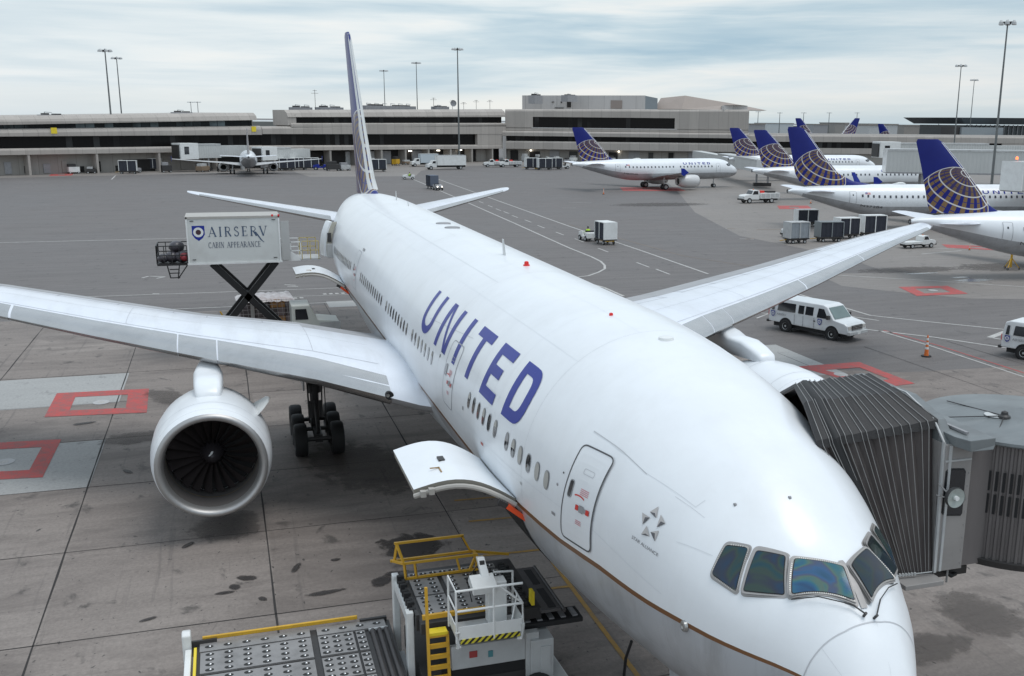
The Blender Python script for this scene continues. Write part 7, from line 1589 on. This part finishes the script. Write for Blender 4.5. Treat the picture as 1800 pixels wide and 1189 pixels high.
GL = {'A': (.86, [([(.06, 0), (.44, 1)], TN), ([(.42, 1), (.80, 0)], TH), ([(.20, .34), (.64, .34)], TN), srf(.06, .015), srf(.80, .015, .3)]),
      'I': (.30, [([(.15, 0), (.15, 1)], TH), srf(.15, .015), srf(.15, .985)]),
      'R': (.74, [([(.14, 0), (.14, 1)], TH), ([(.14, .97), (.36, .97)]+arc(.36, .74, .24, .23, 90, -90)+[(.14, .51)], .06), ([(.36, .50), (.70, 0)], TH), srf(.14, .015), srf(.14, .985)]),
      'S': (.56, [(arc(.28, .74, .20, .23, 35, 200)+arc(.28, .26, .22, .24, 70, -160, 12), .075), ([(.45, .80), (.45, .95)], .035), ([(.07, .05), (.07, .24)], .035)]),
      'E': (.62, [([(.14, 0), (.14, 1)], TH), ([(.14, .98), (.56, .98)], TN), ([(.14, .52), (.46, .52)], TN), ([(.14, .02), (.58, .02)], TN), ([(.56, .98), (.56, .82)], .035), ([(.58, .02), (.58, .20)], .035), ([(.46, .43), (.46, .61)], .035), srf(.10, .015), srf(.10, .985)]),
      'V': (.84, [([(.06, 1), (.43, 0)], TH), ([(.43, 0), (.78, 1)], TN), srf(.06, .985, .3), srf(.78, .985)]),
      'C': (.78, [(arc(.44, .5, .34, .49, 50, 310, 18), .085), ([(.66, .74), (.66, .96)], .035), ([(.66, .06), (.66, .2)], .035)]),
      'B': (.70, [([(.14, 0), (.14, 1)], TH), ([(.14, .97), (.34, .97)]+arc(.34, .75, .21, .22, 90, -90)+[(.14, .53)], .06), ([(.34, .53)]+arc(.34, .275, .26, .255, 90, -90)+[(.14, .02)], .06), srf(.12, .015), srf(.12, .985)]),
      'N': (.86, [([(.14, 0), (.14, 1)], TN), ([(.14, 1), (.72, 0)], TH), ([(.72, 0), (.72, 1)], TN), srf(.14, .015), srf(.10, .985), srf(.72, .985)]),
      'P': (.66, [([(.14, 0), (.14, 1)], TH), ([(.14, .97), (.34, .97)]+arc(.34, .72, .25, .25, 90, -90)+[(.14, .47)], .06), srf(.14, .015), srf(.14, .985)]), ' ': (.5, [])}
def serif(txt, y0, y1, zb_, h, gap, mat, name, bold=1.):
    tot = sum(GL[c][0]+gap for c in txt)-gap; k = (y0-y1)/tot; mb = MB(); u = 0; e = 0
    for c in txt:
        for pts, w in GL[c][1]:
            for (a, b) in zip(pts[:-1], pts[1:]):
                A_, B_ = Vector(((u+a[0])*k, a[1]*h)), Vector(((u+b[0])*k, b[1]*h)); d = (B_-A_); l = d.length
                if l < 1e-4: continue
                d /= l; nn = Vector((-d.y, d.x))*w*bold*h*.5; A_ -= d*.008; B_ += d*.008; e = (e+1) % 7
                mb.add([(xa-.008-e*.0006, y0-p.x, zb_+p.y) for p in (A_+nn, B_+nn, B_-nn, A_-nn)], [(0, 1, 2, 3)])
        u += GL[c][0]+gap
    mb.build(name, mat, bx, fix=False)
serif('AIRSERV', 9.42, 6.42, 6.72, .52, .34, tb_, 'name_lettering', 1.15)
serif('CABIN APPEARANCE', 9.46, 6.78, 6.12, .30, .14, M('lettering_grey', (.13, .15, .19), .5), 'service_lettering', 1.15)
mb = MB(); P = [(7.02, 6.95), (6.86, 6.72), (6.72, 6.50), (6.60, 6.36)]; mb.add([(xa-.013, y+(.05 if i < 3 else .0), z) for i, (y, z) in enumerate(P)]+[(xa-.013, y-.03, z) for y, z in P], [(0, 1, 5, 4), (1, 2, 6, 5), (2, 3, 7, 6)]); mb.build('letter_swash', tb_, bx, fix=False)
# scissor
zl = 1.35
for x in (49.5, 51.2):
    for (y0, z0_, y1, z1_) in ((9.35, zb-.08, 5.75, zl), (6.0, zb-.08, 9.25, zl)):
        mb = MB(); mb.bar((x, y0, z0_), (x, y1, z1_), .22, .34); mb.build('scissor_arm', M('scissor_black', (.010, .010, .011), .5), ct)
mb = MB(); mb.tube([(49.4, 7.6, 3.3), (51.3, 7.6, 3.3)], .22, 14); mb.build('pivot', black, ct, smooth=True)
mb = MB(); mb.box(50.2, 50.4, 7.3, 7.5, 1.3, 3.4); mb.bar((50.0, 7.2, 2.6), (50.0, 6.2, 1.9), .12); mb.build('hydraulic_ram', steel, ct)
mb = MB(); mb.box(49.4, 51.4, 5.4, 10.4, .95, 1.35); mb.build('chassis', black, ct)
mb = MB(); mb.prism([(2.2, .7), (2.2, 1.5), (3.6, 1.6), (3.8, 2.05)] if False else [(5.35, .7), (5.35, 2.75), (4.35, 2.75), (3.95, 1.9), (2.75, 1.75), (2.6, .7)], 49.35, 51.35, 'x'); cbn = mb.build('cab', M('cab_cream', (.56, .58, .54), .4, 0, .06, 2, dirt=((.3, .28, .25), 1, .4)), ct, bevel=.05)
mb = MB(); mb.add([(49.33, 5.15, 1.95), (49.33, 4.45, 1.95), (49.33, 4.55, 2.55), (49.33, 5.15, 2.55)], [(0, 1, 2, 3)]); mb.build('side_window', glass, cbn, fix=False)
mb = MB(); mb.add([(49.5, 3.93, 1.98), (51.2, 3.93, 1.98), (51.2, 4.30, 2.7), (49.5, 4.30, 2.7)], [(0, 1, 2, 3)]); mb.build('windscreen', glass, cbn, fix=False)
mb = MB(); mb.box(49.3, 49.38, 2.7, 3.85, 1.35, 1.75); mb.build('bonnet_side', lgrey, cbn)
for x in (49.5, 51.2):
    for y in (3.3, 8.6, 9.7): mb = MB(); mb.lathe([(-.16, .28), (-.16, .48), (.16, .48), (.16, .28)], (x, y, .5), 'x', 20); mb.lathe([(-.14, .29), (-.1, .01)], (x, y, .5), 'x', 20, m=1); mb.build('wheel', [black, lgrey], ct, smooth=True)
# front gangway to the aircraft door
mb = MB(); mb.box(49.5, 51.4, 3.6, ya-.03, zb-.05, zb+.04); gw = mb.build('gangway', lgrey, ct)
for x in (49.5, 51.4):
    mb = MB()
    for z in (zb+.5, zb+1.0): mb.bar((x, 3.7, z), (x, 4.6, z), .045)
    for y in (3.7, 4.15, 4.6): mb.bar((x, y, zb), (x, y, zb+1.0), .045)
    mb.build('yellow_rail', M('rail_ochre', (.50, .40, .16), .5), gw)
for x in (49.45, 51.45):
    mb = MB()
    for z in (zb+.5, zb+.98): mb.bar((x, 4.6, z), (x, ya, z), .05)
    mb.bar((x, 4.65, zb), (x, 4.65, zb+1.0), .05); mb.bar((x, 5.2, zb), (x, 5.2, zb+1.0), .05)
    mb.build('white_rail', white, gw)
mb = MB(); mb.add([(49.40, ya, zb+.85), (49.40, 4.7, zb+.15), (49.40, 4.7, zb-.05), (49.40, ya, zb-.05)], [(0, 1, 2, 3)]); mb.build('side_sheet', white, gw, fix=False)
mb = MB(); mb.box(xa+.1, xa+.6, ya-.35, ya-.03, zb+1.0, zt-.4) if False else mb.box(49.3, 49.34, ya-.5, ya-.05, zb+.0, zt-.3); mb.build('wind_screen_panel', M('screen_grey', (.42, .42, .41), .5), ct)
# rear basket
mb = MB(); y0, y1 = yb_+.05, 12.1
mb.box(49.3, 51.3, y0, y1, zb-.1, zb); rb = mb.build('rear_platform', M('frame_black', (.016, .016, .017), .5), ct)
mb = MB(); fb_ = M('frame_black')
for x in (49.3, 51.3):
    for z in (zb+.45, zb+.95): mb.bar((x, y0, z), (x, y1, z), .05)
    for k in range(5): y = y0+(y1-y0)*k/4; mb.bar((x, y, zb), (x, y, zb+.95), .04)
for z in (zb+.45, zb+.95): mb.bar((49.3, y1, z), (51.3, y1, z), .05)
for k in range(4): mb.bar((49.3+.66*k, y1, zb), (49.3+.66*k, y1, zb+.95), .04)
mb.build('cage_rail', fb_, rb)
mb = MB()
for y in (11.6, 11.0): mb.bar((49.3, y, zb-.1), (49.3, y-.12 if y > 11.3 else y+.1, zb-.75), .06)
mb.bar((49.3, 10.6, zb-.1), (49.3, 11.1, zb-.8), .06)
for z in (zb-.3, zb-.5, zb-.75): mb.bar((49.3, 11.5, z), (49.3, 11.0, z), .05)
mb.build('step_frame', fb_, rb)
bagm = M('refuse_bag', (.05, .045, .055), .45, 0, .4, 4, coat=.3)
def bag(c, r, label, m_=bagm):
    mb = MB(); rr_ = random.Random(int(c[1]*100)); rs = []
    for i in range(8):
        th = PI*i/7; rs.append([(r*math.sin(th)*math.cos(2*PI*k/12)*rr_.uniform(.82, 1.1), r*math.sin(th)*math.sin(2*PI*k/12)*rr_.uniform(.85, 1.1), r*.75*(1-math.cos(th))) for k in range(12)])
    o = mb.rings(rs).build('refuse_bag', m_, None, smooth='all', loc=c); tag(o, label, 'refuse bag', 'refuse bags in the rear basket')
bag((49.8, 10.85, zb), .42, 'dark refuse bag touching the box end wall'); bag((49.9, 11.35, zb), .40, 'dark refuse bag in the middle of the basket'); bag((49.9, 11.8, zb), .32, 'low dark refuse bag at the outer end of the basket'); bag((50.2, 11.1, zb+.5), .42, 'refuse bag heaped on top of the others'); bag((49.55, 10.72, zb+.1), .30, 'reddish refuse bag against the box', M('red_bag', (.28, .03, .04), .5))
# netted cargo pallet beyond the truck
pl = thing('cargo_pallet', 'netted pallet of brown and grey boxes under a white sheet, behind the scissor arms', 'cargo pallet', (56.5, 6.55, 0), R(2))
mb = MB(); mb.box(-1.2, 1.2, -1.65, 1.65, .5, .62); mb.build('dolly_deck', dark, pl)
rp = random.Random(4)
for i in range(3):
    for j in range(7):
        y = -1.55+.44*j; mb = MB(); mb.box(-1.1+rp.uniform(-.05, .05), 1.1, y, y+.42, .62+.52*i, .62+.52*i+.5); mb.build('box', rp.choice((M('box_taupe', (.14, .11, .11), .7, 0, .3, 6), M('box_mauve', (.20, .17, .18), .7, 0, .3, 6), M('box_dark', (.08, .065, .065), .7), M('box_orange', (.36, .18, .06), .6))) if not (i == 2 and j in (2, 4)) else M('box_orange', (.36, .18, .06), .6), pl, bevel=.02)
def crump():
    mb = MB(); nx, ny = 10, 22; V = []
    for i in range(nx+1):
        for j in range(ny+1):
            x = -1.25+2.5*i/nx; y = -1.7+3.4*j/ny; e = i in (0, nx) or j in (0, ny); V.append((x, y, 2.22+(rp.uniform(-.04, .12) if not e else -.16+rp.uniform(-.05, .05))))
    mb.add(V, [(i*(ny+1)+j, (i+1)*(ny+1)+j, (i+1)*(ny+1)+j+1, i*(ny+1)+j+1) for i in range(nx) for j in range(ny)]); return mb
crump().build('cover_sheet', M('plastic_sheet', (.50, .46, .46), .35, 0, .25, 5, coat=.4), pl, smooth='all')
mb = MB()
for k in range(12): y = -1.6+.29*k; mb.bar((-1.22, y, .6), (-1.22, y+.12, 2.2), .018)
for k in range(6): mb.bar((-1.22, -1.65, .8+.27*k), (-1.22, 1.65, .8+.27*k), .018)
mb.build('cargo_net', M('net_grey', (.30, .28, .28), .7), pl)
for x in (-.9, .9):
    for y in (-1.2, 1.2): mb = MB(); wheel(mb, (x, y, .2), .2, .12, n=14); mb.build('wheel', [black, grey], pl)
t = thing('belt_barrier', 'small yellow hose stand beside the cargo pallet, left of the scissor arms', 'stand', (57.5, 8.7, 0))
mb = MB(); mb.bar((0, 0, .1), (0, .5, 1.2), .08); mb.bar((0, .5, .1), (0, 0, 1.2), .08); mb.build('legs', yellow, t); mb = MB(); mb.box(-.2, .2, -.1, .6, 0, .1); mb.build('foot', yellow, t)
# hanging hose at the belly and small ground bits
a_, b_ = AX(1110, 1128, 1, .9), G(1097, 1200)
mb = MB(); mb.tube([a_, a_.lerp(b_, .3)+Vector((.06, .05, -.1)), a_.lerp(b_, .7)+Vector((.05, .03, -.12)), (b_.x, b_.y, .04), (b_.x-.5, b_.y+.2, .04), (b_.x-1.4, b_.y+.1, .04)], .035, 8); tag(mb.build('ground_hose', black, smooth=True), 'black hose hanging from the belly to the ground in front of the loader', 'hose')
